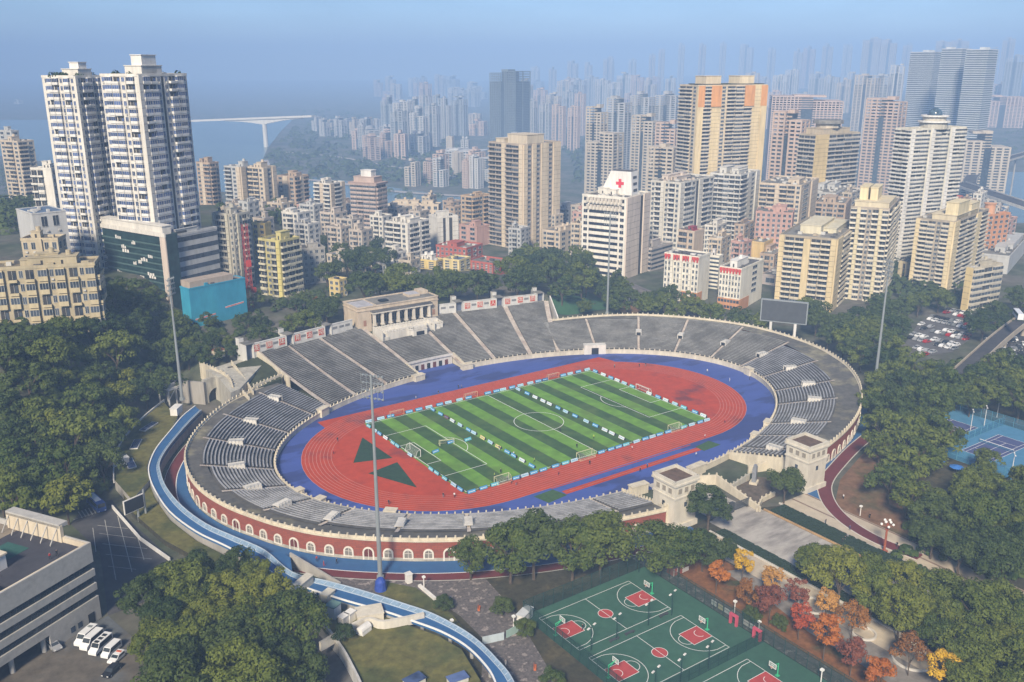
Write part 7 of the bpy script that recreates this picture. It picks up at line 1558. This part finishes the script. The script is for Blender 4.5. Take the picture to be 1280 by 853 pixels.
# ================================================================== vehicles
def vehicle(kind, paint_m, L=4.5, Wd_=1.8, H=1.5, parts=True):
    """side profile lofted with a narrower roof; wheels, glass and lamps as parts"""
    r = thing('parked_car', None, None)
    if kind == 'car': prof = [(-L/2, .35), (-L/2, .85), (-L*.44, .95), (-L*.30, H), (L*.10, H), (L*.26, .98), (L*.47, .82), (L/2, .60), (L/2, .35)]
    elif kind == 'suv': prof = [(-L/2, .4), (-L/2, 1.0), (-L*.47, H), (L*.12, H), (L*.25, 1.08), (L*.46, .98), (L/2, .72), (L/2, .4)]
    elif kind == 'van': prof = [(-L/2, .4), (-L/2, H-.08), (-L*.49, H), (L*.22, H), (L*.34, H*.62), (L*.47, H*.48), (L/2, H*.36), (L/2, .4)]
    else: prof = [(-L/2, .45), (-L/2, H-.1), (-L*.49, H), (L*.485, H), (L*.5, H*.55), (L/2, .45)]
    top = lambda z: Wd_/2*(1-.16*max(0, (z-.9)/(H-.9))) if kind in ('car', 'suv') else Wd_/2*(1-.07*max(0, (z-1.0)/(H-1)))
    b = MB(); n = len(prof)
    for s in (-1, 1): b.v += [(x, s*top(z), z) for x, z in prof]
    b.f.append(tuple(range(n))); b.f.append(tuple(range(2*n-1, n-1, -1))); b.m += [0, 0]
    for k in range(n): j = (k+1) % n; b.f.append((k, n+k, n+j, j)); b.m.append(0)
    me = b.mesh('body', paint_m); bd = link('body', me, r)
    gm = glass('car_glass', (.02, .025, .03), .1); zt = H-.10; zb_ = (.98 if kind == 'car' else 1.1 if kind == 'suv' else H*.56)
    if kind in ('car', 'suv'): rx = (-L*.30 if kind == 'car' else -L*.42, L*.08, L*.235)
    elif kind == 'van': rx = (-L*.44, L*.20, L*.33)
    else: rx = (-L*.46, L*.45, L*.46)
    for s in (-1, 1):
        g = MB(); q = [(rx[0], s*(top(zb_)+.012), zb_), (rx[2], s*(top(zb_)+.012), zb_), (rx[1], s*(top(zt)+.012), zt), (rx[0]+(.25 if kind == 'car' else 0), s*(top(zt)+.012), zt)]; g.quad(q if s < 0 else q[::-1]); g.build('side_window', gm, r)
    i0 = {'car': 4, 'suv': 3, 'van': 3, 'bus': 3}[kind]; (xa, za), (xb, zb2) = prof[i0], prof[i0+1]; g = MB(); o_ = .02
    def wpt(f): x, z = lerp(xa, xb, f)+o_, lerp(za, zb2, f)+o_; return x, z, top(z)*.9
    p0, p1 = wpt(.12), wpt(.93); g.quad([(p1[0], -p1[2], p1[1]), (p1[0], p1[2], p1[1]), (p0[0], p0[2], p0[1]), (p0[0], -p0[2], p0[1])]); g.build('windscreen', gm, r)
    if parts:
        for sx in (-.31, .31):
            for s in (-1, 1): w = MB(); w.tube((L*sx, s*(Wd_/2-.2), .34), (L*sx, s*(Wd_/2+.02), .34), .34 if kind != 'bus' else .45, n=12, m=0); w.tube((L*sx, s*(Wd_/2+.021), .34), (L*sx, s*(Wd_/2+.03), .34), .19, n=8, m=1); w.build('wheel', [BLACK, STEEL], r)
        for s in (-1, 1): w = MB(); w.box(L/2-.02, L/2+.03, s*Wd_*.36-.18, s*Wd_*.36+.18, .62, .80); w.build('headlight', GLOBE, r)
    return r
CP = {'white': mat('car_white', (.72, .73, .74), .3, .03), 'silver': mat('car_silver', (.42, .43, .45), .3, .03, metal=.3), 'black': mat('car_black', (.02, .02, .022), .25, .05), 'red': mat('car_red', (.35, .02, .02), .3, .05), 'grey': mat('car_grey', (.16, .17, .18), .3, .05), 'blue': mat('car_blue', (.03, .08, .3), .3, .05)}
def put(r, x, y, z, rz, label, cat, group=None, name='parked_car', sh=None):
    r.location = (x, y, z); r.rotation_euler = (0, 0, rz); r.name = name; return tag(r, label, cat, group)
van = vehicle('van', CP['white'], 5.9, 2.05, 2.6); van.name = 'parked_van'; proto(van)
for k, (u, v, lab) in enumerate(((108, 796, 'white high roof van nearest the dark office door'), (115, 801, 'white high roof van second from the office wall'), (126, 807, 'white high roof van third in the row with roof vents'), (139, 812, 'short white van fourth in the row by the trees'))):
    p = at(u, v, 1.0); r = van if k == 0 else copy_tree(van); put(r, p.x, p.y, .02, radians(220), lab, 'van', 'white vans by the office', 'parked_van')
    if k == 3: r.scale = (.82, .92, .85)
for q, vans_ in enumerate([o for o in bpy.data.objects if o.name.startswith('parked_van') and o.parent is None]):
    b = MB(); b.box(-2.9, 2.9, -1.04, 1.04, .38, .62); b.build('sill_trim', BLACK, vans_)
    if q in (0, 2):
        b = MB()
        for j in range(3 if q else 1): b.box(-1.9+j*1.3, -1.2+j*1.3, -.5, .5, 2.6, 2.76)
        b.build('roof_vent', BLACK if q else STEEL, vans_)
for k, (u, v, c, lab) in enumerate(((147, 821, 'white', 'white car with red roof bars at the end of the van row'), (67, 807, 'silver', 'silver car with orange roof lights under the office overhang'), (140, 838, 'black', 'dark car half hidden under the trees beside the forecourt'))):
    p = at(u, v, .6); r = vehicle('suv' if k == 1 else 'car', CP[c], 4.7, 1.9, 1.7 if k == 1 else 1.5); put(r, p.x, p.y, .02, radians(220 if k != 1 else 285), lab, 'car')
    if k < 2: b = MB(); b.box(-.9, -.4, -.6, .6, 1.7 if k else 1.5, 1.85 if k else 1.62); b.build('light_bar', mat('light_bar_red', (.5, .1, .03), .4), r)
r = vehicle('bus', CP['blue'], 9.5, 2.5, 3.1); p = at(120, 629, 1.5); put(r, p.x, p.y, .02, radians(-82), 'blue single deck bus at the top of the car park', 'bus', None, 'parked_bus')
b = MB(); b.box(-3.9, 2.5, -.8, .8, 3.1, 3.25, 0); b.build('roof_vent', CP['white'], r)
cars = {c: proto(vehicle('car', CP[c])) for c in ('white', 'silver', 'black', 'red', 'grey')}; used = set()
def car(c, x, y, rz, label, group, z=.03):
    r = cars[c] if c not in used else copy_tree(cars[c]); used.add(c); return put(r, x, y, z, rz, label, 'car', group)
LOT = px((1132, 428), (1150, 402), (1190, 385), (1225, 400), (1212, 425), (1190, 440), (1150, 446))
sheet('car_park', LOT, mat('worn_asphalt', (.12, .115, .115), .9, .2, .3), .02)
g_ = 'cars in the lot below the tower cluster'
lx, ly = [p[0] for p in LOT], [p[1] for p in LOT]; nx_ = int((max(lx)-min(lx))/6.4); ny_ = int((max(ly)-min(ly))/2.7); nc = 0
for i in range(nx_):
    for j in range(ny_):
        x, y = min(lx)+(i+.5)*6.4+random.uniform(-.3, .3), min(ly)+(j+.5)*2.7
        if i % 3 == 2 or not inpoly(x, y, LOT) or random.random() < .14 or nc > 150: continue
        nc += 1; c = random.choice(['white', 'white', 'white', 'silver', 'silver', 'grey', 'black', 'red']); car(c, x, y, random.choice((0, pi))+random.uniform(-.05, .05), c+' car parked in the lot below the yellow tower cluster', f'{c} {g_}', gz(x, y)+.02)
for k in range(26):
    u, v = random.uniform(1232, 1285), random.uniform(425, 448); p = atg(u, v); car(random.choice(['white', 'silver', 'grey', 'black']), p.x, p.y, radians(random.choice((40, 220))), 'car on the road under the flyover at the right edge', 'cars under the flyover', gz(p.x, p.y)+.03)
mb = MB(); q = px((1216, 455), (1290, 395), (1290, 480), (1225, 462)); mb.quad([(x, y, 0) for x, y in q]); ground('road', mb, ASPH, .024)
for k, (u, v) in enumerate(((785, 376), (790, 381), (812, 383))): p = atg(u, v); car(['white', 'black', 'silver'][k], p.x, p.y, .9, ['white', 'black', 'silver'][k]+' car on the lane below the hospital', None, gz(p.x, p.y)+.05)
p = fd(1272, 398, 398); r = vehicle('bus', CP['white'], 11, 2.5, 3.1); put(r, p.x, p.y, p.z+.2, radians(38), 'white bus on the flyover at the right edge', 'bus', None, 'city_bus')
# ================================================================== people
def figure(shirt, legs, pose=0):
    vs = [(0, 0, .95), (0, 0, 1.2), (0, 0, 1.42), (0, 0, 1.52), (0, .02, 1.66), (-.19, 0, 1.40), (-.25, .05*pose, 1.13), (-.24, .16*pose, .9), (.19, 0, 1.40), (.25, -.05*pose, 1.13), (.24, -.12*pose, .9), (-.10, 0, .88), (-.11, .16*pose, .48), (-.11, .0+.10*pose, .06), (-.11, .16+.10*pose, .03), (.10, 0, .88), (.11, -.10*pose, .48), (.11, -.32*pose, .08), (.11, -.18*pose, .03)]
    es = [(0, 1), (1, 2), (2, 3), (3, 4), (2, 5), (5, 6), (6, 7), (2, 8), (8, 9), (9, 10), (0, 11), (11, 12), (12, 13), (13, 14), (0, 15), (15, 16), (16, 17), (17, 18)]
    rad = [.15, .15, .15, .065, .115, .075, .052, .04, .075, .052, .04, .095, .068, .05, .045, .095, .068, .05, .045]
    me = bpy.data.meshes.new('figure'); me.from_pydata(vs, es, []); o = bpy.data.objects.new('figure', me); COL.objects.link(o)
    sk = o.modifiers.new('s', 'SKIN'); o.modifiers.new('d', 'SUBSURF').levels = 1
    for k, v in enumerate(me.skin_vertices[0].data): v.radius = (rad[k]*(1.25 if k < 3 else 1), rad[k]*(.8 if k < 3 else 1)); v.use_root = k == 0
    bpy.context.view_layer.update(); out = bpy.data.meshes.new_from_object(o.evaluated_get(bpy.context.evaluated_depsgraph_get())); bpy.data.objects.remove(o)
    out.materials.clear()
    for m in (CLOTH[shirt], CLOTH[legs], SKIN, HAIR): out.materials.append(m)
    for p in out.polygons:
        c = p.center; p.material_index = 3 if (c.z > 1.68 or (c.z > 1.6 and c.y < -.03)) else 2 if c.z > 1.50 or (abs(c.x) > .21 and c.z < 1.0 and c.z > .8) else 0 if c.z > .95 else 3 if c.z < .09 else 1
        p.use_smooth = True
    return out
CLOTH = {n: mat('cloth_'+n, c, .85, .1, 3) for n, c in dict(white=(.65, .65, .65), black=(.02, .02, .022), red=(.4, .04, .04), blue=(.05, .1, .3), lime=(.4, .55, .06), grey=(.2, .2, .21), yellow=(.6, .45, .08)).items()}
SKIN = mat('skin', (.42, .26, .18), .6, .05); HAIR = mat('hair', (.02, .016, .014), .7, .05)
FIG = {}
def person(u, v, shirt, legs, label, pose=0, z=.03, group=None):
    k = (shirt, legs, pose)
    if k not in FIG: FIG[k] = figure(*k)
    p = at(u, v, z); o = link('person', FIG[k], None, (p.x, p.y, z), random.uniform(0, 6.28)); return tag(o, label, 'person', group)
for a in ((422, 552, 'black', 'black', 'person in black jogging on the inner lanes of the left bend', 1), (417, 568, 'red', 'black', 'person in red and black running on the left bend', 1), (486, 631, 'black', 'black', 'person in black walking on the near bend of the track', 1), (554, 622, 'black', 'grey', 'person in black standing on the red track near the pitch corner', 0), (568, 622, 'white', 'black', 'person in white on the red track near the pitch corner', 1),
  (520, 500, 'white', 'grey', 'person in white on the far straight of the track', 1), (573, 486, 'black', 'black', 'person in black on the blue deck before the dugout', 1), (577, 486, 'grey', 'black', 'person in grey on the blue deck before the dugout', 0), (548, 493, 'black', 'grey', 'person in dark clothes at the edge of the far straight', 0),
  (698, 594, 'red', 'black', 'player in red on the near straight', 1), (737, 581, 'black', 'black', 'person in black jogging on the near straight', 1), (790, 563, 'white', 'red', 'person in white and red running below the right boards', 1), (800, 590, 'black', 'black', 'person in black on the jump runway', 1), (809, 585, 'blue', 'black', 'person in blue on the jump runway', 0), (881, 548, 'white', 'red', 'person in white by the right jump pit', 1), (870, 571, 'white', 'blue', 'person in white and blue walking on the deck toward the gate', 1), (906, 529, 'red', 'black', 'person in red on the right bend of the track', 1),
  (826, 598, 'white', 'black', 'person in white in the group on the deck by the gate', 1), (830, 600, 'black', 'grey', 'person in black in the group on the deck by the gate', 0), (836, 601, 'blue', 'black', 'person in blue in the group on the deck by the gate', 1), (840, 603, 'white', 'grey', 'person in white and grey at the edge of the group by the gate', 0),
  (884, 466, 'white', 'grey', 'person in white on the far right of the blue deck', 1), (912, 477, 'white', 'white', 'person all in white on the far right of the blue deck', 0), (799, 459, 'black', 'black', 'person in black on the red area behind the right goal', 0), (807, 458, 'black', 'grey', 'person in black and grey behind the right goal', 1), (768, 460, 'grey', 'black', 'person in grey on the red area near the far bend', 1), (937, 475, 'black', 'black', 'person in black standing by the far right parapet', 0),
  (700, 540, 'black', 'black', 'player in black beside the centre circle', 1), (742, 549, 'lime', 'black', 'player in lime bib right of the halfway line', 1), (721, 560, 'black', 'black', 'player in black near the halfway line goal', 1), (668, 578, 'lime', 'black', 'player in lime bib by the left row of boards', 1), (642, 570, 'white', 'black', 'player in white at the left row of boards', 0), (645, 574, 'black', 'black', 'player in black at the left row of boards', 1), (624, 563, 'black', 'white', 'player in black and white between the left boards', 1), (634, 601, 'grey', 'black', 'player in grey sitting out near the near goal', 0), (626, 592, 'black', 'black', 'player in black before the near left goal', 1), (618, 597, 'lime', 'black', 'player in lime bib before the near left goal', 1), (650, 600, 'blue', 'black', 'player in blue behind the near boards', 0), (639, 605, 'red', 'black', 'player in red behind the near boards', 1), (645, 607, 'red', 'grey', 'person in red standing on the track behind the near boards', 0),
  (728, 788, 'black', 'black', 'basketball player in black under the left hoop of the upper court', 1), (396, 702, 'red', 'black', 'person in red at the arched doorway on the ring path', 1), (421, 705, 'black', 'black', 'person in black walking on the blue ring path', 1), (405, 708, 'red', 'red', 'person in dark red on the red ring path', 1), (367, 717, 'black', 'black', 'person in black beside the pale ramp wall', 0),
  (264, 640, 'black', 'black', 'person in black walking on the left ring path', 1), (281, 655, 'grey', 'black', 'person in grey by the brick arcade at left', 1), (1032, 655, 'black', 'black', 'person in black at the edge of the promenade hedge', 0), (1062, 663, 'blue', 'black', 'person in blue walking on the cream promenade', 1), (1053, 680, 'black', 'black', 'person in black at the corner of the grey plaza', 1), (1056, 677, 'black', 'grey', 'person in black and grey at the corner of the grey plaza', 1), (1059, 674, 'grey', 'black', 'person in grey at the corner of the grey plaza', 0), (1121, 684, 'black', 'black', 'person in black walking past the rust red lamp', 1), (1087, 648, 'black', 'black', 'person in black on the brown earth verge', 0), (1054, 624, 'white', 'black', 'person in white beside the red ring path', 0), (1086, 752, 'black', 'black', 'person in black on the garden path under the bright trees', 1), (632, 833, 'grey', 'white', 'person in grey and white on the lower stone path', 1)): person(a[0], a[1], a[2], a[3], a[4], a[5])
for k in range(26):
    u = random.uniform(770, 850); v = 372+(u-770)*.27+random.uniform(-3, 3); p = atg(u, v); q = list(FIG.values())[k % len(FIG)]; o = link('person', q, None, (p.x, p.y, p.z), random.uniform(0, 6)); tag(o, 'person strolling on the lane behind the far right rim', 'person', 'people on the lane behind the rim')
for k, (x, y) in enumerate(((-9, 27), (-10.6, 27.3))): q = list(FIG.values())[k]; o = link('person', q, OFF and None, (0, 0, 0)); M = Matrix.Translation(OFF.location) @ Matrix.Rotation(rz, 4, 'Z') @ Matrix.Translation((x+3, y-23, HO)); o.matrix_world = M; tag(o, ['worker in dark clothes on the office roof edge', 'second worker stooping on the office roof edge'][k], 'person')
# sports green and lane behind the far rim
def draped(name, pts, m, off=.5, n=7):         # a sheet lying on the slope between four corners seen in the photograph
    P = [atg(u, v) for u, v in pts]; b = MB()
    g = [[P[0].lerp(P[1], i/n).lerp(P[3].lerp(P[2], i/n), j/n) for i in range(n+1)] for j in range(n+1)]
    for j in range(n):
        for i in range(n): b.quad([(q.x, q.y, gz(q.x, q.y)+off) for q in (g[j][i], g[j][i+1], g[j+1][i+1], g[j+1][i])])
    return ground(name, b, m, 0)
draped('small_pitch', [(682, 392), (690, 370), (735, 366), (770, 386)], mat('small_pitch_green', (.035, .10, .045), .9, .15, .3))
draped('lane', [(764, 352), (778, 350), (880, 402), (850, 402)], mat('lane_paving', (.13, .12, .12), .9, .3, .5, col2=(.22, .19, .16), c2at=(.5, .62), scale2=.2), .45)
draped('lane_verge', [(770, 392), (778, 382), (812, 388), (812, 396)], EARTH, .55)
